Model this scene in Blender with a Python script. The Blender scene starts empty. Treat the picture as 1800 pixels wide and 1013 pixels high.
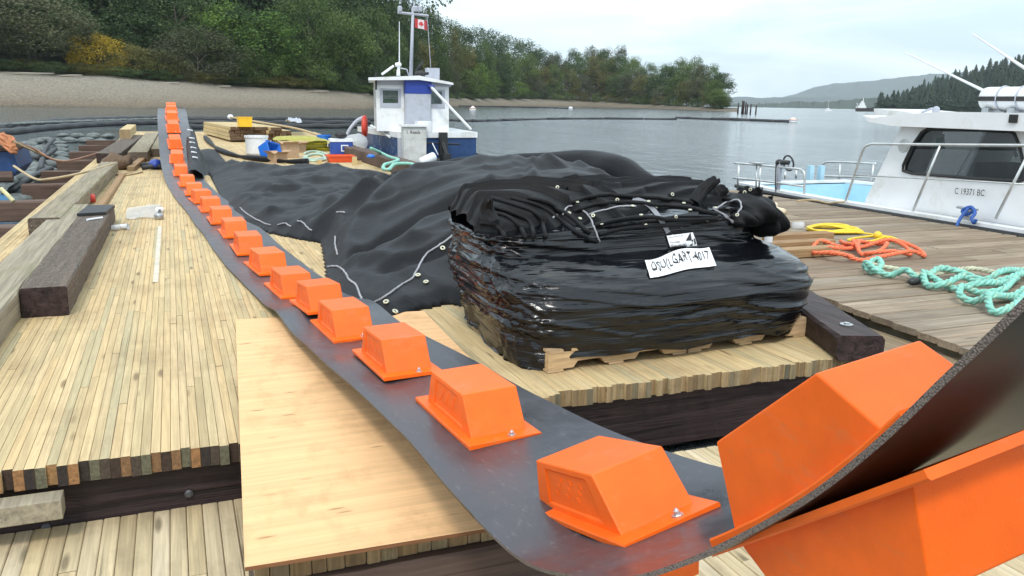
import bpy, math, random
import numpy as np
from mathutils import Vector, Matrix, noise
from mathutils.bvhtree import BVHTree
random.seed(7)
R = math.radians
scene = bpy.context.scene
col = scene.collection
# ------------------------------------------------------------------ camera
FPX, CX, CY, H = 1480.0, 900.0, 506.5, 1.47
PITCH, YAW, ROLL = R(12.421), R(-21.844), R(0.95)
cam_m = (Matrix.Rotation(YAW, 4, 'Z') @ Matrix.Rotation(math.pi/2-PITCH, 4, 'X') @ Matrix.Rotation(ROLL, 4, 'Z'))
cd = bpy.data.cameras.new('camera')
cd.sensor_fit = 'HORIZONTAL'; cd.sensor_width = 36.0; cd.lens = 36.0*FPX/1800.0
cd.clip_start = 0.05; cd.clip_end = 40000
cam = bpy.data.objects.new('camera', cd); col.objects.link(cam)
cam.matrix_world = Matrix.Translation((0, 0, H)) @ cam_m
scene.camera = cam
# ------------------------------------------------------------------ light
scene.view_settings.view_transform = 'Standard'
scene.view_settings.look = 'None'
scene.view_settings.gamma = 1.0
scene.view_settings.exposure = 0.47
SUN_EL, SUN_AZ = R(52), R(205)           # azimuth from +Y clockwise
w = bpy.data.worlds.new("World"); scene.world = w; w.use_nodes = True
nt = w.node_tree; nt.nodes.clear()
def wn(t, **k):
    n = nt.nodes.new(t)
    for a, b in k.items(): setattr(n, a, b)
    return n
out = wn('ShaderNodeOutputWorld')
sky = wn('ShaderNodeTexSky', sky_type='NISHITA', sun_disc=False, sun_elevation=SUN_EL, sun_rotation=SUN_AZ)
sky.air_density = 1.2; sky.dust_density = 2.0
bg1 = wn('ShaderNodeBackground'); bg1.inputs['Strength'].default_value = 0.15
nt.links.new(sky.outputs[0], bg1.inputs[0])
tc = wn('ShaderNodeTexCoord')
mp = wn('ShaderNodeMapping'); mp.inputs['Scale'].default_value = (1.2, 1.2, 7.0); mp.inputs['Rotation'].default_value = (0.05, 0.0, 0.4)
nz = wn('ShaderNodeTexNoise'); nz.inputs['Scale'].default_value = 2.2; nz.inputs['Detail'].default_value = 7; nz.inputs['Roughness'].default_value = 0.55; nz.inputs['Distortion'].default_value = 0.4
nt.links.new(tc.outputs['Generated'], mp.inputs[0]); nt.links.new(mp.outputs[0], nz.inputs['Vector'])
rp = wn('ShaderNodeValToRGB'); rp.color_ramp.elements[0].position = 0.36; rp.color_ramp.elements[0].color = (.62, .62, .62, 1)
rp.color_ramp.elements[1].position = 0.62; rp.color_ramp.elements[1].color = (.97, .97, .97, 1)
nt.links.new(nz.outputs[0], rp.inputs[0])
rc = wn('ShaderNodeValToRGB'); rc.color_ramp.elements[0].position = 0.38; rc.color_ramp.elements[0].color = (.50, .65, .76, 1)
rc.color_ramp.elements[1].position = 0.62; rc.color_ramp.elements[1].color = (.86, .92, .93, 1)
nt.links.new(nz.outputs[0], rc.inputs[0])
bg2 = wn('ShaderNodeBackground'); bg2.inputs['Strength'].default_value = 1.70
nt.links.new(rc.outputs[0], bg2.inputs[0])
mx = wn('ShaderNodeMixShader')
nt.links.new(rp.outputs[0], mx.inputs[0]); nt.links.new(bg1.outputs[0], mx.inputs[1]); nt.links.new(bg2.outputs[0], mx.inputs[2])
nt.links.new(mx.outputs[0], out.inputs[0])
sd = bpy.data.lights.new('sun', 'SUN'); sd.energy = 1.5; sd.angle = R(10); sd.color = (1.0, .95, .88)
sun = bpy.data.objects.new('sun', sd); col.objects.link(sun)
sdir = Vector((math.sin(SUN_AZ)*math.cos(SUN_EL), math.cos(SUN_AZ)*math.cos(SUN_EL), math.sin(SUN_EL)))
sun.rotation_euler = sdir.to_track_quat('Z', 'Y').to_euler(); sun.location = (0, 0, 30)

# ------------------------------------------------------------------ measuring helpers
M3 = cam_m.to_3x3(); CAM = Vector((0, 0, H))
def ray(px, py): return M3 @ Vector(((px-CX)/FPX, -(py-CY)/FPX, -1.0))
def at(px, py, z=0.0):
    d = ray(px, py); return CAM + d*((z-H)/d.z)
def atd(px, py, dep): return CAM + ray(px, py)*dep
def aty(px, py, y):
    d = ray(px, py); return CAM + d*(y/d.y)
def atx(px, py, x):
    d = ray(px, py); return CAM + d*(x/d.x)
def atr(px, py, rng):                       # horizontal range
    d = ray(px, py); return CAM + d*(rng/math.hypot(d.x, d.y))
def horizon(px): return 170.5+(px-298)*math.tan(ROLL)

# ------------------------------------------------------------------ mesh helpers
class MB:
    def __init__(s): s.v = []; s.f = []; s.m = []; s.smooth = False
    def add(s, vs, fs, m=0):
        o = len(s.v); s.v += [tuple(p) for p in vs]
        for f in fs: s.f.append([o+i for i in f]); s.m.append(m)
        return s
    def box(s, x0, x1, y0, y1, z0, z1, m=0, T=None):
        vs = [Vector((x, y, z)) for z in (z0, z1) for y in (y0, y1) for x in (x0, x1)]
        if T is not None: vs = [T @ p for p in vs]
        return s.add(vs, [(0, 2, 3, 1), (4, 5, 7, 6), (0, 1, 5, 4), (2, 6, 7, 3), (0, 4, 6, 2), (1, 3, 7, 5)], m)
    def beam(s, x0, x1, y0, y1, z0, z1, c=.01, m=0, mend=None, T=None, axis='Y', seg=1, rnd=0.0, rs=None):
        # chamfered bar along axis; end faces get mend
        if mend is None: mend = m
        hx0, hx1, hz0, hz1 = (x0, x1, z0, z1) if axis == 'Y' else ((y0, y1, z0, z1) if axis == 'X' else (x0, x1, y0, y1))
        a0, a1 = (y0, y1) if axis == 'Y' else ((x0, x1) if axis == 'X' else (z0, z1))
        prof = [(hx0+c, hz0), (hx1-c, hz0), (hx1, hz0+c), (hx1, hz1-c), (hx1-c, hz1), (hx0+c, hz1), (hx0, hz1-c), (hx0, hz0+c)]
        vs = []
        rr = rs or random
        for k in range(seg+1):
            a = a0+(a1-a0)*k/seg
            for (p, q) in prof:
                dp = rr.uniform(-rnd, rnd) if rnd else 0; dq = rr.uniform(-rnd, rnd) if rnd else 0
                p2, q2 = p+dp, q+dq
                vs.append(Vector((p2, a, q2)) if axis == 'Y' else (Vector((a, p2, q2)) if axis == 'X' else Vector((p2, q2, a))))
        if T is not None: vs = [T @ p for p in vs]
        s.add(vs, [], 0); o = len(s.v)-len(vs)
        for k in range(seg):
            for i in range(8):
                j = (i+1) % 8
                s.f.append([o+k*8+i, o+k*8+j, o+k*8+8+j, o+k*8+8+i]); s.m.append(m)
        s.f.append([o+i for i in range(8)][::-1]); s.m.append(mend)
        s.f.append([o+seg*8+i for i in range(8)]); s.m.append(mend)
        return s
    def tube(s, pts, r, n=8, m=0, closed=False, cap=True):
        pts = [Vector(p) for p in pts]; N = len(pts); base = len(s.v)
        up = None
        for i, p in enumerate(pts):
            if closed: t = pts[(i+1) % N]-pts[i-1]
            else: t = pts[min(i+1, N-1)]-pts[max(i-1, 0)]
            if t.length < 1e-9: t = Vector((0, 0, 1))
            t.normalize()
            if up is None:
                up = Vector((0, 0, 1)) if abs(t.z) < .9 else Vector((1, 0, 0))
            a = t.cross(up)
            if a.length < 1e-6: a = t.orthogonal()
            a.normalize(); b = a.cross(t); up = b
            rad = r[i] if isinstance(r, (list, tuple)) else r
            for k in range(n):
                q = 2*math.pi*k/n
                s.v.append(tuple(p+a*math.cos(q)*rad+b*math.sin(q)*rad))
        L = N if closed else N-1
        for i in range(L):
            for k in range(n):
                j = (i+1) % N
                s.f.append([base+i*n+k, base+i*n+(k+1) % n, base+j*n+(k+1) % n, base+j*n+k]); s.m.append(m)
        if cap and not closed:
            s.f.append([base+k for k in range(n)][::-1]); s.m.append(m)
            s.f.append([base+(N-1)*n+k for k in range(n)]); s.m.append(m)
        return s
    def lathe(s, prof, n=20, m=0, T=None, cap=True):
        vs = []
        for (r_, z) in prof:
            for k in range(n):
                q = 2*math.pi*k/n; p = Vector((r_*math.cos(q), r_*math.sin(q), z)); vs.append(T @ p if T is not None else p)
        fs = []
        for i in range(len(prof)-1):
            for k in range(n): fs.append((i*n+k, i*n+(k+1) % n, (i+1)*n+(k+1) % n, (i+1)*n+k))
        if cap:
            fs.append(tuple(range(n))[::-1]); fs.append(tuple((len(prof)-1)*n+k for k in range(n)))
        return s.add(vs, fs, m)
    def ell(s, c, rx, ry, rz, n=10, m=0, T=None):
        vs = []; fs = []; h = max(4, n//2)
        for i in range(h+1):
            a = math.pi*i/h
            for k in range(n):
                q = 2*math.pi*k/n
                p = Vector((rx*math.sin(a)*math.cos(q), ry*math.sin(a)*math.sin(q), rz*math.cos(a)))
                if T is not None: p = T @ p
                vs.append(Vector(c)+p)
        for i in range(h):
            for k in range(n): fs.append((i*n+k, (i+1)*n+k, (i+1)*n+(k+1) % n, i*n+(k+1) % n))
        return s.add(vs, fs, m)
    def prism(s, poly, d, m=0):
        # poly: list of 3D points (planar), d: extrusion vector
        n = len(poly); d = Vector(d); P = [Vector(p) for p in poly]
        vs = P+[p+d for p in P]
        nrm = (P[1]-P[0]).cross(P[2]-P[1])
        fs = [tuple(range(n))[::-1], tuple(range(n, 2*n))] + [(i, (i+1) % n, n+(i+1) % n, n+i) for i in range(n)]
        return s.add(vs, fs, m)
    def ring(s, outer, inner, d, m=0):
        # wall with a hole, same counts, extruded by d
        n = len(outer); d = Vector(d)
        O = [Vector(p) for p in outer]; I = [Vector(p) for p in inner]
        vs = O+I+[p+d for p in O]+[p+d for p in I]; fs = []
        for i in range(n):
            j = (i+1) % n
            fs += [(i, j, n+j, n+i), (2*n+i, 3*n+i, 3*n+j, 2*n+j), (i, 2*n+i, 2*n+j, j), (n+i, n+j, 3*n+j, 3*n+i)]
        return s.add(vs, fs, m)
    def grid(s, P, m=0):
        nu = len(P); nv = len(P[0]); vs = [p for r_ in P for p in r_]
        fs = [(i*nv+j, i*nv+j+1, (i+1)*nv+j+1, (i+1)*nv+j) for i in range(nu-1) for j in range(nv-1)]
        return s.add(vs, fs, m)
    def mesh(s, name, mats, smooth=False):
        me = bpy.data.meshes.new(name); me.from_pydata(s.v, [], s.f)
        for m_ in (mats if isinstance(mats, (list, tuple)) else [mats]): me.materials.append(m_)
        if any(s.m): me.polygons.foreach_set('material_index', s.m)
        if smooth: me.polygons.foreach_set('use_smooth', [True]*len(s.f))
        me.update(); return me
    def build(s, name, mats, parent=None, smooth=False, fix=False, **tags):
        me = s.mesh(name, mats, smooth or s.smooth)
        if fix:
            import bmesh
            bm = bmesh.new(); bm.from_mesh(me); bmesh.ops.recalc_face_normals(bm, faces=bm.faces); bm.to_mesh(me); bm.free()
        o = bpy.data.objects.new(name, me); col.objects.link(o)
        if parent: o.parent = parent
        if tags: tag(o, **tags)
        return o
def tag(o, label=None, cat=None, group=None, kind=None):
    if label: o['label'] = label
    if cat: o['category'] = cat
    if group: o['group'] = group
    if kind: o['kind'] = kind
    return o
def empty(name, loc=(0, 0, 0), rz=0, **t):
    o = bpy.data.objects.new(name, None); col.objects.link(o); o.location = loc; o.rotation_euler = (0, 0, rz)
    o.empty_display_size = .1
    tag(o, **t); return o
def copy_tree(o, loc=None, rz=None, sc=None, **t):
    c = o.copy(); col.objects.link(c)
    for ch in o.children:
        d = ch.copy(); col.objects.link(d); d.parent = c
        for g in ch.children:
            e = g.copy(); col.objects.link(e); e.parent = d
    if loc is not None: c.location = loc
    if rz is not None: c.rotation_euler = (0, 0, rz)
    if sc is not None: c.scale = sc
    tag(c, **t); return c
def smooth_path(pts, n=8, closed=False):
    pts = [Vector(p) for p in pts]; N = len(pts); o = []
    rng = range(N) if closed else range(N-1)
    for i in rng:
        if closed: p0, p1, p2, p3 = pts[i-1], pts[i], pts[(i+1) % N], pts[(i+2) % N]
        else: p0, p1, p2, p3 = pts[max(i-1, 0)], pts[i], pts[i+1], pts[min(i+2, N-1)]
        for k in range(n):
            t = k/n
            o.append(.5*((2*p1)+(p2-p0)*t+(2*p0-5*p1+4*p2-p3)*t*t+(3*p1-p0-3*p2+p3)*t**3))
    if not closed: o.append(pts[-1])
    return o
def text2d(txt, size=1.0):
    cu = bpy.data.curves.new('lettering', 'FONT'); cu.body = txt; cu.size = size; cu.resolution_u = 3
    o = bpy.data.objects.new('lettering', cu); col.objects.link(o)
    dg = bpy.context.evaluated_depsgraph_get(); me = o.evaluated_get(dg).to_mesh()
    vs = [(v.co.x, v.co.y) for v in me.vertices]; fs = [tuple(p.vertices) for p in me.polygons]
    bpy.data.objects.remove(o); bpy.data.curves.remove(cu)
    x0 = min(v[0] for v in vs); x1 = max(v[0] for v in vs); y0 = min(v[1] for v in vs); y1 = max(v[1] for v in vs)
    return [((a-x0)/(x1-x0), (b-y0)/(y1-y0)) for a, b in vs], fs, (x1-x0)/(y1-y0)

# ------------------------------------------------------------------ materials
def newmat(name):
    m = bpy.data.materials.new(name); m.use_nodes = True; n = m.node_tree
    return m, n, n.nodes['Principled BSDF']
def N(n, t, **k):
    x = n.nodes.new(t)
    for a, b in k.items():
        if a in x.inputs: x.inputs[a].default_value = b
        else: setattr(x, a, b)
    return x
def ramp(n, stops, interp='LINEAR'):
    r = n.nodes.new('ShaderNodeValToRGB'); cr = r.color_ramp; cr.interpolation = interp
    while len(cr.elements) < len(stops): cr.elements.new(.5)
    for e, (p, c) in zip(cr.elements, stops): e.position = p; e.color = (*c, 1)
    return r
def mixc(n, a, b, f, blend='MIX'):
    x = n.nodes.new('ShaderNodeMix'); x.data_type = 'RGBA'; x.blend_type = blend
    for s_, v in ((6, a), (7, b), (0, f)):
        if isinstance(v, (int, float)): x.inputs[s_].default_value = v
        elif isinstance(v, tuple): x.inputs[s_].default_value = (*v, 1)
        else: n.links.new(v, x.inputs[s_])
    return x.outputs[2]
def coords(n, sc=(1, 1, 1), kind='world', rot=(0, 0, 0)):
    mpn = n.nodes.new('ShaderNodeMapping'); mpn.inputs['Scale'].default_value = sc; mpn.inputs['Rotation'].default_value = rot
    if kind == 'world': g = n.nodes.new('ShaderNodeNewGeometry'); n.links.new(g.outputs['Position'], mpn.inputs[0])
    else: g = n.nodes.new('ShaderNodeTexCoord'); n.links.new(g.outputs['Object'], mpn.inputs[0])
    return mpn.outputs[0]
def rnd(n):                                  # a random value per piece
    g = n.nodes.new('ShaderNodeNewGeometry'); o = n.nodes.new('ShaderNodeObjectInfo')
    a = N(n, 'ShaderNodeMath', operation='ADD'); n.links.new(g.outputs['Random Per Island'], a.inputs[0]); n.links.new(o.outputs['Random'], a.inputs[1])
    f = N(n, 'ShaderNodeMath', operation='FRACT'); n.links.new(a.outputs[0], f.inputs[0]); return f.outputs[0]
def bump(n, bs, h, s=.3, d=.01):
    b = N(n, 'ShaderNodeBump', Strength=s, Distance=d); n.links.new(h, b.inputs['Height']); n.links.new(b.outputs[0], bs.inputs['Normal']); return b
def simple(name, c, rough=.5, var=.15, sc=8, metal=0, bmp=0.0, spec=.5, coat=0, kind='world', dirt=None):
    m, n, b = newmat(name)
    nz_ = N(n, 'ShaderNodeTexNoise', Scale=sc, Detail=5.0); n.links.new(coords(n, kind=kind), nz_.inputs['Vector'])
    lo = tuple(max(0, x*(1-var)) for x in c); hi = tuple(min(1, x*(1+var)) for x in c)
    r = ramp(n, [(.3, lo), (.7, hi)]); n.links.new(nz_.outputs[0], r.inputs[0]); cc = r.outputs[0]
    if dirt:
        n2 = N(n, 'ShaderNodeTexNoise', Scale=sc*.6, Detail=8.0, Roughness=.7); n.links.new(coords(n, kind=kind), n2.inputs['Vector'])
        r2 = ramp(n, [(.52, (0, 0, 0)), (.68, (1, 1, 1))]); n.links.new(n2.outputs[0], r2.inputs[0]); cc = mixc(n, cc, dirt, r2.outputs[0])
    n.links.new(cc, b.inputs['Base Color'])
    b.inputs['Roughness'].default_value = rough; b.inputs['Metallic'].default_value = metal
    b.inputs['Specular IOR Level'].default_value = spec; b.inputs['Coat Weight'].default_value = coat
    if bmp: bump(n, b, nz_.outputs[0], bmp, .01)
    return m
def wood(name, cols, axis='Y', crack=.62, ksc=1.0, kr=(.07, .16), rough=.75, grain=.35, stain=(.2, .15, .09), stain_amt=.4, gsc=60, kind='world', bm=.4, knots=True, blotch=1.2):
    m, n, b = newmat(name)
    a, l = gsc, gsc*.035
    sc = {'X': (l, a, a), 'Y': (a, l, a), 'Z': (a, a, l)}[axis]
    rv = rnd(n)
    if len(cols) == 1: cols = [cols[0], cols[0]]
    cr = ramp(n, [(i/max(1, len(cols)-1), c) for i, c in enumerate(cols)]); n.links.new(rv, cr.inputs[0])
    # grain shifted per piece
    mpn = n.nodes.new('ShaderNodeMapping'); mpn.inputs['Scale'].default_value = sc
    g = n.nodes.new('ShaderNodeNewGeometry') if kind == 'world' else n.nodes.new('ShaderNodeTexCoord')
    src = g.outputs['Position'] if kind == 'world' else g.outputs['Object']
    n.links.new(src, mpn.inputs[0])
    sh = N(n, 'ShaderNodeVectorMath', operation='SCALE'); cmb = N(n, 'ShaderNodeCombineXYZ')
    for i in range(3): n.links.new(rv, cmb.inputs[i])
    n.links.new(cmb.outputs[0], sh.inputs[0]); sh.inputs['Scale'].default_value = 37.0
    ad = N(n, 'ShaderNodeVectorMath', operation='ADD'); n.links.new(mpn.outputs[0], ad.inputs[0]); n.links.new(sh.outputs[0], ad.inputs[1])
    g1 = N(n, 'ShaderNodeTexNoise', Scale=1.0, Detail=6.0, Roughness=.65, Distortion=.6); n.links.new(ad.outputs[0], g1.inputs['Vector'])
    gr = ramp(n, [(.35, (1-grain,)*3), (.65, (1.08,)*3)]); n.links.new(g1.outputs[0], gr.inputs[0])
    c1 = mixc(n, cr.outputs[0], gr.outputs[0], 1.0, 'MULTIPLY')
    mpc = n.nodes.new('ShaderNodeMapping'); mpc.inputs['Scale'].default_value = tuple(x*(.5 if x < 10 else 1.6) for x in sc); n.links.new(src, mpc.inputs[0])
    gc = N(n, 'ShaderNodeTexNoise', Scale=1.0, Detail=2.0, Roughness=.5); n.links.new(mpc.outputs[0], gc.inputs['Vector'])
    rcx = ramp(n, [(.27, (crack,)*3), (.33, (1, 1, 1))]); n.links.new(gc.outputs[0], rcx.inputs[0]); c1 = mixc(n, c1, rcx.outputs[0], 1.0, 'MULTIPLY')
    n2 = N(n, 'ShaderNodeTexNoise', Scale=blotch, Detail=7.0, Roughness=.65); n.links.new(coords(n, (1, .6, 1), kind), n2.inputs['Vector'])
    r2 = ramp(n, [(.5, (0, 0, 0)), (.8, (stain_amt,)*3)]); n.links.new(n2.outputs[0], r2.inputs[0])
    c2 = mixc(n, c1, stain, r2.outputs[0])
    if knots:
        sk = {'X': (3*ksc, 14*ksc, 14*ksc), 'Y': (14*ksc, 3*ksc, 14*ksc), 'Z': (14*ksc, 14*ksc, 3*ksc)}[axis]
        v = N(n, 'ShaderNodeTexVoronoi', Scale=.55); ad2 = N(n, 'ShaderNodeVectorMath', operation='ADD')
        n.links.new(coords(n, sk, kind), ad2.inputs[0]); n.links.new(sh.outputs[0], ad2.inputs[1]); n.links.new(ad2.outputs[0], v.inputs['Vector'])
        r3 = ramp(n, [(kr[0], (.75,)*3), (kr[1], (0, 0, 0))]); n.links.new(v.outputs['Distance'], r3.inputs[0])
        c2 = mixc(n, c2, tuple(x*.6 for x in stain), r3.outputs[0])
    n.links.new(c2, b.inputs['Base Color']); b.inputs['Roughness'].default_value = rough
    b.inputs['Specular IOR Level'].default_value = .3
    bump(n, b, g1.outputs[0], bm, .003 if bm < .85 else .012)
    return m

M = {}
M['board'] = wood('pale deck board', [(.53, .375, .19), (.59, .43, .225), (.52, .385, .205), (.62, .465, .25), (.44, .335, .18), (.57, .43, .24), (.60, .435, .22), (.45, .375, .22), (.56, .41, .205)], 'Y', stain=(.24, .155, .08), stain_amt=.7, grain=.22, blotch=2.2)
def endgrain():
    m, n, b = newmat('board end grain')
    r = ramp(n, [(0, (.05, .03, .02)), (.22, (.30, .15, .06)), (.36, (.035, .025, .02)), (.5, (.13, .12, .075)), (.64, (.22, .12, .055)), (.76, (.07, .05, .035)), (.88, (.34, .19, .08))], 'CONSTANT')
    n.links.new(rnd(n), r.inputs[0])
    nn = N(n, 'ShaderNodeTexNoise', Scale=70.0, Detail=4.0); n.links.new(coords(n), nn.inputs['Vector'])
    rr = ramp(n, [(.3, (.6,)*3), (.7, (1.2,)*3)]); n.links.new(nn.outputs[0], rr.inputs[0])
    n.links.new(mixc(n, r.outputs[0], rr.outputs[0], 1.0, 'MULTIPLY'), b.inputs['Base Color']); b.inputs['Roughness'].default_value = .9
    bump(n, b, nn.outputs[0], .5, .004); return m
M['end'] = endgrain()
M['end2'] = wood('weathered board end', [(.32, .21, .10), (.22, .15, .08), (.36, .27, .15), (.14, .12, .08), (.40, .28, .15), (.28, .20, .11)], 'Z', stain=(.05, .04, .03), stain_amt=.7, knots=False, gsc=50, blotch=8)
M['lboard'] = wood('wide deck board', [(.50, .39, .23), (.60, .48, .30), (.54, .43, .26), (.63, .52, .35), (.52, .40, .22)], 'Y', stain=(.2, .15, .09), stain_amt=.55, grain=.28, gsc=45, blotch=6)
M['dock'] = wood('weathered dock board', [(.28, .20, .135), (.38, .30, .215), (.24, .175, .115), (.34, .28, .21), (.21, .155, .105)], 'X', stain=(.13, .09, .06), stain_amt=.6, grain=.45, gsc=40, blotch=2.5)
M['dockside'] = wood('grey green dock edge', [(.12, .11, .07), (.15, .13, .09)], 'Y', stain=(.06, .05, .03), stain_amt=.7, knots=False)
M['walk'] = wood('worn brown walkway timber', [(.25, .18, .11), (.28, .21, .13)], 'Y', stain=(.12, .12, .05), stain_amt=.8, knots=False, gsc=30)
M['creo'] = wood('dark tarred timber', [(.040, .024, .024), (.055, .032, .030), (.045, .030, .03)], 'Y', rough=.55, stain=(.012, .008, .009), stain_amt=.8, grain=.75, knots=False, gsc=22, bm=1.0)
M['creox'] = wood('dark tarred cross timber', [(.042, .027, .028), (.060, .036, .033)], 'X', rough=.55, stain=(.012, .008, .009), stain_amt=.8, grain=.8, knots=False, gsc=20, bm=1.0, blotch=3)
M['rust'] = wood('red brown cross timber', [(.12, .075, .055), (.16, .105, .08), (.10, .068, .055)], 'X', rough=.8, stain=(.05, .03, .025), stain_amt=.7, grain=.4, knots=False, gsc=25)
M['greytim'] = wood('grey mossy timber', [(.30, .25, .17), (.34, .29, .21)], 'Y', stain=(.17, .18, .06), stain_amt=.7, grain=.45, gsc=30, blotch=3, knots=False, bm=.7)
def scarred():
    m = wood('scarred brown timber', [(.105, .075, .052), (.13, .095, .068)], 'Y', stain=(.08, .05, .04), stain_amt=.8, grain=.5, gsc=26, blotch=4, knots=False, bm=.9)
    n = m.node_tree; b = n.nodes['Principled BSDF']; src = b.inputs['Base Color'].links[0].from_socket
    v = N(n, 'ShaderNodeTexVoronoi', Scale=9.0, feature='DISTANCE_TO_EDGE'); nn = N(n, 'ShaderNodeTexNoise', Scale=9.0, Detail=5.0)
    n.links.new(coords(n), nn.inputs['Vector'])
    a = mixc(n, (0, 0, 0), (0, 0, 0), 0.0); n.links.new(nn.outputs['Color'], v.inputs['Vector'])
    r = ramp(n, [(.0, (.7,)*3), (.035, (0, 0, 0))]); n.links.new(v.outputs['Distance'], r.inputs[0])
    n.links.new(mixc(n, src, (.42, .39, .35), r.outputs[0]), b.inputs['Base Color']); return m
M['scar'] = scarred()
M['ply'] = wood('pale plywood', [(.76, .46, .23), (.78, .48, .245)], 'X', crack=.96, ksc=1.7, kr=(.05, .12), stain=(.46, .25, .11), stain_amt=.8, grain=.13, gsc=24, blotch=5, knots=True, bm=.15)
M['plyedge'] = wood('plywood edge', [(.22, .10, .045)], 'X', knots=False)
M['pallet'] = wood('pallet wood', [(.56, .38, .20), (.62, .43, .24), (.52, .36, .21)], 'X', stain=(.3, .18, .09), stain_amt=.4, gsc=40)
M['newwood'] = wood('new lumber', [(.62, .46, .22), (.55, .42, .22), (.66, .5, .26)], 'Y', stain=(.3, .2, .1), stain_amt=.3)
M['brownlum'] = wood('brown lumber', [(.33, .20, .10), (.38, .24, .12)], 'X', stain=(.14, .08, .04), stain_amt=.4)
def orange(name, c):
    m, n, b = newmat(name); b.inputs['Specular IOR Level'].default_value = .35
    nn = N(n, 'ShaderNodeTexNoise', Scale=14.0, Detail=5.0); n.links.new(coords(n), nn.inputs['Vector'])
    r = ramp(n, [(.3, tuple(x*.93 for x in c)), (.7, tuple(min(1, x*1.06) for x in c))]); n.links.new(nn.outputs[0], r.inputs[0])
    ns_ = N(n, 'ShaderNodeTexNoise', Scale=6.0, Detail=9.0, Roughness=.75); n.links.new(coords(n, (1, 1, 2.5)), ns_.inputs['Vector'])
    rs_ = ramp(n, [(.54, (0, 0, 0)), (.70, (.5,)*3)]); n.links.new(ns_.outputs[0], rs_.inputs[0])
    oi = n.nodes.new('ShaderNodeObjectInfo'); mr = N(n, 'ShaderNodeMapRange'); n.links.new(oi.outputs['Random'], mr.inputs[0]); mr.inputs[3].default_value = .92; mr.inputs[4].default_value = 1.04
    hs = N(n, 'ShaderNodeHueSaturation'); n.links.new(mr.outputs[0], hs.inputs['Value']); n.links.new(mixc(n, r.outputs[0], (.62, .20, .08), rs_.outputs[0]), hs.inputs['Color'])
    n.links.new(hs.outputs[0], b.inputs['Base Color']); b.inputs['Roughness'].default_value = .42
    b.inputs['Subsurface Weight'].default_value = .12; b.inputs['Subsurface Radius'].default_value = (.03, .01, .004); b.inputs['Subsurface Scale'].default_value = .5
    n3 = N(n, 'ShaderNodeTexNoise', Scale=220.0, Detail=2.0); n.links.new(coords(n), n3.inputs['Vector']); bump(n, b, n3.outputs[0], .18, .002)
    return m
M['orange'] = orange('moulded orange plastic', (.92, .138, .007))
def belt():
    m, n, b = newmat('black conveyor rubber')
    nn = N(n, 'ShaderNodeTexNoise', Scale=5.0, Detail=8.0, Roughness=.7); n.links.new(coords(n), nn.inputs['Vector'])
    r = ramp(n, [(.3, (.018, .017, .021)), (.75, (.060, .057, .068))]); n.links.new(nn.outputs[0], r.inputs[0])
    ds = N(n, 'ShaderNodeTexNoise', Scale=38.0, Detail=6.0, Roughness=.8); n.links.new(coords(n, (1, .35, 1)), ds.inputs['Vector'])
    dr = ramp(n, [(.57, (0, 0, 0)), (.72, (.75,)*3)]); n.links.new(ds.outputs[0], dr.inputs[0])
    n.links.new(mixc(n, r.outputs[0], (.16, .15, .15), dr.outputs[0]), b.inputs['Base Color'])
    r2 = ramp(n, [(.3, (.26,)*3), (.8, (.48,)*3)]); n.links.new(nn.outputs[0], r2.inputs[0]); n.links.new(r2.outputs[0], b.inputs['Roughness'])
    b.inputs['Specular IOR Level'].default_value = .7
    n3 = N(n, 'ShaderNodeTexNoise', Scale=3.0, Detail=3.0); n.links.new(coords(n, (6, .6, 3)), n3.inputs['Vector']); bump(n, b, n3.outputs[0], .25, .01)
    return m
M['belt'] = belt()
def cord():
    m, n, b = newmat('cut belt edge with cord')
    v = N(n, 'ShaderNodeTexVoronoi', Scale=330.0); n.links.new(coords(n), v.inputs['Vector'])
    r = ramp(n, [(.1, (.24, .19, .16)), (.5, (.17, .135, .115)), (.85, (.07, .055, .05))]); n.links.new(v.outputs['Distance'], r.inputs[0])
    n.links.new(r.outputs[0], b.inputs['Base Color']); b.inputs['Roughness'].default_value = .9; bump(n, b, v.outputs['Distance'], .8, .003); return m
M['cord'] = cord()
def under():
    m, n, b = newmat('rubber underside')
    nn = N(n, 'ShaderNodeTexNoise', Scale=4.0, Detail=6.0); n.links.new(coords(n), nn.inputs['Vector'])
    r = ramp(n, [(.3, (.028, .022, .014)), (.7, (.045, .034, .022))]); n.links.new(nn.outputs[0], r.inputs[0]); n.links.new(r.outputs[0], b.inputs['Base Color'])
    b.inputs['Roughness'].default_value = .42; return m
M['under'] = under()
def fabric(name='black geotextile', lo=(.005, .0052, .006), hi=(.014, .0145, .017), rough=.5):
    m, n, b = newmat(name)
    nn = N(n, 'ShaderNodeTexNoise', Scale=2.2, Detail=9.0, Roughness=.7); n.links.new(coords(n), nn.inputs['Vector'])
    r = ramp(n, [(.3, lo), (.75, hi)]); n.links.new(nn.outputs[0], r.inputs[0]); n.links.new(r.outputs[0], b.inputs['Base Color'])
    b.inputs['Roughness'].default_value = rough; b.inputs['Specular IOR Level'].default_value = .16
    b.inputs['Sheen Weight'].default_value = .02; b.inputs['Sheen Roughness'].default_value = .5
    n3 = N(n, 'ShaderNodeTexNoise', Scale=14.0, Detail=6.0, Roughness=.6, Distortion=.8); n.links.new(coords(n), n3.inputs['Vector']); bump(n, b, n3.outputs[0], .22, .025)
    return m
M['fabric'] = fabric()
M['fold'] = fabric('folded black fabric', (.006, .006, .0065), (.014, .014, .0155), .6)
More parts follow.
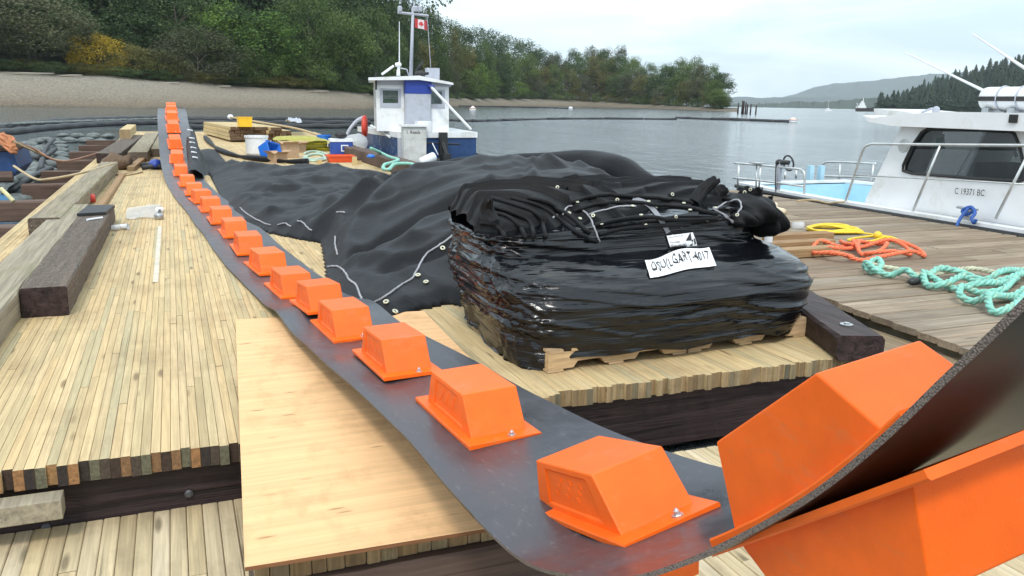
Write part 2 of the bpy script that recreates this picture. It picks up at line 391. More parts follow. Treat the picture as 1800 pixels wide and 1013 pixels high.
def wrap():
    m, n, b = newmat('black stretch wrap')
    b.inputs['Base Color'].default_value = (.004, .0045, .006, 1)
    nn = N(n, 'ShaderNodeTexNoise', Scale=1.0, Detail=3.5, Roughness=.5, Distortion=.5); n.links.new(coords(n, (1.3, 1.6, 24), rot=(0, R(10), 0)), nn.inputs['Vector'])
    n2 = N(n, 'ShaderNodeTexNoise', Scale=3.0, Detail=4.0, Roughness=.5); n.links.new(coords(n, (1, 1, 2)), n2.inputs['Vector'])
    r = ramp(n, [(.35, (.08,)*3), (.7, (.22,)*3)]); n.links.new(n2.outputs[0], r.inputs[0]); n.links.new(r.outputs[0], b.inputs['Roughness'])
    b.inputs['Specular IOR Level'].default_value = .5
    bump(n, b, nn.outputs[0], .8, .03); return m
M['wrap'] = wrap()
M['seam'] = simple('grey seam thread', (.30, .30, .32), .8, .2)
M['brass'] = simple('pale brass grommet', (.62, .60, .46), .4, .1, metal=.4)
M['hole'] = simple('dark hole', (.01, .01, .01), .9)
M['paper'] = simple('white paper', (.80, .80, .82), .6, .05)
M['ink'] = simple('black marker ink', (.02, .02, .02), .6)
M['steel'] = simple('grey galvanised steel', (.45, .46, .47), .35, .2, metal=.8)
M['alu'] = simple('brushed aluminium tube', (.60, .61, .60), .38, .12, metal=.75)
M['white'] = simple('white gelcoat', (.78, .79, .80), .3, .04, coat=.2, dirt=(.62, .61, .56), sc=3)
M['whitep'] = simple('white plastic', (.75, .77, .80), .45, .06)
M['ltgrey'] = simple('light grey painted metal', (.42, .44, .50), .5, .06, dirt=(.36, .36, .38))
M['cream'] = simple('off white door paint', (.56, .56, .54), .5, .07, dirt=(.42, .40, .36), sc=6)
M['navy'] = simple('chipped navy paint', (.018, .055, .16), .4, .2, sc=7, dirt=(.03, .08, .19))
def chipped():
    m, n, b = newmat('peeling navy paint')
    nn = N(n, 'ShaderNodeTexNoise', Scale=7.0, Detail=9.0, Roughness=.75); n.links.new(coords(n, (1, 1, .8)), nn.inputs['Vector'])
    r = ramp(n, [(.56, (.018, .06, .17)), (.62, (.35, .42, .5))]); n.links.new(nn.outputs[0], r.inputs[0]); n.links.new(r.outputs[0], b.inputs['Base Color']); b.inputs['Roughness'].default_value = .5
    return m
M['chip'] = chipped()
M['royal'] = simple('blue painted band', (.02, .05, .30), .45, .1)
M['cyan'] = simple('pale blue deck paint', (.40, .62, .74), .5, .05)
M['black'] = simple('black rubber', (.02, .02, .02), .55, .2)
M['dglass'] = simple('dark tinted glass', (.02, .025, .03), .05, .1, spec=.8)
def sym_fresnel(n):
    lw = n.nodes.new('ShaderNodeLayerWeight'); lw.inputs[0].default_value = .5
    p = N(n, 'ShaderNodeMath', operation='POWER'); n.links.new(lw.outputs['Facing'], p.inputs[0]); p.inputs[1].default_value = 3.5
    q = N(n, 'ShaderNodeMath', operation='MULTIPLY_ADD'); n.links.new(p.outputs[0], q.inputs[0]); q.inputs[1].default_value = .85; q.inputs[2].default_value = .05
    return q.outputs[0]
def clearglass():
    m, n, b = newmat('window glass')
    tr = n.nodes.new('ShaderNodeBsdfTransparent'); tr.inputs[0].default_value = (.55, .62, .62, 1)
    gl = n.nodes.new('ShaderNodeBsdfGlossy'); gl.inputs['Roughness'].default_value = .03
    ms = n.nodes.new('ShaderNodeMixShader')
    n.links.new(sym_fresnel(n), ms.inputs[0]); n.links.new(tr.outputs[0], ms.inputs[1]); n.links.new(gl.outputs[0], ms.inputs[2])
    n.links.new(ms.outputs[0], n.nodes['Material Output'].inputs[0]); return m
M['glass'] = clearglass()
M['red'] = simple('faded red', (.55, .05, .03), .5, .15)
M['redtray'] = simple('orange red plastic tray', (.75, .10, .03), .4, .05)
M['bluep'] = simple('bright blue plastic', (.02, .16, .62), .4, .06)
M['cooler'] = simple('blue cooler plastic', (.025, .07, .33), .4, .06)
M['yellow'] = simple('yellow plastic', (.85, .52, .03), .4, .06)
M['tarp'] = simple('yellow folded tarp', (.50, .43, .04), .5, .25, sc=10)
M['card'] = simple('brown cardboard', (.42, .28, .17), .8, .1)
M['r_or'] = simple('orange rope', (.80, .17, .07), .6, .2, sc=40)
M['r_ye'] = simple('yellow rope', (.78, .55, .03), .5, .15, sc=40)
M['r_te'] = simple('teal rope', (.22, .52, .43), .7, .25, sc=30, dirt=(.42, .40, .26))
M['r_bl'] = simple('blue rope', (.03, .10, .36), .6, .2)
M['r_tan'] = simple('tan rope', (.45, .34, .2), .8, .2)
M['float'] = simple('grey white float', (.13, .145, .14), .6, .4, sc=6, dirt=(.04, .05, .045))
M['boom'] = simple('black boom curtain', (.02, .022, .024), .55, .3)
M['burlap'] = simple('brown burlap', (.12, .075, .045), .95, .3, sc=20)
def film():
    m, n, b = newmat('clear plastic film')
    tr = n.nodes.new('ShaderNodeBsdfTransparent'); ms = n.nodes.new('ShaderNodeMixShader'); ms.inputs[0].default_value = .42
    b.inputs['Base Color'].default_value = (.75, .77, .80, 1); b.inputs['Roughness'].default_value = .3
    n.links.new(tr.outputs[0], ms.inputs[1]); n.links.new(b.outputs[0], ms.inputs[2]); n.links.new(ms.outputs[0], n.nodes['Material Output'].inputs[0]); return m
M['film'] = film()
# ================================================================== SETTING: water, shore, hills
WZ = -0.5
def water_mat():
    m, n, b = newmat('inlet water')
    b.inputs['Base Color'].default_value = (.075, .085, .088, 1); b.inputs['Roughness'].default_value = .1
    b.inputs['IOR'].default_value = 1.33; b.inputs['Specular IOR Level'].default_value = .9
    a = N(n, 'ShaderNodeTexNoise', Scale=1.0, Detail=7.0, Roughness=.62, Distortion=.5); n.links.new(coords(n, (1.7, .75, 1), rot=(0, 0, R(25))), a.inputs['Vector'])
    c = N(n, 'ShaderNodeTexNoise', Scale=1.0, Detail=3.0, Roughness=.5); n.links.new(coords(n, (.10, .03, 1), rot=(0, 0, R(-20))), c.inputs['Vector'])
    ad = N(n, 'ShaderNodeMath', operation='MULTIPLY_ADD'); n.links.new(a.outputs[0], ad.inputs[0]); n.links.new(c.outputs[0], ad.inputs[1]); n.links.new(c.outputs[0], ad.inputs[2])
    bump(n, b, ad.outputs[0], 1.0, .24); return m
M['water'] = water_mat()
m_ = MB(); S = 13000
m_.add([(-S, -S, WZ), (S, -S, WZ), (S, S, WZ), (-S, S, WZ)], [(0, 1, 2, 3)]); m_.build('water', M['water'], kind='structure')

# shoreline given as (photo column, waterline row, beach-top row)
shore = [(-420, 183, 120), (-200, 185, 127), (0, 187.5, 132), (150, 189, 139), (300, 190.5, 151), (450, 191.5, 158), (560, 192, 162), (640, 192, 166), (700, 189.5, 171),
         (780, 187.5, 174), (860, 187, 174), (950, 187.5, 174), (1040, 188.5, 178), (1139, 191.0, 184), (1220, 194, 188), (1275, 196.2, 192.5), (1300, 197.0, 196.2)]
def shore_at(px):
    for a, b in zip(shore, shore[1:]):
        if px <= b[0]: break
    t = (px-a[0])/(b[0]-a[0]); wl = a[1]+(b[1]-a[1])*t; bt = a[2]+(b[2]-a[2])*t
    p = at(px, wl, WZ); return p, math.hypot(p.x, p.y), bt
def ground(px, back):                       # terrain height `back` metres behind the waterline along the view ray
    p, r0, bt = shore_at(px)
    d = ray(px, bt); hz = math.hypot(d.x, d.y)
    bw = 32.0*min(1, r0/190.0)
    zb = H+d.z/hz*(r0+bw)
    zb = max(zb, 0.3)
    if back < 0: return WZ+back*.06
    if back < bw: t = back/bw; return WZ+(zb-WZ)*(t**.85)
    k = 0.16 if px < 700 else (.10 if px < 900 else .03)
    if px > 1130: k *= max(0, (1200-px)/70)
    return zb+(back-bw)*k
cols_px = [x for x in range(-420, 1301, 12)]
rows_b = [-25, -6, 0, 3, 7, 12, 18, 24, 30, 34, 45, 65, 95, 140, 220, 400]
G = []
for px in cols_px:
    p, r0, bt = shore_at(px); u = Vector((p.x, p.y, 0)).normalized(); c_ = []
    for bk in rows_b:
        q = u*(r0+bk); z = ground(px, bk)
        if bk > 3: z += (noise.noise(Vector((q.x*.09, q.y*.09, 0))))*.5*min(1, bk/20)
        c_.append((q.x, q.y, z))
    G.append(c_)
def beach_mat():
    m, n, b = newmat('pebble beach')
    a = N(n, 'ShaderNodeTexNoise', Scale=.35, Detail=9.0, Roughness=.75); n.links.new(coords(n), a.inputs['Vector'])
    g = n.nodes.new('ShaderNodeNewGeometry'); sx = n.nodes.new('ShaderNodeSeparateXYZ'); n.links.new(g.outputs['Position'], sx.inputs[0])
    ad = N(n, 'ShaderNodeMath', operation='MULTIPLY_ADD'); n.links.new(a.outputs[0], ad.inputs[0]); ad.inputs[1].default_value = 2.2; n.links.new(sx.outputs[2], ad.inputs[2])
    mr = N(n, 'ShaderNodeMapRange'); n.links.new(ad.outputs[0], mr.inputs[0]); mr.inputs[1].default_value = 0.2; mr.inputs[2].default_value = 6.5
    r = ramp(n, [(0, (.05, .045, .03)), (.14, (.15, .115, .075)), (.4, (.20, .17, .125)), (.8, (.25, .22, .175)), (.97, (.26, .235, .19))]); n.links.new(mr.outputs[0], r.inputs[0])
    v = N(n, 'ShaderNodeTexNoise', Scale=2.4, Detail=4.0); n.links.new(coords(n), v.inputs['Vector'])
    r2 = ramp(n, [(.3, (.55,)*3), (.7, (1.3,)*3)]); n.links.new(v.outputs[0], r2.inputs[0])
    n.links.new(mixc(n, r.outputs[0], r2.outputs[0], 1.0, 'MULTIPLY'), b.inputs['Base Color']); b.inputs['Roughness'].default_value = .9
    bump(n, b, v.outputs[0], .6, .3); return m
M['beach'] = beach_mat()
M['forestfloor'] = simple('forest floor', (.035, .038, .02), .95, .3, sc=.3)
mb = MB(); nv = len(rows_b)
vs = [p for c_ in G for p in c_]; fs = []; ms_ = []
for i in range(len(G)-1):
    for j in range(nv-1):
        fs.append((i*nv+j, (i+1)*nv+j, (i+1)*nv+j+1, i*nv+j+1)); ms_.append(0 if rows_b[j] < 34 else 1)
mb.v = vs; mb.f = [list(f) for f in fs]; mb.m = ms_
mb.build('shore_terrain', [M['beach'], M['forestfloor']], smooth=True, kind='structure')

# ------------------------------------------------------------------ trees
def leaf_mat(name, c1, c2, c3, tr=.25):
    m, n, b = newmat(name)
    g = n.nodes.new('ShaderNodeNewGeometry'); oi = n.nodes.new('ShaderNodeObjectInfo')
    r = ramp(n, [(0, c1), (.5, c2), (1, c3)])
    nz_ = N(n, 'ShaderNodeTexNoise', Scale=.38, Detail=4.0, Roughness=.6); n.links.new(coords(n), nz_.inputs['Vector'])
    a = N(n, 'ShaderNodeMath', operation='MULTIPLY_ADD'); n.links.new(g.outputs['Random Per Island'], a.inputs[0]); a.inputs[1].default_value = .45
    s2 = N(n, 'ShaderNodeMath', operation='MULTIPLY_ADD'); n.links.new(nz_.outputs[0], s2.inputs[0]); s2.inputs[1].default_value = 1.3; s2.inputs[2].default_value = -.38
    n.links.new(s2.outputs[0], a.inputs[2]); n.links.new(a.outputs[0], r.inputs[0])
    hv = N(n, 'ShaderNodeHueSaturation'); n.links.new(r.outputs[0], hv.inputs['Color'])
    mr = N(n, 'ShaderNodeMapRange'); n.links.new(oi.outputs['Random'], mr.inputs[0]); mr.inputs[3].default_value = .85; mr.inputs[4].default_value = 1.6; n.links.new(mr.outputs[0], hv.inputs['Value'])
    mh = N(n, 'ShaderNodeMapRange'); n.links.new(oi.outputs['Random'], mh.inputs[0]); mh.inputs[3].default_value = .515; mh.inputs[4].default_value = .485; n.links.new(mh.outputs[0], hv.inputs['Hue'])
    n.links.new(hv.outputs[0], b.inputs['Base Color']); b.inputs['Roughness'].default_value = .6; b.inputs['Specular IOR Level'].default_value = .2
    tl = n.nodes.new('ShaderNodeBsdfTranslucent'); n.links.new(hv.outputs[0], tl.inputs[0]); ms = n.nodes.new('ShaderNodeMixShader'); ms.inputs[0].default_value = tr
    n.links.new(b.outputs[0], ms.inputs[1]); n.links.new(tl.outputs[0], ms.inputs[2]); n.links.new(ms.outputs[0], n.nodes['Material Output'].inputs[0]); return m
LM = {
 'dark': leaf_mat('dark green leaves', (.016, .030, .013), (.044, .074, .028), (.085, .125, .040)),
 'mid': leaf_mat('mid green leaves', (.026, .044, .014), (.072, .112, .030), (.130, .175, .045)),
 'bright': leaf_mat('maple leaves', (.032, .060, .014), (.095, .165, .032), (.19, .25, .045)),
 'grey': leaf_mat('grey green willow leaves', (.045, .052, .028), (.075, .082, .042), (.11, .115, .058)),
 'olive': leaf_mat('turning olive leaves', (.06, .065, .022), (.10, .10, .03), (.16, .145, .04)),
 'gold': leaf_mat('golden autumn leaves', (.12, .10, .015), (.30, .22, .02), (.40, .30, .03)),
 'pine': leaf_mat('conifer needles', (.012, .024, .018), (.022, .038, .024), (.035, .055, .03), .1),
}
M['bark'] = simple('grey brown bark', (.09, .075, .055), .95, .3, sc=3)
def crown_mesh(name, seed, n_clump, n_leaf, size, shape='round', low=.12):
    """unit crown: radius about 1 (x,y), height 0..2 ; leaf clumps through the volume"""
    rs = np.random.RandomState(seed); V = []; F = []
    cl = []
    for i in range(n_clump):
        for _ in range(50):
            p = rs.uniform(-1, 1, 3)
            if np.linalg.norm(p) <= 1: break
        q = p/max(1e-6, np.linalg.norm(p)); rr = rs.uniform(.45, 1.0)**.5
        p = q*rr
        wsh = 1.0
        if shape == 'tall': wsh = .62
        if shape == 'low': wsh = 1.15
        zz = (p[2]+1)
        if shape == 'round': tp = 1-.25*max(0, zz-1.2)
        else: tp = 1
        cl.append((np.array([p[0]*wsh*tp, p[1]*wsh*tp, zz*(1 if shape != 'low' else .62)]), rs.uniform(.17, .36)))
    for (c, r_) in cl:
        k = int(n_leaf*(r_/.27)**2)
        d = rs.normal(size=(k, 3)); d /= np.linalg.norm(d, axis=1)[:, None]
        rad = r_*rs.uniform(.5, 1.08, size=(k, 1))
        P = c+d*rad*np.array([1, 1, .72])
        nrm = d*.8+rs.normal(size=(k, 3))*.6+np.array([0, 0, .5]); nrm /= np.linalg.norm(nrm, axis=1)[:, None]
        t = np.cross(nrm, rs.normal(size=(k, 3))); t /= np.linalg.norm(t, axis=1)[:, None]; b = np.cross(nrm, t)
        s_ = size*rs.uniform(.6, 1.3, size=(k, 1))
        A = P-t*s_; B = P+b*s_*.6; C = P+t*s_; D = P-b*s_*.6
        o = len(V)
        for i in range(k):
            V += [A[i], B[i], C[i], D[i]]; F.append((o+4*i, o+4*i+1, o+4*i+2, o+4*i+3))
    me = bpy.data.meshes.new(name); me.from_pydata([tuple(map(float, v)) for v in V], [], F); me.update(); return me
CROWN = [crown_mesh('crown_mesh', 11, 85, 95, .030), crown_mesh('crown_mesh', 12, 85, 95, .032), crown_mesh('crown_mesh', 13, 75, 100, .030, 'tall'),
         crown_mesh('crown_mesh', 14, 70, 100, .030, 'low'), crown_mesh('crown_mesh', 15, 110, 90, .026), crown_mesh('crown_mesh', 16, 60, 95, .034, 'tall')]
def trunk_mesh(seed):
    rs = random.Random(seed); b = MB()
    b.tube([(0, 0, -.15), (.01, 0, .3), (.03, .02, .8), (0, .03, 1.3)], [.05, .042, .03, .012], 7)
    for i in range(6):
        a = rs.uniform(0, 6.28); z = rs.uniform(.25, .9); L = rs.uniform(.45, .8)
        b.tube([(0, 0, z), (math.cos(a)*L*.5, math.sin(a)*L*.5, z+L*.35), (math.cos(a)*L, math.sin(a)*L, z+L*.6)], [.022, .014, .005], 5)
    return b.mesh('trunk_mesh', M['bark'], True)
TRUNK = [trunk_mesh(1), trunk_mesh(2)]
crown_cache = {}
def crown_with(idx, key):
    if (idx, key) not in crown_cache:
        me = CROWN[idx].copy(); me.materials.append(LM[key]); crown_cache[(idx, key)] = me
    return crown_cache[(idx, key)]
tree_n = 0
ORD = ['first', 'second', 'third', 'fourth', 'fifth', 'sixth', 'seventh', 'eighth', 'ninth', 'tenth', 'eleventh', 'twelfth', 'thirteenth', 'fourteenth', 'fifteenth', 'sixteenth', 'seventeenth', 'eighteenth', 'nineteenth', 'twentieth']
ORD += ['twenty-'+o for o in ORD[:9]]+['thirtieth']
KEYW = {'dark': 'dark green', 'mid': 'mid green', 'bright': 'bright green', 'grey': 'grey-green', 'olive': 'olive', 'gold': 'golden', 'pine': 'dark'}
row_n = {}
def tree(px, back, top, wpx, idx, key, label, group='trees along the shore', bush=False, dz=0, rng=None):
    """tree rooted `back` metres behind the waterline at photo column px, crown top reaching row `top`, wpx wide"""
    global tree_n
    p, r0, bt = shore_at(px); u = Vector((p.x, p.y, 0)).normalized(); r_ = r0+back; q = u*r_
    z0 = ground(px, back)+dz
    d = ray(px, top); zt = H+d.z/math.hypot(d.x, d.y)*r_
    hgt = max(2.0, zt-z0); wid = wpx/FPX*r_*1.02
    name = 'shoreline_bush' if bush else 'broadleaf_tree'
    if label.startswith('*'):
        i_ = row_n[label] = row_n.get(label, -1)+1; label = KEYW[key]+label[1:].replace('#', ORD[i_])
    t = empty(name, (q.x, q.y, z0), random.uniform(0, 6.28), label=label, cat='bush' if bush else 'tree', group=group)
    c = bpy.data.objects.new('crown', crown_with(idx, key)); col.objects.link(c); c.parent = t
    cz = hgt*(.0 if bush else .10)
    shp = {3: 1.24}.get(idx, 2.0); wr = {2: .62, 5: .62, 3: 1.15}.get(idx, 1.0)
    sx = wid/2/(wr+.12); c.scale = (sx, sx*1.0, (hgt-cz)/(shp-.02)); c.location = (0, 0, cz)
    k = bpy.data.objects.new('trunk', TRUNK[tree_n % 2]); col.objects.link(k); k.parent = t; k.scale = (min(sx, hgt*.35),)*2+(hgt*.55,)
    tree_n += 1
    return t
rs = random.Random(5)
# left bank, back rows: tall dark forest that runs out of the frame
def side(px): return 'left' if px < 300 else ('centre' if px < 700 else 'right')
for px in range(-130, 700, 62):
    tree(px+rs.uniform(-14, 14), rs.uniform(105, 130), rs.uniform(-170, -120), rs.uniform(170, 210), rs.choice([0, 1, 4]), 'dark', '* tree, # from left in the rearmost row of the left forest', 'dark forest trees behind the beach')
for px in range(-110, 720, 56):
    tree(px+rs.uniform(-14, 14), rs.uniform(72, 95), rs.uniform(-95, -45) if px < 640 else -5, rs.uniform(130, 170), rs.choice([0, 1, 4, 2]), rs.choice(['dark', 'dark', 'mid']), '* tree, # from left in the next-to-rearmost row of the left forest', 'dark forest trees behind the beach')
for px in range(-100, 700, 58):
    tree(px+rs.uniform(-12, 12), rs.uniform(48, 62), rs.uniform(5, 50), rs.uniform(100, 140), rs.choice([0, 1, 4]), rs.choice(['dark', 'dark', 'mid']), '* tree, # from left in the middle row of the left forest', 'middle row trees of the left bank')
# left bank, named front trees (column, back, top, width, crown, leaf, label)
front = [
 (-70, 40, -30, 230, 4, 'grey', 'big rounded grey-green tree cut off by the left edge of the photo', 0),
 (60, 41, -18, 215, 4, 'grey', 'big fuzzy grey-green tree above the left end of the beach', 0),
 (180, 39, 66, 95, 3, 'gold', 'low golden yellow autumn bush beside the big grey-green tree', 1),
 (232, 38, 82, 90, 3, 'olive', 'low olive bush between the golden bush and the grey-brown willow', 1),
 (292, 37, 92, 92, 3, 'olive', 'small olive green bush at the foot of the grey-brown willow', 1),
 (352, 36, 46, 165, 4, 'grey', 'rounded grey-brown willow bush leaning over the pebble beach', 1),
 (210, 60, -60, 150, 1, 'dark', 'dark maple with drooping branches above the golden bush', 0),
 (318, 58, -40, 150, 0, 'dark', 'dark leafy tree behind the grey-brown willow', 0),
 (405, 50, 8, 130, 1, 'bright', 'bright green maple behind the grey-brown willow', 0),
 (468, 42, 22, 165, 0, 'bright', 'big bright green maple right of the grey-brown willow', 0),
 (455, 37, 92, 90, 3, 'mid', 'low green bush at the foot of the bright maple', 1),
 (548, 44, -14, 150, 4, 'mid', 'tall mid green tree between the bright maple and the boat mast', 0),
 (606, 40, 30, 110, 2, 'mid', 'narrow mid green tree just left of the blue and white boat', 0),
 (540, 36, 105, 110, 3, 'mid', 'low green bush under the tall mid green tree', 1),
 (600, 35, 118, 70, 3, 'dark', 'low dark bush at the right end of the beach', 1),
 (664, 44, 22, 100, 1, 'mid', 'tree with yellowish top behind the wheelhouse roof of the boat', 0),
 (650, 37, 100, 80, 3, 'dark', 'dark bush hidden partly by the wheelhouse', 1),
]
for f in front: tree(f[0], f[1], f[2], f[3], f[4], f[5], f[6], 'front trees of the left bank', bush=bool(f[7]))
# right part of the point
sky_line = [(690, -20), (740, 2), (775, 30), (812, 50), (850, 46), (885, 58), (925, 66), (950, 90), (1000, 95), (1045, 78), (1085, 90), (1115, 100), (1145, 118), (1165, 112), (1190, 98), (1228, 106), (1250, 118)]
def sl(px):
    for a, b in zip(sky_line, sky_line[1:]):
        if px <= b[0]: return a[1]+(b[1]-a[1])*max(0, (px-a[0]))/(b[0]-a[0])
    return sky_line[-1][1]
for i, px in enumerate(range(705, 1250, 27)):
    tree(px+rs.uniform(-6, 6), rs.uniform(75, 95), sl(px)+rs.uniform(-5, 8), rs.uniform(62, 84) if px < 960 else rs.uniform(42, 56), rs.choice([0, 1, 4]), 'dark' if px < 960 else rs.choice(['dark', 'mid', 'grey']), '* tree, # from left along the skyline of the wooded point', 'skyline trees of the wooded point')
for px in range(712, 1262, 26):
    tree(px+rs.uniform(-6, 6), rs.uniform(50, 62), sl(px)+rs.uniform(18, 38) if px < 960 else sl(px)+rs.uniform(4, 20), rs.uniform(44, 62), rs.choice([0, 1, 2, 5]), rs.choice(['mid', 'dark', 'olive' if px < 960 else 'grey']), '* tree, # from left in the middle row of the wooded point', 'middle trees of the wooded point')
for px in range(700, 1262, 23):
    k_ = 'bright' if px in (838, 861, 907) else rs.choice(['mid', 'olive', 'grey', 'dark'])
    tree(px+rs.uniform(-5, 5), rs.uniform(35, 43), sl(px)+(rs.uniform(55, 85) if px < 960 else rs.uniform(10, 45)), rs.uniform(38, 54), rs.choice([0, 1, 2, 5, 4]), k_, '* tree, # from left in the waterside row of the wooded point', 'front trees of the wooded point')
for px in (1252, 1262, 1268):
    tree(px, 30, 140+(px-1252)*1.6, 34, 2, 'mid', '* small tree, # of the three at the very tip of the wooded point', 'tip trees')
for px in range(720, 1285, 21):
    tree(px+rs.uniform(-4, 4), rs.uniform(30, 33), shore_at(px)[2]-rs.uniform(9, 17), rs.uniform(28, 40), 3, rs.choice(['dark', 'mid', 'olive']), '* bush, # from left along the foot of the wooded point', 'low bushes of the wooded point', bush=True)
for px in range(-60, 690, 40):
    tree(px+rs.uniform(-8, 8), rs.uniform(33.5, 36), shore_at(px)[2]-rs.uniform(10, 26), rs.uniform(50, 80), 3, rs.choice(['olive', 'mid', 'dark']), '* scrub bush, # from left along the top of the pebble beach', 'scrub along the beach top', bush=True)
# driftwood
for px, L in ((55, 9), (130, 4), (300, 4), (395, 3), (560, 5)):
    p, r0, bt = shore_at(px); u = Vector((p.x, p.y, 0)).normalized(); q = u*(r0+29); b = MB()
    b.tube([(-L/2, 0, .1), (0, .1, .22), (L/2, 0, .3)], [.14, .2, .12], 7)
    t = b.build('driftwood_log', simple('bleached driftwood', (.32, .29, .24), .9), smooth=True, label='bleached driftwood log on the upper beach, '+{55: 'leftmost and longest', 130: 'second from the left', 300: 'middle one', 395: 'second from the right', 560: 'rightmost'}[px], cat='log', group='driftwood logs on the beach')
    t.location = (q.x, q.y, ground(px, 29)+.1); t.rotation_euler = (0, 0, random.uniform(-.3, .3))

# ------------------------------------------------------------------ far right hill with conifers
def conifer_mesh(seed):
    rs_ = random.Random(seed); b = MB()
    for L in range(9):
        z = .08+L*.1; r_ = (1-z*.93)*.30*rs_.uniform(.8, 1.1); n_ = 9
        for k in range(n_):
            a = 6.283*k/n_+rs_.uniform(-.25, .25); rr = r_*rs_.uniform(.7, 1.2); dz = rs_.uniform(-.02, .02)
            p = Vector((math.cos(a), math.sin(a), 0)); s_ = Vector((-math.sin(a), math.cos(a), 0))
            b.add([(0, 0, z+.12+dz), tuple(p*rr+s_*rr*.38+Vector((0, 0, z-.03+dz))), tuple(p*rr*1.15+Vector((0, 0, z-.05+dz))), tuple(p*rr-s_*rr*.38+Vector((0, 0, z-.03+dz)))], [(0, 1, 2), (0, 2, 3)])
    me = b.mesh('needles', LM['pine']); return me
CON = [conifer_mesh(i) for i in range(4)]
tb = MB(); tb.tube([(0, 0, -.05), (0, 0, .95)], [.022, .004], 6); CTR = tb.mesh('conifer_trunk', M['bark'])
hill_sky = [(1520, 193), (1565, 186), (1590, 172), (1620, 156), (1660, 143), (1700, 131), (1740, 118), (1800, 104), (1900, 80), (2050, 60)]
def hl(px):
    for a, b in zip(hill_sky, hill_sky[1:]):
        if px <= b[0]: return a[1]+(b[1]-a[1])*max(0, (px-a[0]))/(b[0]-a[0])
    return hill_sky[-1][1]
HR = 850.0
G = []
for px in range(1500, 2060, 20):
    c_ = []
    for k in range(9):
        t = k/8; rng = HR+t*420; d = ray(px, hl(px)+9); tz = H+d.z/math.hypot(d.x, d.y)*(HR+420)
        z = -1.5+(tz+1.5)*t**.9; u = Vector((d.x, d.y, 0)).normalized()*rng; c_.append((u.x, u.y, z))
    G.append(c_)
mb = MB(); mb.grid(G); mb.build('wooded_hill', M['forestfloor'], smooth=True, kind='structure')
cn = 0
for k in range(11):
    t = k/10*.98+.015
    for px in np.arange(1548, 1830, 10.5):
        if hl(px) > 190 and k > 2: continue
        pxx = px+rs.uniform(-4, 4); rng = HR+t*420; d = ray(pxx, hl(pxx)+9); tz = H+d.z/math.hypot(d.x, d.y)*(HR+420)
        z = -1.5+(tz+1.5)*t**.9; u = Vector((d.x, d.y, 0)).normalized()*rng
        if z < .0: z = 0
        if cn >= 298: break
        e = empty('conifer_tree', (u.x, u.y, z-.5), rs.uniform(0, 6), label='dark conifer among the many covering the hill behind the white cabin boat', cat='tree', group='conifers on the right hill')
        s_ = rs.uniform(11, 20); e.scale = (s_*1.25, s_*1.25, s_)
        a = bpy.data.objects.new('needles', CON[cn % 4]); col.objects.link(a); a.parent = e
        a = bpy.data.objects.new('trunk', CTR); col.objects.link(a); a.parent = e
        cn += 1
# far low wooded shore (about 2.3 km) and mountains
M['farwood'] = simple('far wooded slope', (.030, .045, .030), .95, .25, sc=.02)
M['mount'] = simple('distant mountain forest', (.04, .055, .05), .95, .3, sc=.002)
def ridge(name, stops, rng, depth, mat, jag, step=3, kind='structure'):
    G = []
    px = stops[0][0]
    while px <= stops[-1][0]:
        for a, b in zip(stops, stops[1:]):
            if px <= b[0]: break
        y = a[1]+(b[1]-a[1])*(px-a[0])/(b[0]-a[0]) - abs(noise.noise(Vector((px*.31, rng*.01, 0))))*jag - abs(noise.noise(Vector((px*.07, rng*.01, 3))))*jag*.6
        d = ray(px, y); hz = math.hypot(d.x, d.y); u = Vector((d.x, d.y, 0))/hz; zt = H+d.z/hz*rng
        c_ = [(u.x*(rng-depth*.35), u.y*(rng-depth*.35), -2)]
        for k in range(1, 7):
            t = k/6; rr = rng-depth*.35*(1-t); c_.append((u.x*rr, u.y*rr, -2+(zt+2)*(t**.7)+(0 if k == 6 else noise.noise(Vector((px*.05, k*.8, rng)))*zt*.12)))
        c_.append((u.x*(rng+depth), u.y*(rng+depth), -2)); G.append(c_); px += step
    mb = MB(); mb.grid(G); return mb.build(name, mat, smooth=False, kind=kind)
ridge('far_wooded_shore', [(1240, 190), (1290, 186), (1350, 184), (1400, 180), (1440, 181), (1475, 178), (1520, 174), (1560, 172), (1620, 170), (1700, 172), (1850, 172)], 2600, 700, M['farwood'], 5, 1.5)
ridge('distant_low_hills', [(1180, 190), (1250, 178), (1300, 170), (1335, 173), (1380, 171), (1420, 172), (1500, 173), (1700, 170)], 7000, 1500, M['mount'], 2, 6)
ridge('distant_mountain', [(1250, 186), (1330, 176), (1370, 174), (1400, 165), (1440, 152), (1480, 147), (1540, 142), (1590, 136), (1640, 131), (1700, 128), (1780, 120), (1900, 118)], 9500, 2200, M['mount'], 3, 6)
# haze: one closed box of even thin air round camera and scene
hm = bpy.data.materials.new('thin haze'); hm.use_nodes = True; hn = hm.node_tree; hn.nodes.clear()
ho = hn.nodes.new('ShaderNodeOutputMaterial'); hv_ = hn.nodes.new('ShaderNodeVolumePrincipled'); hv_.inputs['Color'].default_value = (.86, .95, 1.0, 1)
hv_.inputs['Density'].default_value = 0.00008; hv_.inputs['Anisotropy'].default_value = .1
hn.links.new(hv_.outputs[0], ho.inputs['Volume'])
mb = MB(); mb.box(-13200, 13200, -13200, 13200, -6, 1300); mb.build('haze', hm, kind='stuff')
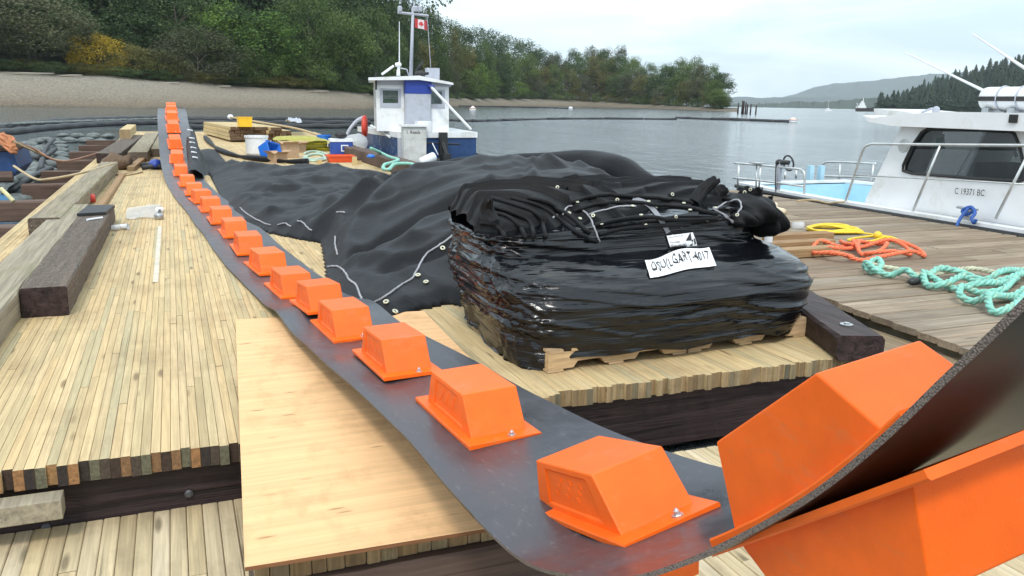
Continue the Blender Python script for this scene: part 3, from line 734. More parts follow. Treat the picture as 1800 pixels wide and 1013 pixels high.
# ================================================================== PLATFORM
# upper platform: boards on edge, 38 mm wide, running along Y
class Sheet: pass
BW = .0392
bx = MB()
def board_mesh(mats, w=.038, h=.089, c=.0016):
    b = MB(); hw = w/2-.0002
    prof = [(-hw, -h), (hw, -h), (hw, -c), (hw-c, 0), (-hw+c, 0), (-hw, -c)]
    vs = [(x, y, z) for y in (0, 1) for x, z in prof]
    for i in range(6): j = (i+1) % 6; b.f.append([i, j, 6+j, 6+i]); b.m.append(0)
    b.f.append([5, 4, 3, 2, 1, 0]); b.m.append(1); b.f.append([6, 7, 8, 9, 10, 11]); b.m.append(1); b.v = vs
    return b
plat = empty('timber_platform', (1.2, 3.64, 0), label='long floating platform decked with narrow pale boards, ending above a dark beam', cat='platform')
def place(par, ob, loc): ob.parent = par; ob.location = Vector(loc)-par.location
bmesh0 = board_mesh(None).mesh('board', [M['board'], M['end']])
bmesh1 = board_mesh(None).mesh('board', [M['board'], M['end2']])
rb = random.Random(3)
Xr = []
x = -1.72
while x < 4.02: Xr.append(x); x += BW
stuff = MB(); cnt = 0; proto = board_mesh(None)
segs = []
for i, x in enumerate(Xr):
    y = 3.64+rb.uniform(-.018, .014) + (.0 if x < 1.5 else .14*min(1, (x-1.5)/.3))
    yend = 40.0 if x > -1.5 else 38.0
    if x > 3.8: yend = 40
    first = True
    while y < yend:
        L = rb.uniform(.6, 2.6) if not first else rb.uniform(.5, 2.9)
        if y > 12: L = rb.uniform(2, 5)
        if rb.random() < .12 and y > 5.5: L = .3
        e = min(y+L, yend); segs.append((x, y, e-.0015, rb.uniform(-.0014, .0014), rb.random())); y = e; first = False
vis = lambda s_: (s_[0] < 1.2 or s_[1] < 6.0)
order = sorted([s_ for s_ in segs if vis(s_)], key=lambda s_: math.hypot(s_[0]-.3, s_[1]))
chosen = set(id(s_) for s_ in order[:298])
for s_ in segs:
    x, y0, y1, dz, q = s_
    if id(s_) in chosen:
        o = bpy.data.objects.new('board', bmesh0 if x < 1.45 else bmesh1); col.objects.link(o); place(plat, o, (x, y0, dz)); o.scale = (1, y1-y0, 1)
    else:
        mo = 0 if y0 > 4.5 else (1 if x < 1.45 else 2)
        o_ = len(stuff.v); stuff.v += [(vx+x-plat.location.x, y0+(y1-y0)*vy-plat.location.y, vz+dz) for vx, vy, vz in proto.v]
        for f, m_i in zip(proto.f, proto.m): stuff.f.append([o_+k for k in f]); stuff.m.append(0 if m_i == 0 else (1 if x < 1.45 else 2))
so = stuff.build('board_field', [M['board'], M['end'], M['end2']], kind='stuff'); so.parent = plat
# structural beams under the platform
def child(mb, name, mats, par, **k):
    off = par.location; mb.v = [(a-off.x, b-off.y, c-off.z) for a, b, c in mb.v]
    o = mb.build(name, mats, **k); o.parent = par; return o
b = MB(); b.beam(-3.2, 1.15, 3.72, 4.02, -.46, -.096, .012, axis='X', seg=30, rnd=.004); child(b, 'cross_beam', M['creox'], plat)
b = MB(); b.beam(1.17, 4.0, 3.86, 4.16, -.44, -.096, .012, axis='X', seg=20, rnd=.004); child(b, 'cross_beam', M['creox'], plat)
for k, (px, py) in enumerate(((332, 866), (72, 915))):
    p = at(px, py, -.22); b = MB(); b.lathe([(.0, -.02), (.017, -.02), (.019, -.006), (.011, 0), (.0, 0)][1:4], 14, T=Matrix.Translation((p.x, 3.70, -.24 if k == 0 else -.30)) @ Matrix.Rotation(math.pi/2, 4, 'X'))
    child(b, 'bolt_head', simple('dull bolt steel', (.10, .10, .11), .5, .3, metal=.4), plat)
ys = [11.6, 14.4, 17.1, 20.1, 23.4, 27.0, 30.5, 34]
for y in ys:
    b = MB(); x0 = -5.2 if y < 15 else -2.55-.02*(y-17)
    b.beam(x0, -1.745, y, y+.30, -.40, -.10, .015, axis='X', seg=6, rnd=.006); child(b, 'cross_timber', M['rust'], plat)
b = MB(); b.beam(-1.80, -1.745, 3.66, 39, -.34, -.05, .008, seg=20, rnd=.004); child(b, 'edge_timber', M['rust'], plat)
b = MB(); b.beam(-5.0, -1.745, 9.2, 9.5, -.40, -.12, .015, axis='X', seg=6, rnd=.006); child(b, 'cross_timber', M['rust'], plat)
b = MB(); b.beam(3.70, 4.0, 4.2, 39, -.46, -.1, .02, seg=20, rnd=.004); child(b, 'edge_beam', M['creo'], plat)
b = MB(); b.box(-1.7, 3.69, 4.2, 39, -.42, -.2); child(b, 'platform_core', M['black'], plat)
# short 4x4 off-cut lying under the board ends
b = MB(); b.beam(-1.6, -.505, 3.52, 3.62, -.185, -.10, .004, axis='X'); b.build('short_lumber_piece', M['greytim'], label='short grey-green length of square lumber lying below the board ends at lower left', cat='lumber')

# lower platform, wider boards
low = empty('lower_platform', (1.2, 2.5, -.30), label='lower platform of wider pale boards at the bottom left, below the dark cross beam', cat='platform')
lm = board_mesh(None, .064, .06, .004).mesh('board', [M['lboard'], M['end2']])
x = -1.6
while x < 3.3:
    y1 = 3.71 if x < 1.1 else 3.50
    y = rb.uniform(.4, 1.0)
    y = 0.9
    while y < y1:
        e = min(y1, y+rb.uniform(1.2, 3.0)) if y > 1.5 else rb.uniform(1.6, 3.8)
        e = min(e, y1+0)
        if y1-e < .4: e = y1
        ee = e if e < y1 else e+rb.uniform(-.004, .004)
        o = bpy.data.objects.new('board', lm); col.objects.link(o); place(low, o, (x, y, -.30+rb.uniform(-.002, .002))); o.scale = (1, ee-y-.002, 1); y = e
    x += .066
for yy in (1.2, 2.6):
    b = MB(); b.beam(-2.5, 3.3, yy, yy+.25, -.60, -.365, .01, axis='X', seg=8, rnd=.004); child(b, 'cross_beam', M['creox'], low)
# trestle under the near end of the plywood
tr_ = empty('timber_crib', (.7, 2.75, -.3), label='short crib of stacked lumber and a dark timber under the near edge of the plywood', cat='timber')
xx = .16
for k in range(19):
    b = MB(); wd = .05+.012*(k % 3); b.beam(xx, xx+wd-.003, 2.63+rb.uniform(0, .02), 2.98, -.10, -.004, .003, mend=1); child(b, 'board', [M['brownlum'] if k % 2 else M['greytim'], M['end2']], tr_); xx += wd
b = MB(); b.beam(.16, 1.35, 2.60, 2.99, -.30, -.105, .012, axis='X', seg=10, rnd=.004); child(b, 'base_timber', M['rust'], tr_)

# plywood sheet
b = MB(); P = [(.125, 2.545), (1.43, 2.50), (1.575, 5.60), (.315, 5.76)]
vs = [(x, y, z) for z in (.006, .020) for x, y in P]
b.add(vs, [(0, 3, 2, 1)], 1); b.add(vs, [(4, 5, 6, 7)], 0); b.add(vs, [(0, 1, 5, 4), (1, 2, 6, 5), (2, 3, 7, 6), (3, 0, 4, 7)], 1)
pb = b.build('plywood_sheet', [M['ply'], M['plyedge']], label='large pale plywood sheet lying under the near part of the black belt', cat='plywood')
# ================================================================== BELT WITH ORANGE FLOATS
Dm = dict(a=.641, b=.284, a2=.356, b2=.218, h=.162, so=.063, sb=.032)
def V3(*a): return Vector(a)
W1 = V3(1, .05, .02)
ST = []                                     # stations: left edge, across direction, width
def stc(c, W=(1, 0, 0), l=.31, wd=.65): W = Vector(W).normalized(); ST.append((Vector(c)-W*l, W, wd))
for y_, z_ in ((25.2, 1.16), (24.2, 1.17), (23.2, 1.15), (22.2, 1.10)): stc((.02, y_, z_))
for c in ((.02, 21.2, .98), (.03, 20.2, .78), (.04, 19.2, .50), (.06, 18.2, .25), (.11, 16.9, .07), (.18, 15.3, .025), (.26, 13.86, .02), (.33, 12.8, .02), (.41, 11.8, .02), (.48, 10.65, .02), (.56, 9.57, .02), (.62, 8.49, .02), (.70, 7.48, .02)): stc(c, (1, .06, 0))
stc((.77, 6.55, .025), (1, .05, 0), .28); stc((.80, 6.05, .045), (1, .05, .0), .27); stc((.84, 5.55, .115), (1, .05, .03), .28)
stc((.885, 4.90, .120), (1, .04, .03), .29); stc((.962, 3.953, .191), (1, .08, .02), .3); stc((1.037, 2.963, .251), (1, .08, .04), .302); stc((1.05, 2.4, .30), (.99, .08, .12), .305)
for p in ((.763, 1.867, .311), (.770, 1.546, .43), (.80, 1.347, .531), (.84, 1.21, .635), (.872, 1.097, .741), (.88, 1.008, .826), (.872, .908, .924), (.864, .806, 1.040), (.864, .728, 1.144), (.868, .637, 1.267), (.88, .56, 1.39), (.885, .48, 1.52), (.90, .41, 1.70), (.92, .37, 1.95), (.95, .37, 2.25)):  # last stations lie out of view, added to shade the lower float
    t = min(1, max(0, (1.87-p[1])/.8)); W = (V3(.98, .07, .2)*(1-t)+V3(.99, .02, .14)*t).normalized(); ST.append((Vector(p), W, .66))
Ls = smooth_path([s_[0] for s_ in ST], 10); Ws = smooth_path([s_[1] for s_ in ST], 10); wds = smooth_path([V3(s_[2], 0, 0) for s_ in ST], 10)
NB = len(Ls); BF = []
for i in range(NB):
    T = (Ls[min(i+1, NB-1)]-Ls[max(i-1, 0)]).normalized(); W = Ws[i].normalized(); W = (W-T*W.dot(T)*.0).normalized()
    n_ = W.cross(-T).normalized()
    if n_.z < 0 and i < NB*.8: n_ = -n_
    BF.append((Ls[i], T, W, n_, wds[i].x))
TH = .0105
boom = empty('float_boom', tuple(ST[14][0]), label='long black belt bolted with a row of orange floats, curling up at lower right', cat='float boom')
OFF = Vector(boom.location)
b = MB(); nc = 8
wr = lambda i, k: (noise.noise(Vector((Ls[i].x*2, Ls[i].y*1.6, k*.9)))*.012 if Ls[i].y > 3 else 0)
top = [[BF[i][0]+BF[i][2]*(BF[i][4]*k/nc)+BF[i][3]*wr(i, k)-OFF for k in range(nc+1)] for i in range(NB)]
bot = [[top[i][k]-BF[i][3]*TH for k in range(nc+1)] for i in range(NB)]
b.grid(top, 0); b.grid(bot, 2)
o = len(b.v)
for side_ in (0, nc):
    for i in range(NB-1):
        b.add([top[i][side_], top[i+1][side_], bot[i+1][side_], bot[i][side_]], [(0, 1, 2, 3)], 1 if Ls[i].y < 2.2 else 2)
b.add([top[-1][k] for k in range(nc+1)]+[bot[-1][k] for k in range(nc, -1, -1)], [tuple(range(2*nc+2))], 1)
bo = b.build('belt', [M['belt'], M['cord'], M['under']], parent=boom, smooth=False)
for p in bo.data.polygons: p.use_smooth = p.material_index != 1
# surface lookup in a float's own frame: height of belt surface at local y
def frame_from(pos, Wd, Td, Nd):
    m = Matrix((Wd, -Td, Nd)).transposed().to_4x4(); m.translation = pos; return m   # local x = across, y = away from camera, z = outward
PNP = {
 1: ((1.067, 1.889, .373), (.98, .07, .20), (-.01, .96, -.28), (-.21, .28, .94)),
 0: ((1.042, 1.015, .85), (.99, .02, .14), (.07, .77, -.63), (-.13, .64, .76)),
}
def float_mesh(mirror=False, conform=None, recess=True):
    a, bb, a2, b2, h, so, sb = (Dm[k] for k in ('a', 'b', 'a2', 'b2', 'h', 'so', 'sb'))
    zf = conform or (lambda y: 0.0)
    body = MB()
    by, bxx = a/2-so, bb/2-sb
    cs = [(-1, -1), (1, -1), (1, 1), (-1, 1)]
    base = [V3(sx*bxx, sy*by, zf(sy*by)+.004) for sx, sy in cs]; tp = [V3(sx*b2/2, sy*a2/2, h) for sx, sy in cs]
    vs = base+tp
    body.add(vs, [(4, 5, 6, 7), (0, 1, 5, 4), (1, 2, 6, 5), (2, 3, 7, 6)], 0)
    # camera-side long face with a recessed panel
    A, B_, C_, D_ = base[3], base[0], tp[0], tp[3]
    def q(u, v, d=0):
        p = (A*(1-u)+B_*u)*(1-v)+(D_*(1-u)+C_*u)*v; return p+V3(d, 0, 0)
    if recess:
        u0, u1, v0, v1 = .16, .84, .18, .86
        O = [q(0, 0), q(1, 0), q(1, 1), q(0, 1)]; I = [q(u0, v0), q(u1, v0), q(u1, v1), q(u0, v1)]; J = [p+V3(.005, 0, 0) for p in I]
        body.add(O+I+J, [(0, 1, 5, 4), (1, 2, 6, 5), (2, 3, 7, 6), (3, 0, 4, 7), (4, 5, 9, 8), (5, 6, 10, 9), (6, 7, 11, 10), (7, 4, 8, 11), (8, 9, 10, 11)])
        rr = random.Random(2)
        for k in range(9):                  # raised moulded marks
            u = .27+.05*k; v = .38+.14*(k % 3); s_ = .014
            P = [q(u, v, .0028), q(u+s_*2, v, .0028), q(u+s_*2, v+s_*6, .0028), q(u, v+s_*6, .0028)]; body.add(P+[p+V3(.004, 0, 0) for p in P], [(0, 1, 2, 3), (0, 1, 5, 4), (1, 2, 6, 5), (2, 3, 7, 6), (3, 0, 4, 7)])
    else: body.add([A, B_, C_, D_], [(0, 1, 2, 3)])
    fl = MB(); n_ = 10; x_ = bb/2-(.010 if conform and not recess else 0)
    topr = [[V3(x, -a/2+a*k/n_, zf(-a/2+a*k/n_)+.017) for x in (-x_+.003, x_-.003)] for k in range(n_+1)]
    mid = [[V3(x, -a/2+a*k/n_, zf(-a/2+a*k/n_)+.013) for x in (-x_, x_)] for k in range(n_+1)]
    low_ = [[V3(x, -a/2+a*k/n_, zf(-a/2+a*k/n_)+.001) for x in (-x_, x_)] for k in range(n_+1)]
    fl.grid(topr)
    for s_ in (0, 1):
        fl.grid([[topr[k][s_], mid[k][s_]] for k in range(n_+1)]); fl.grid([[mid[k][s_], low_[k][s_]] for k in range(n_+1)])
    for k in (0, n_): fl.add([topr[k][0], topr[k][1], mid[k][1], mid[k][0]], [(0, 1, 2, 3)]); fl.add([mid[k][0], mid[k][1], low_[k][1], low_[k][0]], [(0, 1, 2, 3)])
    bl = MB()
    for sy in (-1,):
        y = sy*(a/2-.032); z = zf(y)
        bl.lathe([(.016, z+.017), (.016, z+.020), (.0155, z+.021), (.008, z+.0215), (.008, z+.029), (.006, z+.031), (.004, z+.036)], 8, T=Matrix.Translation((.035, y, 0)))
    return body, fl, bl
def bevel_me(me, w_=.004):
    import bmesh
    bm = bmesh.new(); bm.from_mesh(me); bmesh.ops.remove_doubles(bm, verts=bm.verts, dist=1e-5)
    bmesh.ops.recalc_face_normals(bm, faces=bm.faces)
    ed = [e for e in bm.edges if len(e.link_faces) == 2 and e.calc_face_angle(0) > .3 and e.calc_length() > .05]
    bmesh.ops.bevel(bm, geom=ed, offset=w_, segments=2, affect='EDGES', profile=.5); bm.to_mesh(me); bm.free()
    return me
fb, ff_, fbolt = float_mesh()
me_b = bevel_me(fb.mesh('float_block', M['orange'])); me_f = ff_.mesh('flange', M['orange']); me_o = fbolt.mesh('bolt', M['steel'])
def nearest(y):
    return min(range(NB), key=lambda i: abs(Ls[i].y-y))
def mk_float(mat, meshes):
    o_ = []
    par = None
    for nm, me in zip(('float_block', 'flange', 'bolt'), meshes):
        o = bpy.data.objects.new(nm, me); col.objects.link(o)
        if par is None: o.parent = boom; o.matrix_parent_inverse = Matrix.Identity(4); o.matrix_local = Matrix.Translation(-OFF) @ mat; par = o
        else: o.parent = par
    return par
fpos = [(c.x, c.y, c.z) for c in ()]
centers = [(.02, 25.1), (.02, 24.15), (.02, 23.2), (.02, 22.2), (.02, 21.2), (.03, 20.2), (.04, 19.2), (.06, 18.2), (.11, 16.95), (.18, 15.25), (.26, 13.86), (.33, 12.8), (.41, 11.8), (.48, 10.65), (.56, 9.57), (.62, 8.49), (.70, 7.48), (.775, 6.5), (.845, 5.58), (.888, 4.90), (.962, 3.953), (1.037, 2.963)]
for cx, cy in centers:
    i = nearest(cy); L0, T, W, n_, wd = BF[i]
    # exact point on the surface at this y
    c = L0+W*((cx-L0.x)/max(.2, W.x)); c = c+T*((cy-c.y)/T.y)
    Tx = T-n_*T.dot(n_); Wd = Tx.cross(n_).normalized()
    if Wd.x < 0: Wd = -Wd
    yaxis = n_.cross(Wd).normalized()
    tw = random.uniform(-.045, .045)
    m = Matrix((Wd, yaxis, n_)).transposed().to_4x4(); m.translation = c+n_*.002
    mk_float(m @ Matrix.Rotation(tw, 4, 'Z'), (me_b, me_f, me_o))
def conform_for(mat, lo, hi):
    inv = mat.inverted(); pts = []
    for i in range(NB):
        for k in (.1, .3, .5):
            q = inv @ (BF[i][0]+BF[i][2]*(BF[i][4]*k)); 
            if abs(q.y) < .5: pts.append((q.y, q.z))
    def f(y):
        c = sorted(pts, key=lambda p: abs(p[0]-y))[:6]; return max(lo, min(hi, sum(p[1] for p in c)/len(c)))
    return f
for k in (1, 0):
    p, Wd, Yd, Nd = PNP[k]; Nd = Vector(Nd).normalized(); Wd = Vector(Wd).normalized(); Yd = Nd.cross(Wd).normalized(); Wd = Yd.cross(Nd)
    m = Matrix((Wd, Yd, Nd)).transposed().to_4x4(); m.translation = Vector(p)
    f0 = conform_for(m, -.01, .085 if k == 0 else .13); f = (lambda y, f0=f0, g=(1.0 if k == 0 else .10): f0(y)*g)
    b1, f1, o1 = float_mesh(conform=f, recess=(k == 1))
    mk_float(m, (bevel_me(b1.mesh('float_block', M['orange'])), f1.mesh('flange', M['orange']), o1.mesh('bolt', M['steel'])))
    # the float bolted to the underside at the same place
    m2 = m.copy(); m2.translation = Vector(p)-Nd*(.017 if k == 0 else .03)
    if k == 0: m2 = m2 @ Matrix.Rotation(.028, 4, 'X')
    fl = Matrix.Scale(-1, 4, (0, 0, 1))
    b2_, f2_, o2_ = float_mesh(recess=False)
    for mm in (b2_, f2_): mm.v = [(x, y, -z) for x, y, z in mm.v]
    mk_float(m2, (bevel_me(b2_.mesh('float_block', M['orange'])), f2_.mesh('flange', M['orange'])))
# narrow ribbon with white rungs beside the far belt
b = MB(); PL = [((330, 300), (356, 306), 16.2), ((330, 275), (352, 276), 17.6), ((327, 250), (347, 250), 19), ((325, 232), (343, 234), 21), ((322, 222), (338, 226), 23)]
G_ = []
for l_, r_, y_ in PL:
    a, c = aty(*l_, y_), aty(*r_, y_); G_.append([a-V3(0, 0, .10), a+V3(.02, 0, .01), (a+c)/2+V3(0, 0, .05), c, c+V3(.05, 0, -.3), V3(c.x+.2, c.y, .01)])
Gs = [smooth_path([g[k] for g in G_], 5) for k in range(6)]
b.grid([[Gs[k][i] for k in range(6)] for i in range(len(Gs[0]))]); rib = b.build('curtain_strip', M['fabric'], smooth=True, label='black curtain strip with short white rungs beside the far end of the belt', cat='curtain')
for k, (px, py) in enumerate(((343, 277), (341, 268), (340, 260), (338, 251), (337, 243), (334, 229))):
    y_ = 17.5+k*.5; a = aty(px-5, py-1, y_-.3); c = aty(px+5, py+1, y_-.3); b = MB(); b.tube([a, c], .016, 6); r_ = b.build('rung', M['whitep'], smooth=True); r_.parent = rib
# support heap below the raised far end
b = MB()
for i in range(6): b.beam(-.20, .28, 18.6+i*1.1, 18.75+i*1.1+.6, 0.0, max(.08, .12+min(.95, (i)*.28)), .02, axis='X')
b.build('support_timbers', M['creox'], label='stacked dark timbers holding up the far end of the belt', cat='timber')

# ================================================================== TIMBERS ON THE LEFT DECK
def timber(name, x0, x1, y0, y1, z1, mats, label, dx=0.0, z0=.001, cat='timber', seg=24, rnd_=.004, ch=.012, group=None):
    b = MB(); e = empty(name, ((x0+x1)/2, y0, z0), label=label, cat=cat, group=group)
    T = Matrix.Identity(4); T[0][1] = dx/(y1-y0)
    bb = MB(); bb.beam(x0, x1, 0, y1-y0, 0, z1-z0, ch, mend=1, seg=seg, rnd=rnd_)
    bb.v = [(x+y*dx/(y1-y0)-(x0+x1)/2, y, z) for x, y, z in bb.v]
    o = bb.build('bar', mats, parent=e, fix=True); return e
timber('heavy_timber', -1.02, -.73, 6.30, 11.1, .205, [M['scar'], M['creo']], 'heavy dark brown timber with scarred top, nearest to the camera on the left', dx=.03)
bpy.data.objects[-1] if False else None
for yy in (8.25, 8.75):
    pass
timber('grey_timber', -1.335, -1.035, 4.9, 11.3, .19, [M['greytim'], M['greytim']], 'long grey mossy timber lying against the left side of the dark brown timber', dx=.05)
timber('long_mossy_timber', -1.46, -1.16, 9.98, 18.4, .205, [M['greytim'], M['scar']], 'long mossy flat timber running along the left edge beyond the near pair', dx=.13, seg=40)
timber('thin_brown_board', -1.00, -.90, 11.3, 17.5, .06, [M['brownlum'], M['end2']], 'thin light brown board lying right of the long mossy timber', dx=.03, seg=1)
ft = 'group'
timber('far_timber', -1.60, -1.10, 20.9, 31, .22, [M['scar'], M['creo']], 'leftmost of the three short far timbers, with a pale block on top', dx=.2)
timber('pale_block', -1.46, -1.16, 28, 33, .50, [M['newwood'], M['end2']], 'pale yellow squared timber on top of the leftmost far timber', z0=.222, seg=2)
timber('far_timber', -.98, -.55, 21.3, 33, .22, [M['greytim'], M['scar']], 'middle one of the three short far timbers', dx=.1)
timber('far_timber', -.52, -.26, 23.0, 33, .20, [M['greytim'], M['scar']], 'rightmost of the three short far timbers, touching the belt', dx=.1)
for k, (pa, pb_) in enumerate((((238, 272), (280, 246)), ((230, 300), (280, 258)))):
    a = at(*pa, .02); c = at(*pb_, .02); d = (c-a); L = d.length; b = MB(); b.beam(-.07, .07, 0, L, .0, .09, .004, mend=1)
    o = b.build('loose_board', [M['brownlum'], M['end2']], fix=True, label=('upper' if k == 0 else 'lower')+' of two diagonal brown boards leaning toward the belt', cat='board', group='diagonal boards by the belt')
    o.location = (a.x, a.y, .003); o.rotation_euler = (0, 0, math.atan2(d.y, d.x)-math.pi/2)
# burlap lump
b = MB(); b.ell((0, 0, .13), .30, .45, .19, 16)
b.v = [(x*(1+.25*noise.noise(Vector((x*5, y*5, z*5)))), y*(1+.25*noise.noise(Vector((x*4, y*5, 3)))), max(.002, z*(1+.4*noise.noise(Vector((x*6, y*6, 9)))))) for x, y, z in b.v]
p = at(208, 297, 0); o = b.build('burlap_bundle', M['burlap'], smooth=True, label='brown crumpled burlap lump at the far end of the long mossy timber', cat='bundle'); o.location = (p.x, p.y, .0)
b = MB(); b.tube(smooth_path([at(198, 300, .03), at(205, 306, .02), at(222, 304, .02), at(238, 303, .02), at(250, 302, .02), at(232, 306, .02), at(215, 308, .02), at(196, 304, .03)], 6), .02, 6)
b.build('loose_rope', M['r_tan'], smooth=True, label='thin tan rope loop lying in front of the burlap lump', cat='rope')
# white strip board
p = at(273.5, 497, 0); b = MB(); b.box(p.x-.020, p.x+.020, 7.26, 10.5, .002, .0045); b.build('white_strip', simple('whitewashed strip', (.56, .50, .40), .7, .15), label='narrow whitish strip running along the deck boards', cat='strip')
# tools
e = empty('hammer_wrench', at(280, 385, 0)); tag(e, 'dark wrench lying on the plastic sheet on the left deck', 'wrench')
b = MB(); b.tube([(0, 0, .03), (.0, .62, .03)], .017, 8); b.build('handle', M['black'], e, True)
b = MB(); b.lathe([(.05, 0), (.055, .01), (.055, .06), (.045, .075)], 12, T=Matrix.Translation((0, -.05, .0))); b.build('head', M['steel'], e, True)
b = MB(); b.lathe([(.045, 0), (.05, .01), (.05, .05), (.04, .06)], 12, T=Matrix.Translation((0, .68, .0))); b.build('ring', M['whitep'], e, True)
def film_patch(name, pxs, label, z=.012, amp=.035, cat='plastic sheet', m=None):
    P = [at(a, b_, 0) for a, b_ in pxs]; n_ = 14; G_ = []
    for i in range(n_+1):
        r_ = []
        for j in range(n_+1):
            u, v = i/n_, j/n_; p = (P[0]*(1-u)+P[1]*u)*(1-v)+(P[3]*(1-u)+P[2]*u)*v
            r_.append(V3(p.x, p.y, z+abs(noise.noise(Vector((p.x*7, p.y*4, 1))))*amp))
        G_.append(r_)
    b = MB(); b.grid(G_); return b.build(name, m or M['film'], smooth=True, label=label, cat=cat)
film_patch('plastic_sheet', [(221, 388), (276, 384), (284, 360), (224, 368)], 'crumpled clear plastic sheet on the left deck under the wrench')
for k, (px, py, rz) in enumerate(((196, 406, 1.9), (212, 404, 1.2))):
    p = at(px, py, 0); b = MB(); T = Matrix.Translation((p.x, p.y, .036)) @ Matrix.Rotation(rz, 4, 'Z') @ Matrix.Rotation(math.pi/2, 4, 'X')
    b.lathe([(.026, 0), (.034, .085), (.036, .087), (.033, .085), (.024, .004)], 14, T=T, cap=False); b.build('plastic_cup', M['film'] if k == 0 else M['whitep'], smooth=True, label=('left' if k == 0 else 'right')+' one of two overturned plastic cups beside the dark timber', cat='cup', group='plastic cups')
b = MB(); q = [at(135, 377, .23), at(186, 374, .23), at(202, 362, .23), at(155, 362, .23)]; q2 = [V3(p.x, p.y, .210) for p in q]; b.prism([V3(p.x, p.y, .208) for p in q2], (0, 0, .03)); b.build('tool_case', M['black'], fix=True, label='flat dark tool case on top of the dark brown timber', cat='case')
a = at(153, 388, .21); c = at(180, 384, .21); b = MB(); b.tube([(a.x, a.y, .218), (c.x, c.y, .218)], .012, 6); b.build('pencil', M['whitep'], label='pale marker pen beside the tool case on the dark timber', cat='pen')
p = at(146, 358, 0); b = MB(); b.lathe([(.06, 0), (.06, .15), (.05, .16)], 12, T=Matrix.Translation((p.x, p.y, .06)) @ Matrix.Rotation(1.5, 4, 'Y'), m=0); b.build('spray_can', M['red'], smooth=True, label='small red can between the mossy timbers', cat='can')
p = at(274, 298, 0); e = empty('tool_bag', (p.x, p.y, 0)); tag(e, 'small dark tool with blue cloth lying against the left edge of the belt', 'tool')
b = MB(); b.ell((0, .1, .1), .14, .3, .11, 10); b.build('cloth', M['royal'], e, True); b = MB(); b.tube([(-.25, -.2, .05), (0, -.1, .08), (.2, -.2, .05)], .05, 7); b.tube([(-.3, .5, .05), (0, .45, .08), (.1, .3, .05)], .05, 7); b.build('handle', M['black'], e, True)
# ================================================================== FABRIC HEAP
def S01(t): t = max(0.0, min(1.0, t)); return t*t*(3-2*t)
hp = [at(*p, .03) for p in [(347, 240), (352, 262), (356, 300), (372, 328), (400, 360), (425, 386), (470, 407), (520, 417), (562, 424), (566, 445), (570, 480), (577, 503), (612, 527), (652, 546), (690, 556), (722, 546)]]
hp = [(p.x, p.y) for p in hp]+[(1.60, 5.68), (1.82, 5.78), (2.1, 5.45), (3.9, 5.45), (4.5, 5.9), (5.15, 7.2), (5.45, 8.8), (5.2, 10.5), (4.6, 12.2), (4.25, 14.5)]+[(p.x, p.y) for p in [at(*q, .12) for q in [(700, 303), (655, 300), (600, 296), (560, 290), (500, 289), (430, 286), (400, 279), (385, 262), (372, 248), (362, 240)]]]
def inside(x, y, poly):
    c = False; n_ = len(poly)
    for i in range(n_):
        x1, y1 = poly[i]; x2, y2 = poly[(i+1) % n_]
        if (y1 > y) != (y2 > y) and x < (x2-x1)*(y-y1)/(y2-y1)+x1: c = not c
    return c
def segd(x, y, a, b_):
    dx, dy = b_[0]-a[0], b_[1]-a[1]; t = max(0, min(1, ((x-a[0])*dx+(y-a[1])*dy)/(dx*dx+dy*dy+1e-12))); return math.hypot(x-a[0]-t*dx, y-a[1]-t*dy), t
def polyd(x, y, pl, closed=False):
    return min(segd(x, y, pl[i], pl[(i+1) % len(pl)])[0] for i in range(len(pl) if closed else len(pl)-1))
def P2(pxs, z): return [(p.x, p.y) for p in [at(a, b_, z) for a, b_ in pxs]]
ridges = [  # (polyline, height, width)
 ([(1.20, 7.85), (1.55, 8.5), (2.05, 9.2), (2.9, 9.9), (4.1, 10.3)], .12, .28),
 ([(1.28, 7.4), (1.7, 8.3), (2.3, 9.0)], .12, .14),
 ([(3.1, 9.2), (4.2, 9.6), (4.9, 9.4)], .10, .35),
 (P2([(352, 290), (395, 318), (440, 325), (520, 318), (600, 322)], .15), .18, .35),
 (P2([(372, 340), (430, 345), (500, 338), (590, 345)], .12), .15, .22),
 (P2([(400, 372), (470, 378), (540, 372), (620, 350)], .12), .16, .16),
 (P2([(365, 300), (430, 298), (500, 302), (560, 300), (640, 318)], .15), .28, .5),
 (P2([(470, 405), (520, 398), (560, 395), (600, 380)], .1), .10, .12),
 (P2([(352, 262), (380, 285), (420, 292)], .1), .20, .4),
 ([(1.62, 6.9), (2.0, 7.0), (2.5, 7.15), (3.3, 7.2)], .08, .10),
 ([(1.25, 6.7), (1.45, 6.15), (1.5, 5.75)], .06, .09),
 ([(1.9, 7.9), (2.7, 7.7), (3.6, 7.9)], .05, .10),
 ([(1.10, 6.9), (1.35, 7.0), (1.55, 6.75)], .10, .10),
]
grooves = [([(1.45, 7.2), (2.0, 7.45), (2.9, 7.5)], .10, .08), ([(1.55, 6.45), (1.9, 6.55), (2.6, 6.6)], .06, .08), ([(2.2, 8.5), (3.2, 8.4), (4.1, 8.7)], .04, .09), ([(1.35, 8.0), (1.8, 8.8), (2.5, 9.5)], .10, .10)]
rcz = random.Random(21); CREASE = []
for k_ in range(46):
    far_ = k_ % 2; cx_, cy_ = (rcz.uniform(.9, 4.2), rcz.uniform(8.5, 16)) if far_ else (rcz.uniform(1.3, 4.6), rcz.uniform(6.0, 9.3))
    an = rcz.uniform(-.25, .35) if far_ else rcz.choice([rcz.uniform(.2, .7), rcz.uniform(-.2, .2), rcz.uniform(1.1, 1.6)]); L_ = rcz.uniform(.6, 1.7)*(1.3 if far_ else .7)
    CREASE.append((cx_-math.cos(an)*L_, cy_-math.sin(an)*L_, cx_+math.cos(an)*L_, cy_+math.sin(an)*L_, rcz.uniform(.025, .075), rcz.uniform(.07, .22)*(1.8 if far_ else 1)))
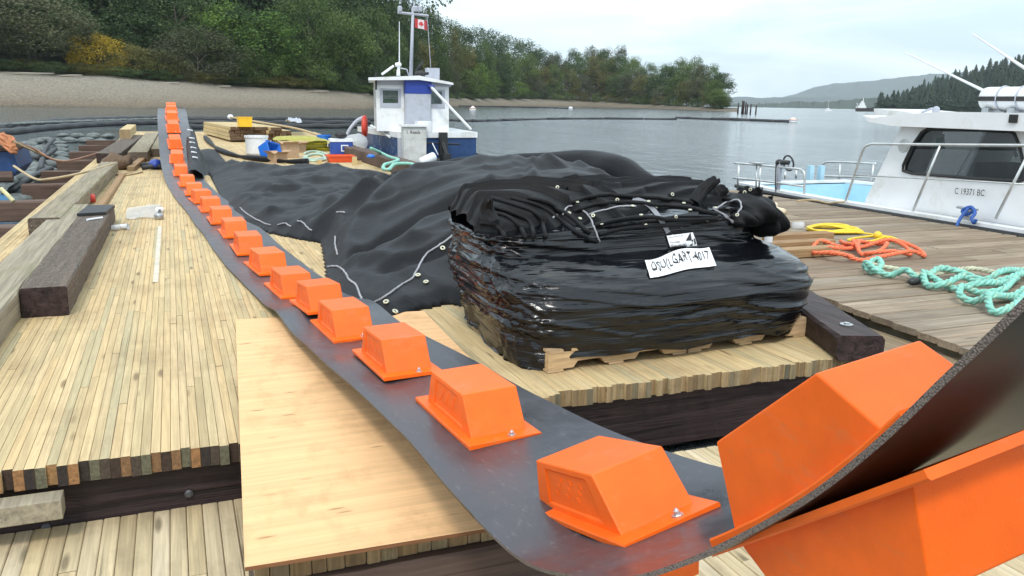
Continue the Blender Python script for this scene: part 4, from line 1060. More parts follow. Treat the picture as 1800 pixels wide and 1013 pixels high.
def heap_h(x, y):
    if not inside(x, y, hp): return None
    d = polyd(x, y, hp, True)
    wx = x+.25*noise.noise(Vector((x*.8, y*.8, 5))); wy = y+.35*noise.noise(Vector((x*.7, y*.7, 9)))
    A = .62*S01((wy-5.40)/2.6)*S01((x-1.00)/1.9)**.8*S01((11.4-wy)/2.6)*S01((5.6-wx)/1.5)
    A += .08*math.exp(-((x-3.9)/.9)**2-((y-8.6)/1.0)**2)
    far = S01((y-8)/2)
    hgt = .06+A+.03*far
    for pl, hh, ww in ridges:
        q = polyd(x, y, pl); 
        if q < ww*1.7: hgt += hh*.55*(1-q/(ww*1.7))**1.35
    for pl, hh, ww in grooves:
        q = polyd(x, y, pl)
        if q < ww*3: hgt -= hh*math.exp(-(q/ww)**2)
    # creases
    n1 = noise.noise(Vector((x*1.1+y*.35, y*.55-x*.3, 2.2))); n2 = noise.noise(Vector((x*2.3-y*.9, y*1.3+x*.4, 7.7))); n3 = noise.noise(Vector((x*5, y*3.6, 1.7)))
    n4 = noise.noise(Vector((x*.9-y*.5, y*.28+x*.2, 12.2)))
    hgt += .035*(1-min(1, abs(n1)*3.8))**1.3*S01(d/.3)+(.012+.012*far)*(1-min(1, abs(n2)*3.6))**1.3+.035*(1-min(1, abs(n4)*5))**1.2
    for (ax, ay, bx_, by_, hh, ww) in CREASE:
        q, t = segd(wx*.35+x*.65, wy*.35+y*.65, (ax, ay), (bx_, by_))
        if q < ww: hgt += hh*(1-q/ww)**1.15*math.sin(math.pi*min(1, max(0, t)))**.6
    m = S01(d/(.30 if y > 6.6 else .16)+.10)
    if y > 12.5: m = S01(d/.8+.1)
    return .004+hgt*m
def hgrid(x0, x1, y0, y1, nx, ny, lat=None):
    vi = {}; V = []; F = []
    X = [x0+(x1-x0)*i/nx for i in range(nx+1)]; Y = [y0*(y1/y0)**(j/ny) for j in range(ny+1)]
    for j, y in enumerate(Y):
        for i, x in enumerate(X):
            z = heap_h(x, y)
            if z is not None: vi[(i, j)] = len(V); V.append((x, y, z))
    for j in range(ny):
        for i in range(nx):
            k = [(i, j), (i+1, j), (i+1, j+1), (i, j+1)]
            if all(q in vi for q in k): F.append([vi[q] for q in k])
    return V, F
HV, HF = hgrid(.62, 5.5, 5.45, 26, 190, 230)
# skirt: pull boundary vertices to the polygon edge height
b = MB(); b.v = HV; b.f = HF; b.m = [0]*len(HF)
heap = b.build('geotextile_heap', M['fabric'], smooth=True, label='huge crumpled heap of black geotextile fabric spread over the deck behind the belt', cat='fabric heap')
me = heap.data
import bmesh
bm = bmesh.new(); bm.from_mesh(me)
be = [e for e in bm.edges if len(e.link_faces) == 1]
r_ = bmesh.ops.extrude_edge_only(bm, edges=be)
for v in [g for g in r_['geom'] if isinstance(g, bmesh.types.BMVert)]: v.co.z = .001
bm.to_mesh(me); bm.free()
for p in me.polygons: p.use_smooth = True
# tall dark roll behind the heap crest
b = MB(); path = smooth_path([aty(690, 318, 11.2), aty(780, 306, 11.0), aty(870, 301, 10.6), aty(960, 300, 10.2), aty(1040, 300, 9.7), aty(1090, 306, 9.2), aty(1125, 324, 8.8), aty(1160, 338, 8.6)], 8)
n_ = len(path)
b.tube(path, [.05+.19*math.sin(math.pi*min(1, (i+2)/n_*.95))**.6 for i in range(n_)], 14)
b.v = [(x+.05*noise.noise(Vector((x*2, y*2, z*4))), y, z+.05*noise.noise(Vector((x*1.5, y*2, z*3+4)))) for x, y, z in b.v]
b.build('fabric_roll', M['fabric'], smooth=True, label='long dark fabric roll lying along the back crest of the geotextile heap', cat='fabric roll')
b = MB(); G_ = []
for i, p in enumerate(path): 
    G_.append([p+V3(0, -.15, 0), p+V3(.05, .2, 0), p+V3(.2, .6, -.3), V3(p.x+.35, p.y+1.0, .01)])
b.grid(G_); o = b.build('back_skirt', M['fabric'], smooth=True); o.parent = heap
heap_bvh = BVHTree.FromPolygons([tuple(v.co) for v in me.vertices], [tuple(p.vertices) for p in me.polygons])
def hit(px, py, bvhs, off=.004):
    best = None; d = ray(px, py).normalized()
    for t in bvhs:
        h = t.ray_cast(CAM, d)
        if h[0] is not None and (best is None or h[3] < best[1]): best = (h[0], h[3], h[1])
    if best is None: return None, None
    n_ = best[2]; n_ = n_ if n_.dot(d) < 0 else -n_
    return best[0]+n_*off, n_
def drape(pxs, bvhs, r, mat, par, name='seam', n=6, rnd_px=.6):
    P = []; sp = smooth_path([V3(a, b_, 0) for a, b_ in pxs], 6)
    for q in sp:
        h, _ = hit(q.x+random.uniform(-rnd_px, rnd_px), q.y+random.uniform(-rnd_px, rnd_px), bvhs, r*.6)
        if h is not None and (not P or (h-P[-1]).length < .9): P.append(h)
        elif h is not None and len(P) > 2: break
    if len(P) < 3: return
    b = MB(); b.tube(P, r, n); return child(b, name, mat, par, smooth=True)
def grommet(px, py, bvhs, par, s=.019):
    h, n_ = hit(px, py, bvhs, .006)
    if h is None: return
    T = Matrix.Translation(h) @ n_.to_track_quat('Z', 'Y').to_matrix().to_4x4()
    b = MB(); k = 14; P = [T @ V3(math.cos(6.283*i/k)*s*.72, math.sin(6.283*i/k)*s*.72, .002) for i in range(k)]; b.tube(P, s*.33, 6, closed=True)
    o = child(b, 'grommet', M['brass'], par, smooth=True)
    b = MB(); b.add([T @ V3(math.cos(6.283*i/k)*s*.5, math.sin(6.283*i/k)*s*.5, .0012) for i in range(k)], [tuple(range(k))]); b.v = [(x-par.location.x, y-par.location.y, z-par.location.z) for x, y, z in b.v]; q = b.build('eyelet_hole', M['hole']); q.parent = o
HB = [heap_bvh]
for s_ in ([(372, 334), (380, 350), (392, 366)], [(422, 366), (440, 380), (458, 390), (476, 397)], [(488, 397), (500, 393), (512, 399)], [(523, 389), (533, 392), (542, 402), (548, 405)], [(592, 374), (600, 373), (606, 375)],
           [(590, 416), (590, 432), (594, 448)], [(576, 470), (592, 469), (606, 478), (614, 492), (626, 502), (632, 516), (638, 530)],
           [(650, 538), (680, 520), (705, 502), (725, 490), (737, 468), (750, 447), (775, 430), (795, 415), (808, 400), (836, 388)],
           [(360, 312), (372, 322), (378, 340)], [(985, 318), (990, 330)]):
    drape(s_, HB, .009, M['seam'], heap)
for g in ((679, 532), (694, 549), (735, 485), (749, 497), (778, 437), (792, 456), (833, 397)): grommet(*g, HB, heap, .022)

# ================================================================== PALLETS AND WRAPPED BUNDLE
def pallet(loc, rz, W_, label):
    e = empty('pallet', loc, rz, label=label, cat='pallet', group=None)
    hh = .095
    for k, y in enumerate((0, .50, 1.0)):
        prof = [(0, 0), (.17*W_, 0), (.20*W_, .035), (.36*W_, .035), (.39*W_, 0), (.61*W_, 0), (.64*W_, .035), (.80*W_, .035), (.83*W_, 0), (W_, 0), (W_, hh), (0, hh)]
        prof = [(x, z+.016) for x, z in prof]; b = MB(); b.prism([(x, y, z) for x, z in prof], (0, .038, 0)); b.build('stringer', M['pallet'], parent=e, fix=True)
    for k in range(7):
        x = .005+k*(W_-.1)/6; b = MB(); b.beam(x, x+.09, -.004, 1.05, hh+.0175, hh+.034, .002); b.build('top_board', M['pallet'], parent=e)
    for x in (.0, .42*W_, W_-.10): b = MB(); b.beam(x, x+.10, 0, 1.04, 0.001, .0145, .002); b.build('bottom_board', M['pallet'], parent=e)
    return e
PA, PB = V3(1.855, 4.07, 0), V3(3.79, 4.245, 0); ang = math.atan2(PB.y-PA.y, PB.x-PA.x)
pallet((PA.x, PA.y, .002), ang, .96, 'left one of the two wooden pallets under the black wrapped bundle')
pallet((PA.x+.975*math.cos(ang), PA.y+.975*math.sin(ang), .002), ang, .96, 'right one of the two wooden pallets under the black wrapped bundle')
BR = [  # z, x0, x1, y0, y1
 (.105, 1.74, 3.78, 4.00, 5.50), (.16, 1.73, 3.84, 3.99, 5.58), (.25, 1.71, 3.88, 3.97, 5.62), (.36, 1.68, 3.90, 3.97, 5.64), (.45, 1.66, 3.88, 4.03, 5.62), (.52, 1.66, 3.82, 4.13, 5.60), (.565, 1.67, 3.75, 4.26, 5.56),
 (.60, 1.68, 3.67, 4.34, 5.54), (.68, 1.67, 3.63, 4.36, 5.52), (.76, 1.66, 3.61, 4.37, 5.50), (.83, 1.66, 3.60, 4.38, 5.48)]
def ring_pt(z, u):
    for a, c in zip(BR, BR[1:]):
        if z <= c[0]: break
    t = (z-a[0])/(c[0]-a[0]); t = max(0, min(1, t)); L = [a[i]+(c[i]-a[i])*t for i in range(5)]
    cx, cy, hx, hy = (L[1]+L[2])/2, (L[3]+L[4])/2, (L[2]-L[1])/2, (L[4]-L[3])/2; e = .42
    cu, su = math.cos(u), math.sin(u); x = cx+hx*math.copysign(abs(cu)**e, cu); y = cy+hy*math.copysign(abs(su)**e, su)
    y += (x-1.6)*.075                    # skew with the pallets
    nx, ny = cu, su
    ns = noise.noise(Vector((x*1.1, y*1.1, z*15+x*3.2)))*.014+noise.noise(Vector((x*2, y*2, z*5)))*.008+noise.noise(Vector((x*1.2, y*1.2, z*2)))*.05
    # ridged tension creases fanning from the left corner
    cr = (1-min(1, abs(noise.noise(Vector(((x-1.5)*1.2, z*16+(x-1.5)*2.5, y))))*2.6))**2*.02
    ns += cr
    if x < 2.1: ns += .007*S01((2.1-x)/.3)*(1-min(1, abs(noise.noise(Vector((((y-4)*.9+z*1.6)*13, (y-4)*1.5-z, 4))))*3))**1.3
    if x < 1.85: ns += (1-min(1, abs(noise.noise(Vector(((y-4)*3+z*7, z*16-(y-4)*14, 2))))*2.4))**1.8*.018
    return V3(x+nx*ns, y+ny*ns, z)
NU, NZ = 260, 86
b = MB(); G_ = []
for j in range(NZ+1):
    z = .105+(.83-.105)*j/NZ; r_ = [ring_pt(z, 2*math.pi*i/NU) for i in range(NU)]
    if j < 8: r_ = [V3(p.x, p.y, max(.004, z-((.050+.10*S01((2.05-p.x)/.25))*(1-j/8))*(1+1.3*noise.noise(Vector((p.x*2.6, p.y*2.6, 0)))))) for p in r_]
    G_.append(r_+[r_[0]])
def top_scale(p): t = max(0, min(1, (p.z-.55)/.28)); return V3(p.x, p.y, .55+(p.z-.55)*(1-t*(.42*(1-S01((p.x-1.55)/1.9)))))
G_ = [[top_scale(p) for p in r_] for r_ in G_]
b.grid(G_); cen = V3(2.5, 4.95, .80)
last = G_[-1]; inner = [[cen+(p-cen)*(1-t)+V3(0, 0, .02*t) for p in last] for t in (0, .35, .8)]; b.grid(inner)
bund = empty('wrapped_bundle', (2.7, 4.9, .13), label='big shiny black stretch-wrapped bundle of folded fabric standing on two pallets', cat='bundle')
bo_ = child(b, 'stretch_wrap', M['wrap'], bund, smooth=True)
wrapV = [v.co+bund.location for v in bo_.data.vertices]
wrap_bvh = BVHTree.FromPolygons([tuple(v) for v in wrapV], [tuple(p.vertices) for p in bo_.data.polygons])
# folded fabric on top: overlapping layers draped over the block
def crown_z(x, y):
    u = (x-1.53)/(3.50-1.53); v = (y-.075*(x-1.6)-4.22)/1.34
    ex = min(1, u/.05)*min(1, (1-u)/.05); ev = S01(v/.30)*S01((1-v)/.2)
    base = .80+(.10+.03*math.sin(u*3.1))*ev
    return base, u, v
FX, FY = 330, 200; G_ = []
for i in range(FX+1):
    r_ = []
    for j in range(FY+1):
        u = i/FX; v = j/FY; p_, q_ = 2*u-1, 2*v-1; nn_ = (abs(p_)**4+abs(q_)**4)**.25; sc_ = max(abs(p_), abs(q_))/max(nn_, 1e-6); x = 2.635+1.0*p_*sc_; y = 4.35+.075*(x-1.6)+.60*(1+q_*sc_)
        ev = S01(v/.50)**.75*S01((1-v)/.2)
        z0_ = .66+.13*u
        z = z0_+(.925-z0_+.03*math.sin(u*3.1))*ev
        ed = S01(v/.06)
        def saw(w_, e_=.07):
            s_ = 1-(w_-math.floor(w_)); return (s_/(1-e_) if s_ < 1-e_ else (1-s_)/e_)-.4
        if u < .52:
            w_ = math.hypot(u*1.0+.02, (v+.08)*.62)*12.5+.25*noise.noise(Vector((u*6, v*6, 1)))
            z += .042*saw(w_)*ed*S01((.52-u)/.05)
        if u >= .44:
            w_ = v*8.5+.8*math.sin(u*5.5-.6)+.35*noise.noise(Vector((u*4, v*2, 4)))
            z += .034*saw(w_, .10)*ed*S01((u-.44)/.05)
        z += .006*noise.noise(Vector((u*12, v*10, 3)))*ed+.02*noise.noise(Vector((u*6, v*4, 8)))*ed
        if u < .05: z -= .14*S01((.05-u)/.05)
        if u > .96: z -= .10*S01((u-.96)/.04)
        yy = y+.03*(1-S01(v/.12))
        r_.append(V3(x+.012*noise.noise(Vector((v*10, z*10, u*3))), yy, z))
    G_.append(r_)
b = MB(); b.grid(G_); ftop = child(b, 'folded_fabric', M['fold'], bund, smooth=True)
fV = [v.co+bund.location for v in ftop.data.vertices]
fold_bvh = BVHTree.FromPolygons([tuple(v) for v in fV], [tuple(p.vertices) for p in ftop.data.polygons])
# standing flaps of fabric
def flap(base, tip, w0, w1, th, bend, name='fabric_flap'):
    A = Vector(base); B_ = Vector(tip); ax = (B_-A); side_ = ax.cross(V3(0, 1, 0)).normalized(); G1 = []
    for i in range(15):
        t = i/14; c = A+ax*t+V3(0, bend*math.sin(t*3.14), 0); w_ = w0+(w1-w0)*t; r_ = []
        for j in range(17):
            s_ = j/16*2-1; curl = th*(1-s_*s_); r_.append(c+side_*w_*s_*(1 if t < .92 else .8)+V3(0, -curl+.012*noise.noise(Vector((s_*3+base[0], t*5, 0))), .01*math.sin(s_*9)*t))
        G1.append(r_)
    b = MB(); b.grid(G1); b.grid([[p+V3(0, .012, 0) for p in r_] for r_ in G1])
    for e_ in (0, -1):
        b.grid([[r_[e_] for r_ in G1], [r_[e_]+V3(0, .012, 0) for r_ in G1]])
    b.grid([G1[-1], [p+V3(0, .012, 0) for p in G1[-1]]])
    o = child(b, name, M['fold'], bund, smooth=True); return [v.co+bund.location for v in o.data.vertices], [tuple(p.vertices) for p in o.data.polygons]
FL = []
FL.append(flap(aty(1222, 358, 4.75), aty(1258, 316, 4.75), .055, .035, .05, .03))
FL.append(flap(aty(1250, 362, 4.80), aty(1272, 332, 4.80), .05, .05, .05, .02))
FL.append(flap(aty(1318, 378, 4.70), aty(1325, 330, 4.70), .13, .085, .07, .03))
FL.append(flap(aty(1350, 378, 4.66), aty(1348, 346, 4.66), .05, .045, .05, .02))
FL.append(flap(aty(1180, 352, 5.0), aty(1187, 337, 5.0), .09, .015, .03, .02))
FL.append(flap(aty(985, 362, 4.95), aty(992, 328, 4.95), .09, .030, .05, .02))
FL.append(flap(aty(935, 360, 5.0), aty(930, 343, 5.0), .08, .010, .03, .02))
FL.append(flap(aty(862, 386, 4.6), aty(858, 350, 4.6), .055, .03, .05, .03))
for k_, (px_, py_, rx_, rz_) in enumerate(((1306, 368, .17, .11), (1272, 378, .14, .08), (1330, 384, .09, .12))):
    c_ = aty(px_, py_, 4.72); b = MB(); b.ell((0, 0, 0), 1, 1, 1, 44); b.v = [(c_.x+x*rx_*(1+.16*math.sin(z*7+x*5+k_)+.1*noise.noise(Vector((x*3, y*3, z*6+k_)))), c_.y+y*.30*(1+.12*math.sin(x*8+z*4)), c_.z+z*rz_*(1+.14*noise.noise(Vector((x*2+k_, y*3, z*2))))) for x, y, z in b.v]
    lo_ = child(b, 'fabric_lobe', M['fold'], bund, smooth=True); FL.append(([v.co+bund.location for v in lo_.data.vertices], [tuple(p.vertices) for p in lo_.data.polygons]))
fl_b = [BVHTree.FromPolygons([tuple(v) for v in a], c) for a, c in FL]
TB = [fold_bvh, wrap_bvh]+fl_b
def band(pxs, wpx, mat, par, name='webbing_strap'):
    A_, B_ = [], []
    sp = smooth_path([V3(a, c, 0) for a, c in pxs], 6)
    for i, q in enumerate(sp):
        t = (sp[min(i+1, len(sp)-1)]-sp[max(i-1, 0)]).normalized(); n2 = V3(-t.y, t.x, 0)*wpx/2
        h1, _ = hit(q.x+n2.x, q.y+n2.y, TB, .006); h2, _ = hit(q.x-n2.x, q.y-n2.y, TB, .006)
        if h1 and h2: A_.append(h1); B_.append(h2)
    if len(A_) > 2: b = MB(); b.grid([A_, B_]); child(b, name, mat, par)
M['band'] = simple('light grey webbing', (.22, .22, .24), .7, .1)
band([(1112, 350), (1135, 358), (1150, 372), (1163, 390), (1174, 409)], 8, M['band'], bund)
band([(1253, 366), (1272, 378), (1290, 391)], 3.5, M['band'], bund, 'seam')
for s_ in ([(990, 378), (996, 366), (1006, 362)], [(1022, 368), (1036, 380), (1044, 400), (1054, 426)], [(1036, 377), (1060, 370), (1090, 364), (1118, 363)], [(1258, 368), (1280, 355), (1297, 352), (1303, 362), (1296, 378)], [(972, 384), (977, 378), (981, 380)]):
    drape(s_, TB, .006, M['seam'], bund)
for g in ((1000, 376), (1019, 386), (1043, 380), (1057, 396), (1064, 409), (1085, 352), (1112, 364), (1127, 380), (1134, 396), (1140, 356), (1152, 363), (1187, 381), (1197, 396), (1213, 371), (1202, 359), (1242, 386), (1296, 379), (1258, 367), (1181, 342), (1320, 333), (1309, 338), (980, 330), (1014, 357)):
    grommet(g[0], g[1], TB, bund, .0125)
for s_ in ([(1006, 357), (1040, 347), (1080, 344), (1130, 348), (1180, 352), (1215, 358)], [(1008, 373), (1050, 360), (1100, 357), (1160, 362), (1215, 368), (1260, 378)], [(1045, 398), (1090, 388), (1140, 384), (1200, 386), (1260, 384)], [(1052, 412), (1100, 402), (1150, 398), (1210, 395)],
           [(863, 350), (907, 363), (946, 380), (959, 419)], [(855, 361), (894, 372), (928, 389), (939, 419)], [(846, 376), (885, 380), (911, 398), (924, 419)], [(846, 393), (872, 398), (889, 419)], [(898, 350), (946, 361), (980, 385), (1015, 411), (1050, 424)], [(928, 348), (963, 357), (998, 380), (1037, 411)]):
    drape(s_, [fold_bvh, wrap_bvh], .013, M['fold'], bund, 'fold_edge', 8, 0)
# papers
def paper(quad, txt, name, label, rows=1, tcol='ink', wav=0.0, marks=None):
    Q = [V3(a, c, 0) for a, c in quad]  # TL TR BR BL
    def px(u, v): return (Q[0]*(1-u)+Q[1]*u)*(1-v)+(Q[3]*(1-u)+Q[2]*u)*v
    def surf(u, v, off):
        if off > .013 and wav: v += .045*math.sin(u*41)+.03*math.sin(u*97+v*3); u += .006*math.sin(v*9+u*60)
        q = px(u, v); dy = wav*math.sin(u*7.5+.6)*(1-v*.6); h, n_ = hit(q.x, q.y+dy, TB, off); return h
    n_ = 18; G1 = []
    for i in range(n_+1):
        r_ = []
        for j in range(9):
            h = surf(i/n_, j/8, .010); r_.append(h)
        G1.append(r_)
    b = MB(); b.grid(G1); e = b.build(name, M['paper'], smooth=True, label=label, cat='paper')
    tm = MB()
    for (tx, u0, u1, v0, v1) in txt:
        vs, fs, asp = text2d(tx)
        P = [surf(u0+(u1-u0)*a, v0+(v1-v0)*(1-c), .0135) for a, c in vs]
        tm.add(P, fs)
    if marks:
        for poly in marks: tm.add([surf(u, v, .0135) for u, v in poly], [tuple(range(len(poly)))])
    o = tm.build('lettering', M['ink']); o.parent = e; return e
paper([(1133, 458), (1246, 433), (1258, 467), (1142, 490)], [('OSU(LGART-4017', .06, .95, .18, .80)], 'handwritten_sheet', 'larger wavy white sheet with handwritten black characters, taped on the front of the wrapped bundle', wav=4)
paper([(1170, 414), (1216, 409), (1224, 431), (1177, 437)], [('Nilex Geosynthetics', .06, .60, .14, .26), ('Nonwoven', .06, .40, .50, .64), ('Geotextile 1001', .06, .62, .74, .92)], 'product_label', 'small printed white label above the larger handwritten sheet', marks=[[(.62, .60), (.88, .02), (.90, .1), (.84, .62)], [(.72, .95), (.86, .55), (.9, .6), (.82, .95)], [(.9, .9), (.93, .5), (.98, .5), (.97, .85)]])
# white paper core at the right end of the bundle
b = MB(); pts = [aty(1346, 368, 5.25), aty(1352, 384, 5.25), aty(1352, 404, 5.25), aty(1350, 428, 5.25)]; b.tube(smooth_path(pts, 4), .032, 10); child(b, 'cardboard_core', M['whitep'], bund, smooth=True)
# ================================================================== RIGHT SIDE: BLOCK, WALKWAY, DOCK
e = empty('tarred_block_timber', (3.9, 3.72, .0), label='dark tarred timber with a washer, lying along the right edge behind the pallets', cat='timber')
b = MB(); b.beam(-.03, .25, 0, 2.2, .003, .158, .018, seg=10, rnd=.004); T = Matrix.Translation((3.60, 3.72, 0)) @ Matrix.Rotation(R(-22), 4, 'Z'); b.v = [tuple(T @ Vector(v)) for v in b.v]; child(b, 'bar', M['creo'], e)
pw = at(1488, 571, .158); b = MB(); b.lathe([(.040, .158), (.040, .163), (.018, .165), (.018, .172)], 16, T=Matrix.Translation((pw.x, pw.y, 0))); child(b, 'washer', M['steel'], e)
b = MB(); b.beam(4.02, 4.10, 4.9, 9.6, -.3, .003, .01, seg=6, rnd=.003); child(b, 'side_rail', M['creo'], e)
# walkway timber between platform and dock
b = MB()
def quadbox(P, z0, z1, mb_, m=0):
    P = [Vector((p[0], p[1], 0)) for p in P]; mb_.prism([V3(p.x, p.y, z0) for p in P], (0, 0, z1-z0), m)
quadbox([(4.10, 1.6), (4.62, 1.6), (4.72, 9.0), (4.12, 9.0)], -.34, -.10, b); b.build('walkway_timber', M['walk'], fix=True, label='wide worn brown timber between the platform and the right dock', cat='timber')
b = MB(); b.box(4.1, 10.0, 1.0, 13.6, -.62, -.35); b.build('dock_floats', M['black'], label='dark flotation under the right dock', cat='dock float')
dock = empty('weathered_dock', (4.8, 3, 0), label='weathered grey brown plank dock on the right that the cabin boat is tied to', cat='dock')
DE0, DE1 = V3(4.50, 2.0, 0), V3(4.95, 14.4, 0)
def edge_x(y):                               # measured near edge of the dock
    return 4.59+(y-3.69)*.106 if y < 5.3 else 4.76+(y-5.3)*.05
y = 2.05; k = 0; rd = random.Random(8)
while y < 13.9:
    wd = rd.choice([.185, .235, .235, .19]); 
    if y+wd > 14: break
    xl = edge_x(y)+rd.uniform(-.01, .01); xr = 9.38 if y < 12.3 else 9.38-(y-12.3)*.45
    cut = rd.uniform(6.2, 8.2) if k % 3 else None
    for (a, c) in ([(xl, xr)] if not cut else [(xl, cut-.003), (cut+.003, xr)]):
        b = MB(); b.beam(a, c, y+.012, y+wd-.012, -.045+rd.uniform(-.003, .0), rd.uniform(-.004, .004), .008, axis='X'); child(b, 'board', M['dock'], dock)
    y += wd; k += 1
b = MB()
for a, c in ((2.0, 5.3), (5.3, 13.9)):
    quadbox([(edge_x(a)+.03, a), (edge_x(a)+.12, a), (edge_x(c-.01)+.12, c), (edge_x(c-.01)+.03, c)], -.30, -.05, b)
b.v = [(x-dock.location.x, y-dock.location.y, z) for x, y, z in b.v]
o = b.build('edge_beam', M['dockside'], fix=True); o.parent = dock
b = MB(); b.box(5.0, 9.2, 2.2, 13.4, -.34, -.06); child(b, 'dock_frame', M['black'], dock)
b = MB(); b.box(9.2, 9.33, 2.2, 12.4, -.34, -.05); child(b, 'far_edge_beam', M['dockside'], dock)
# stacked brown lumber on dock
for k, (py, zz, l1) in enumerate(((411, .02, 1477), (424, .02, 1478), (437, .02, 1490))):
    a = at(1340, py, .09); c = at(l1 if k else 1476, py, .09)
    b = MB(); b.beam(a.x, c.x, a.y-.16, a.y, .004, .09, .004, axis='X', mend=1)
    b.build('brown_plank', [M['brownlum'], M['end2']], label=['farthest', 'middle', 'nearest'][k]+' of three brown planks on the dock behind the wrapped bundle', cat='plank', group='brown planks on the dock')
# ---- ropes
def twist_rope(name, pts, R_, mat, label, strands=3, pitch=None, n=10, step=.02, closed=False):
    sp = smooth_path(pts, n, closed); # arc length resample
    out_ = [sp[0]]; acc = 0
    for a, c in zip(sp, sp[1:]):
        seg_ = (c-a); L = seg_.length
        while acc+L >= step:
            t = (step-acc)/L; a = a+seg_*t; out_.append(a.copy()); seg_ = c-a; L = seg_.length; acc = 0
            if L < 1e-6: break
        acc += L
    pitch = pitch or R_*7; b = MB()
    for s_ in range(strands):
        P = []
        for i, p in enumerate(out_):
            t = (out_[min(i+1, len(out_)-1)]-out_[max(0, i-1)]).normalized(); a_ = t.cross(V3(0, 0, 1)); 
            if a_.length < .01: a_ = V3(1, 0, 0)
            a_.normalize(); c_ = a_.cross(t); q = 2*math.pi*(i*step/pitch+s_/strands)
            P.append(p+a_*math.cos(q)*R_*.5+c_*math.sin(q)*R_*.5+V3(0, 0, 0))
        b.tube(P, R_*.56, 6)
    return b.build(name, mat, smooth=True, label=label, cat='rope')
def rp_(pxs, z=.03): return [at(a, c, z if k is None else z) for k, (a, c) in enumerate(pxs)]
or_px = [(1478, 424), (1484, 433), (1500, 440), (1486, 434), (1470, 437), (1440, 433), (1426, 440), (1432, 450), (1470, 455), (1510, 457), (1550, 456), (1600, 452), (1625, 450), (1610, 441), (1570, 432), (1530, 428), (1500, 428), (1504, 440), (1516, 448), (1545, 446), (1558, 438), (1548, 430), (1520, 430), (1508, 436), (1512, 445), (1530, 450), (1570, 452), (1600, 447), (1590, 438), (1560, 431), (1520, 433), (1490, 442), (1460, 446), (1440, 440), (1450, 450), (1480, 458), (1500, 452)]
twist_rope('orange_rope', [p+V3(0, 0, .03*(i % 3)) for i, p in enumerate(rp_(or_px, .026))], .0215, M['r_or'], 'thick bright orange rope coiled on the dock', step=.03)
ye_px = []
rr = random.Random(4)
for k in range(6):
    o_ = rr.uniform(-4, 4); ye_px += [(1420+rr.uniform(-3, 6), 403+o_*.4), (1450, 399+o_*.5), (1490+o_, 402+o_*.4), (1510+o_*2, 408+o_*.3), (1480, 410+o_*.4), (1440, 409+o_*.3)]
ye_px += [(1500, 410), (1540, 416), (1580, 428), (1560, 421), (1530, 424), (1490, 423), (1530, 418), (1560, 420), (1590, 432)]
b = MB(); b.tube(smooth_path([p+V3(0, 0, .008*(i % 5)) for i, p in enumerate(rp_(ye_px, .02))], 6), .013, 6); b.build('yellow_rope', M['r_ye'], smooth=True, label='thin yellow rope coiled on the dock beyond the orange rope', cat='rope')
p = at(1543, 415, .05); b = MB(); b.ell((p.x, p.y, .055), .05, .05, .05, 14); b.build('yellow_float_ball', M['yellow'], smooth=True, label='small yellow float ball at the end of the yellow rope', cat='float ball')
te_px = [(1518, 470), (1540, 468), (1548, 474), (1530, 478), (1520, 474), (1540, 482), (1565, 484), (1590, 488), (1606, 492), (1625, 490), (1650, 485), (1690, 486), (1730, 492), (1760, 490), (1790, 482), (1815, 480), (1790, 496), (1760, 500), (1720, 498), (1690, 500), (1660, 506), (1630, 502), (1622, 492), (1640, 496), (1680, 508), (1720, 512), (1760, 505), (1786, 490), (1780, 505), (1760, 517), (1720, 514), (1690, 518), (1686, 526), (1710, 530), (1740, 536), (1760, 528), (1790, 522), (1800, 530), (1780, 545), (1745, 548), (1734, 536), (1745, 526), (1780, 520), (1810, 515), (1830, 500)]
twist_rope('teal_rope', [p+V3(0, 0, .035*((i*2) % 3)) for i, p in enumerate(rp_(te_px, .035))], .029, M['r_te'], 'thick faded teal rope heaped on the dock at right', step=.03)
te2 = [(1525, 468), (1545, 474), (1570, 478), (1595, 484), (1612, 490), (1640, 488), (1670, 482), (1710, 478), (1760, 486), (1810, 478), (1840, 484)]
b = twist_rope('tan_rope', [p+V3(0, 0, .03) for p in rp_(te2, .03)], .024, simple('sun bleached rope', (.46, .47, .34), .8, .25, sc=12), 'bleached tan green rope lying with the teal rope', step=.03)
p = at(1607, 494, .05); b = MB(); b.ell((p.x, p.y, .045), .07, .035, .035, 10); b.build('rope_tape', M['black'], smooth=True, label='black tape binding round the teal rope', cat='tape')
# cup, pipe and cream rope on dock
p = at(1402, 397, .04); b = MB(); T = Matrix.Translation(p) @ Matrix.Rotation(1.2, 4, 'Z') @ Matrix.Rotation(math.pi/2, 4, 'X'); b.lathe([(.045, -.06), (.05, .06), (.05, .07)], 14, T=T); b.build('clear_cup', M['film'], smooth=True, label='clear plastic cup lying on the dock near the planks', cat='cup')
b = MB(); b.tube(smooth_path([at(1362, 361, .05), at(1360, 366, .04), at(1366, 370, .04), at(1378, 373, .04)], 4), .05, 8); b.build('bent_pipe', simple('cream pipe', (.70, .58, .40), .6, .1), smooth=True, label='short bent cream pipe on the dock just right of the bundle', cat='pipe')
b = MB(); b.tube(smooth_path([at(1192, 340, .03), at(1200, 343, .03), at(1220, 345, .03), at(1250, 348, .03)], 4), .03, 6); b.build('cream_hose', simple('cream hose', (.55, .50, .42), .7, .1), smooth=True, label='cream hose on the dock behind the wrapped bundle', cat='hose')
for k, (px, py) in enumerate(((1340, 337), (1440, 345), (1575, 406))): pass
# ================================================================== FAR DECK GOODS
def dk(px, py, z=0): return at(px, py, z)
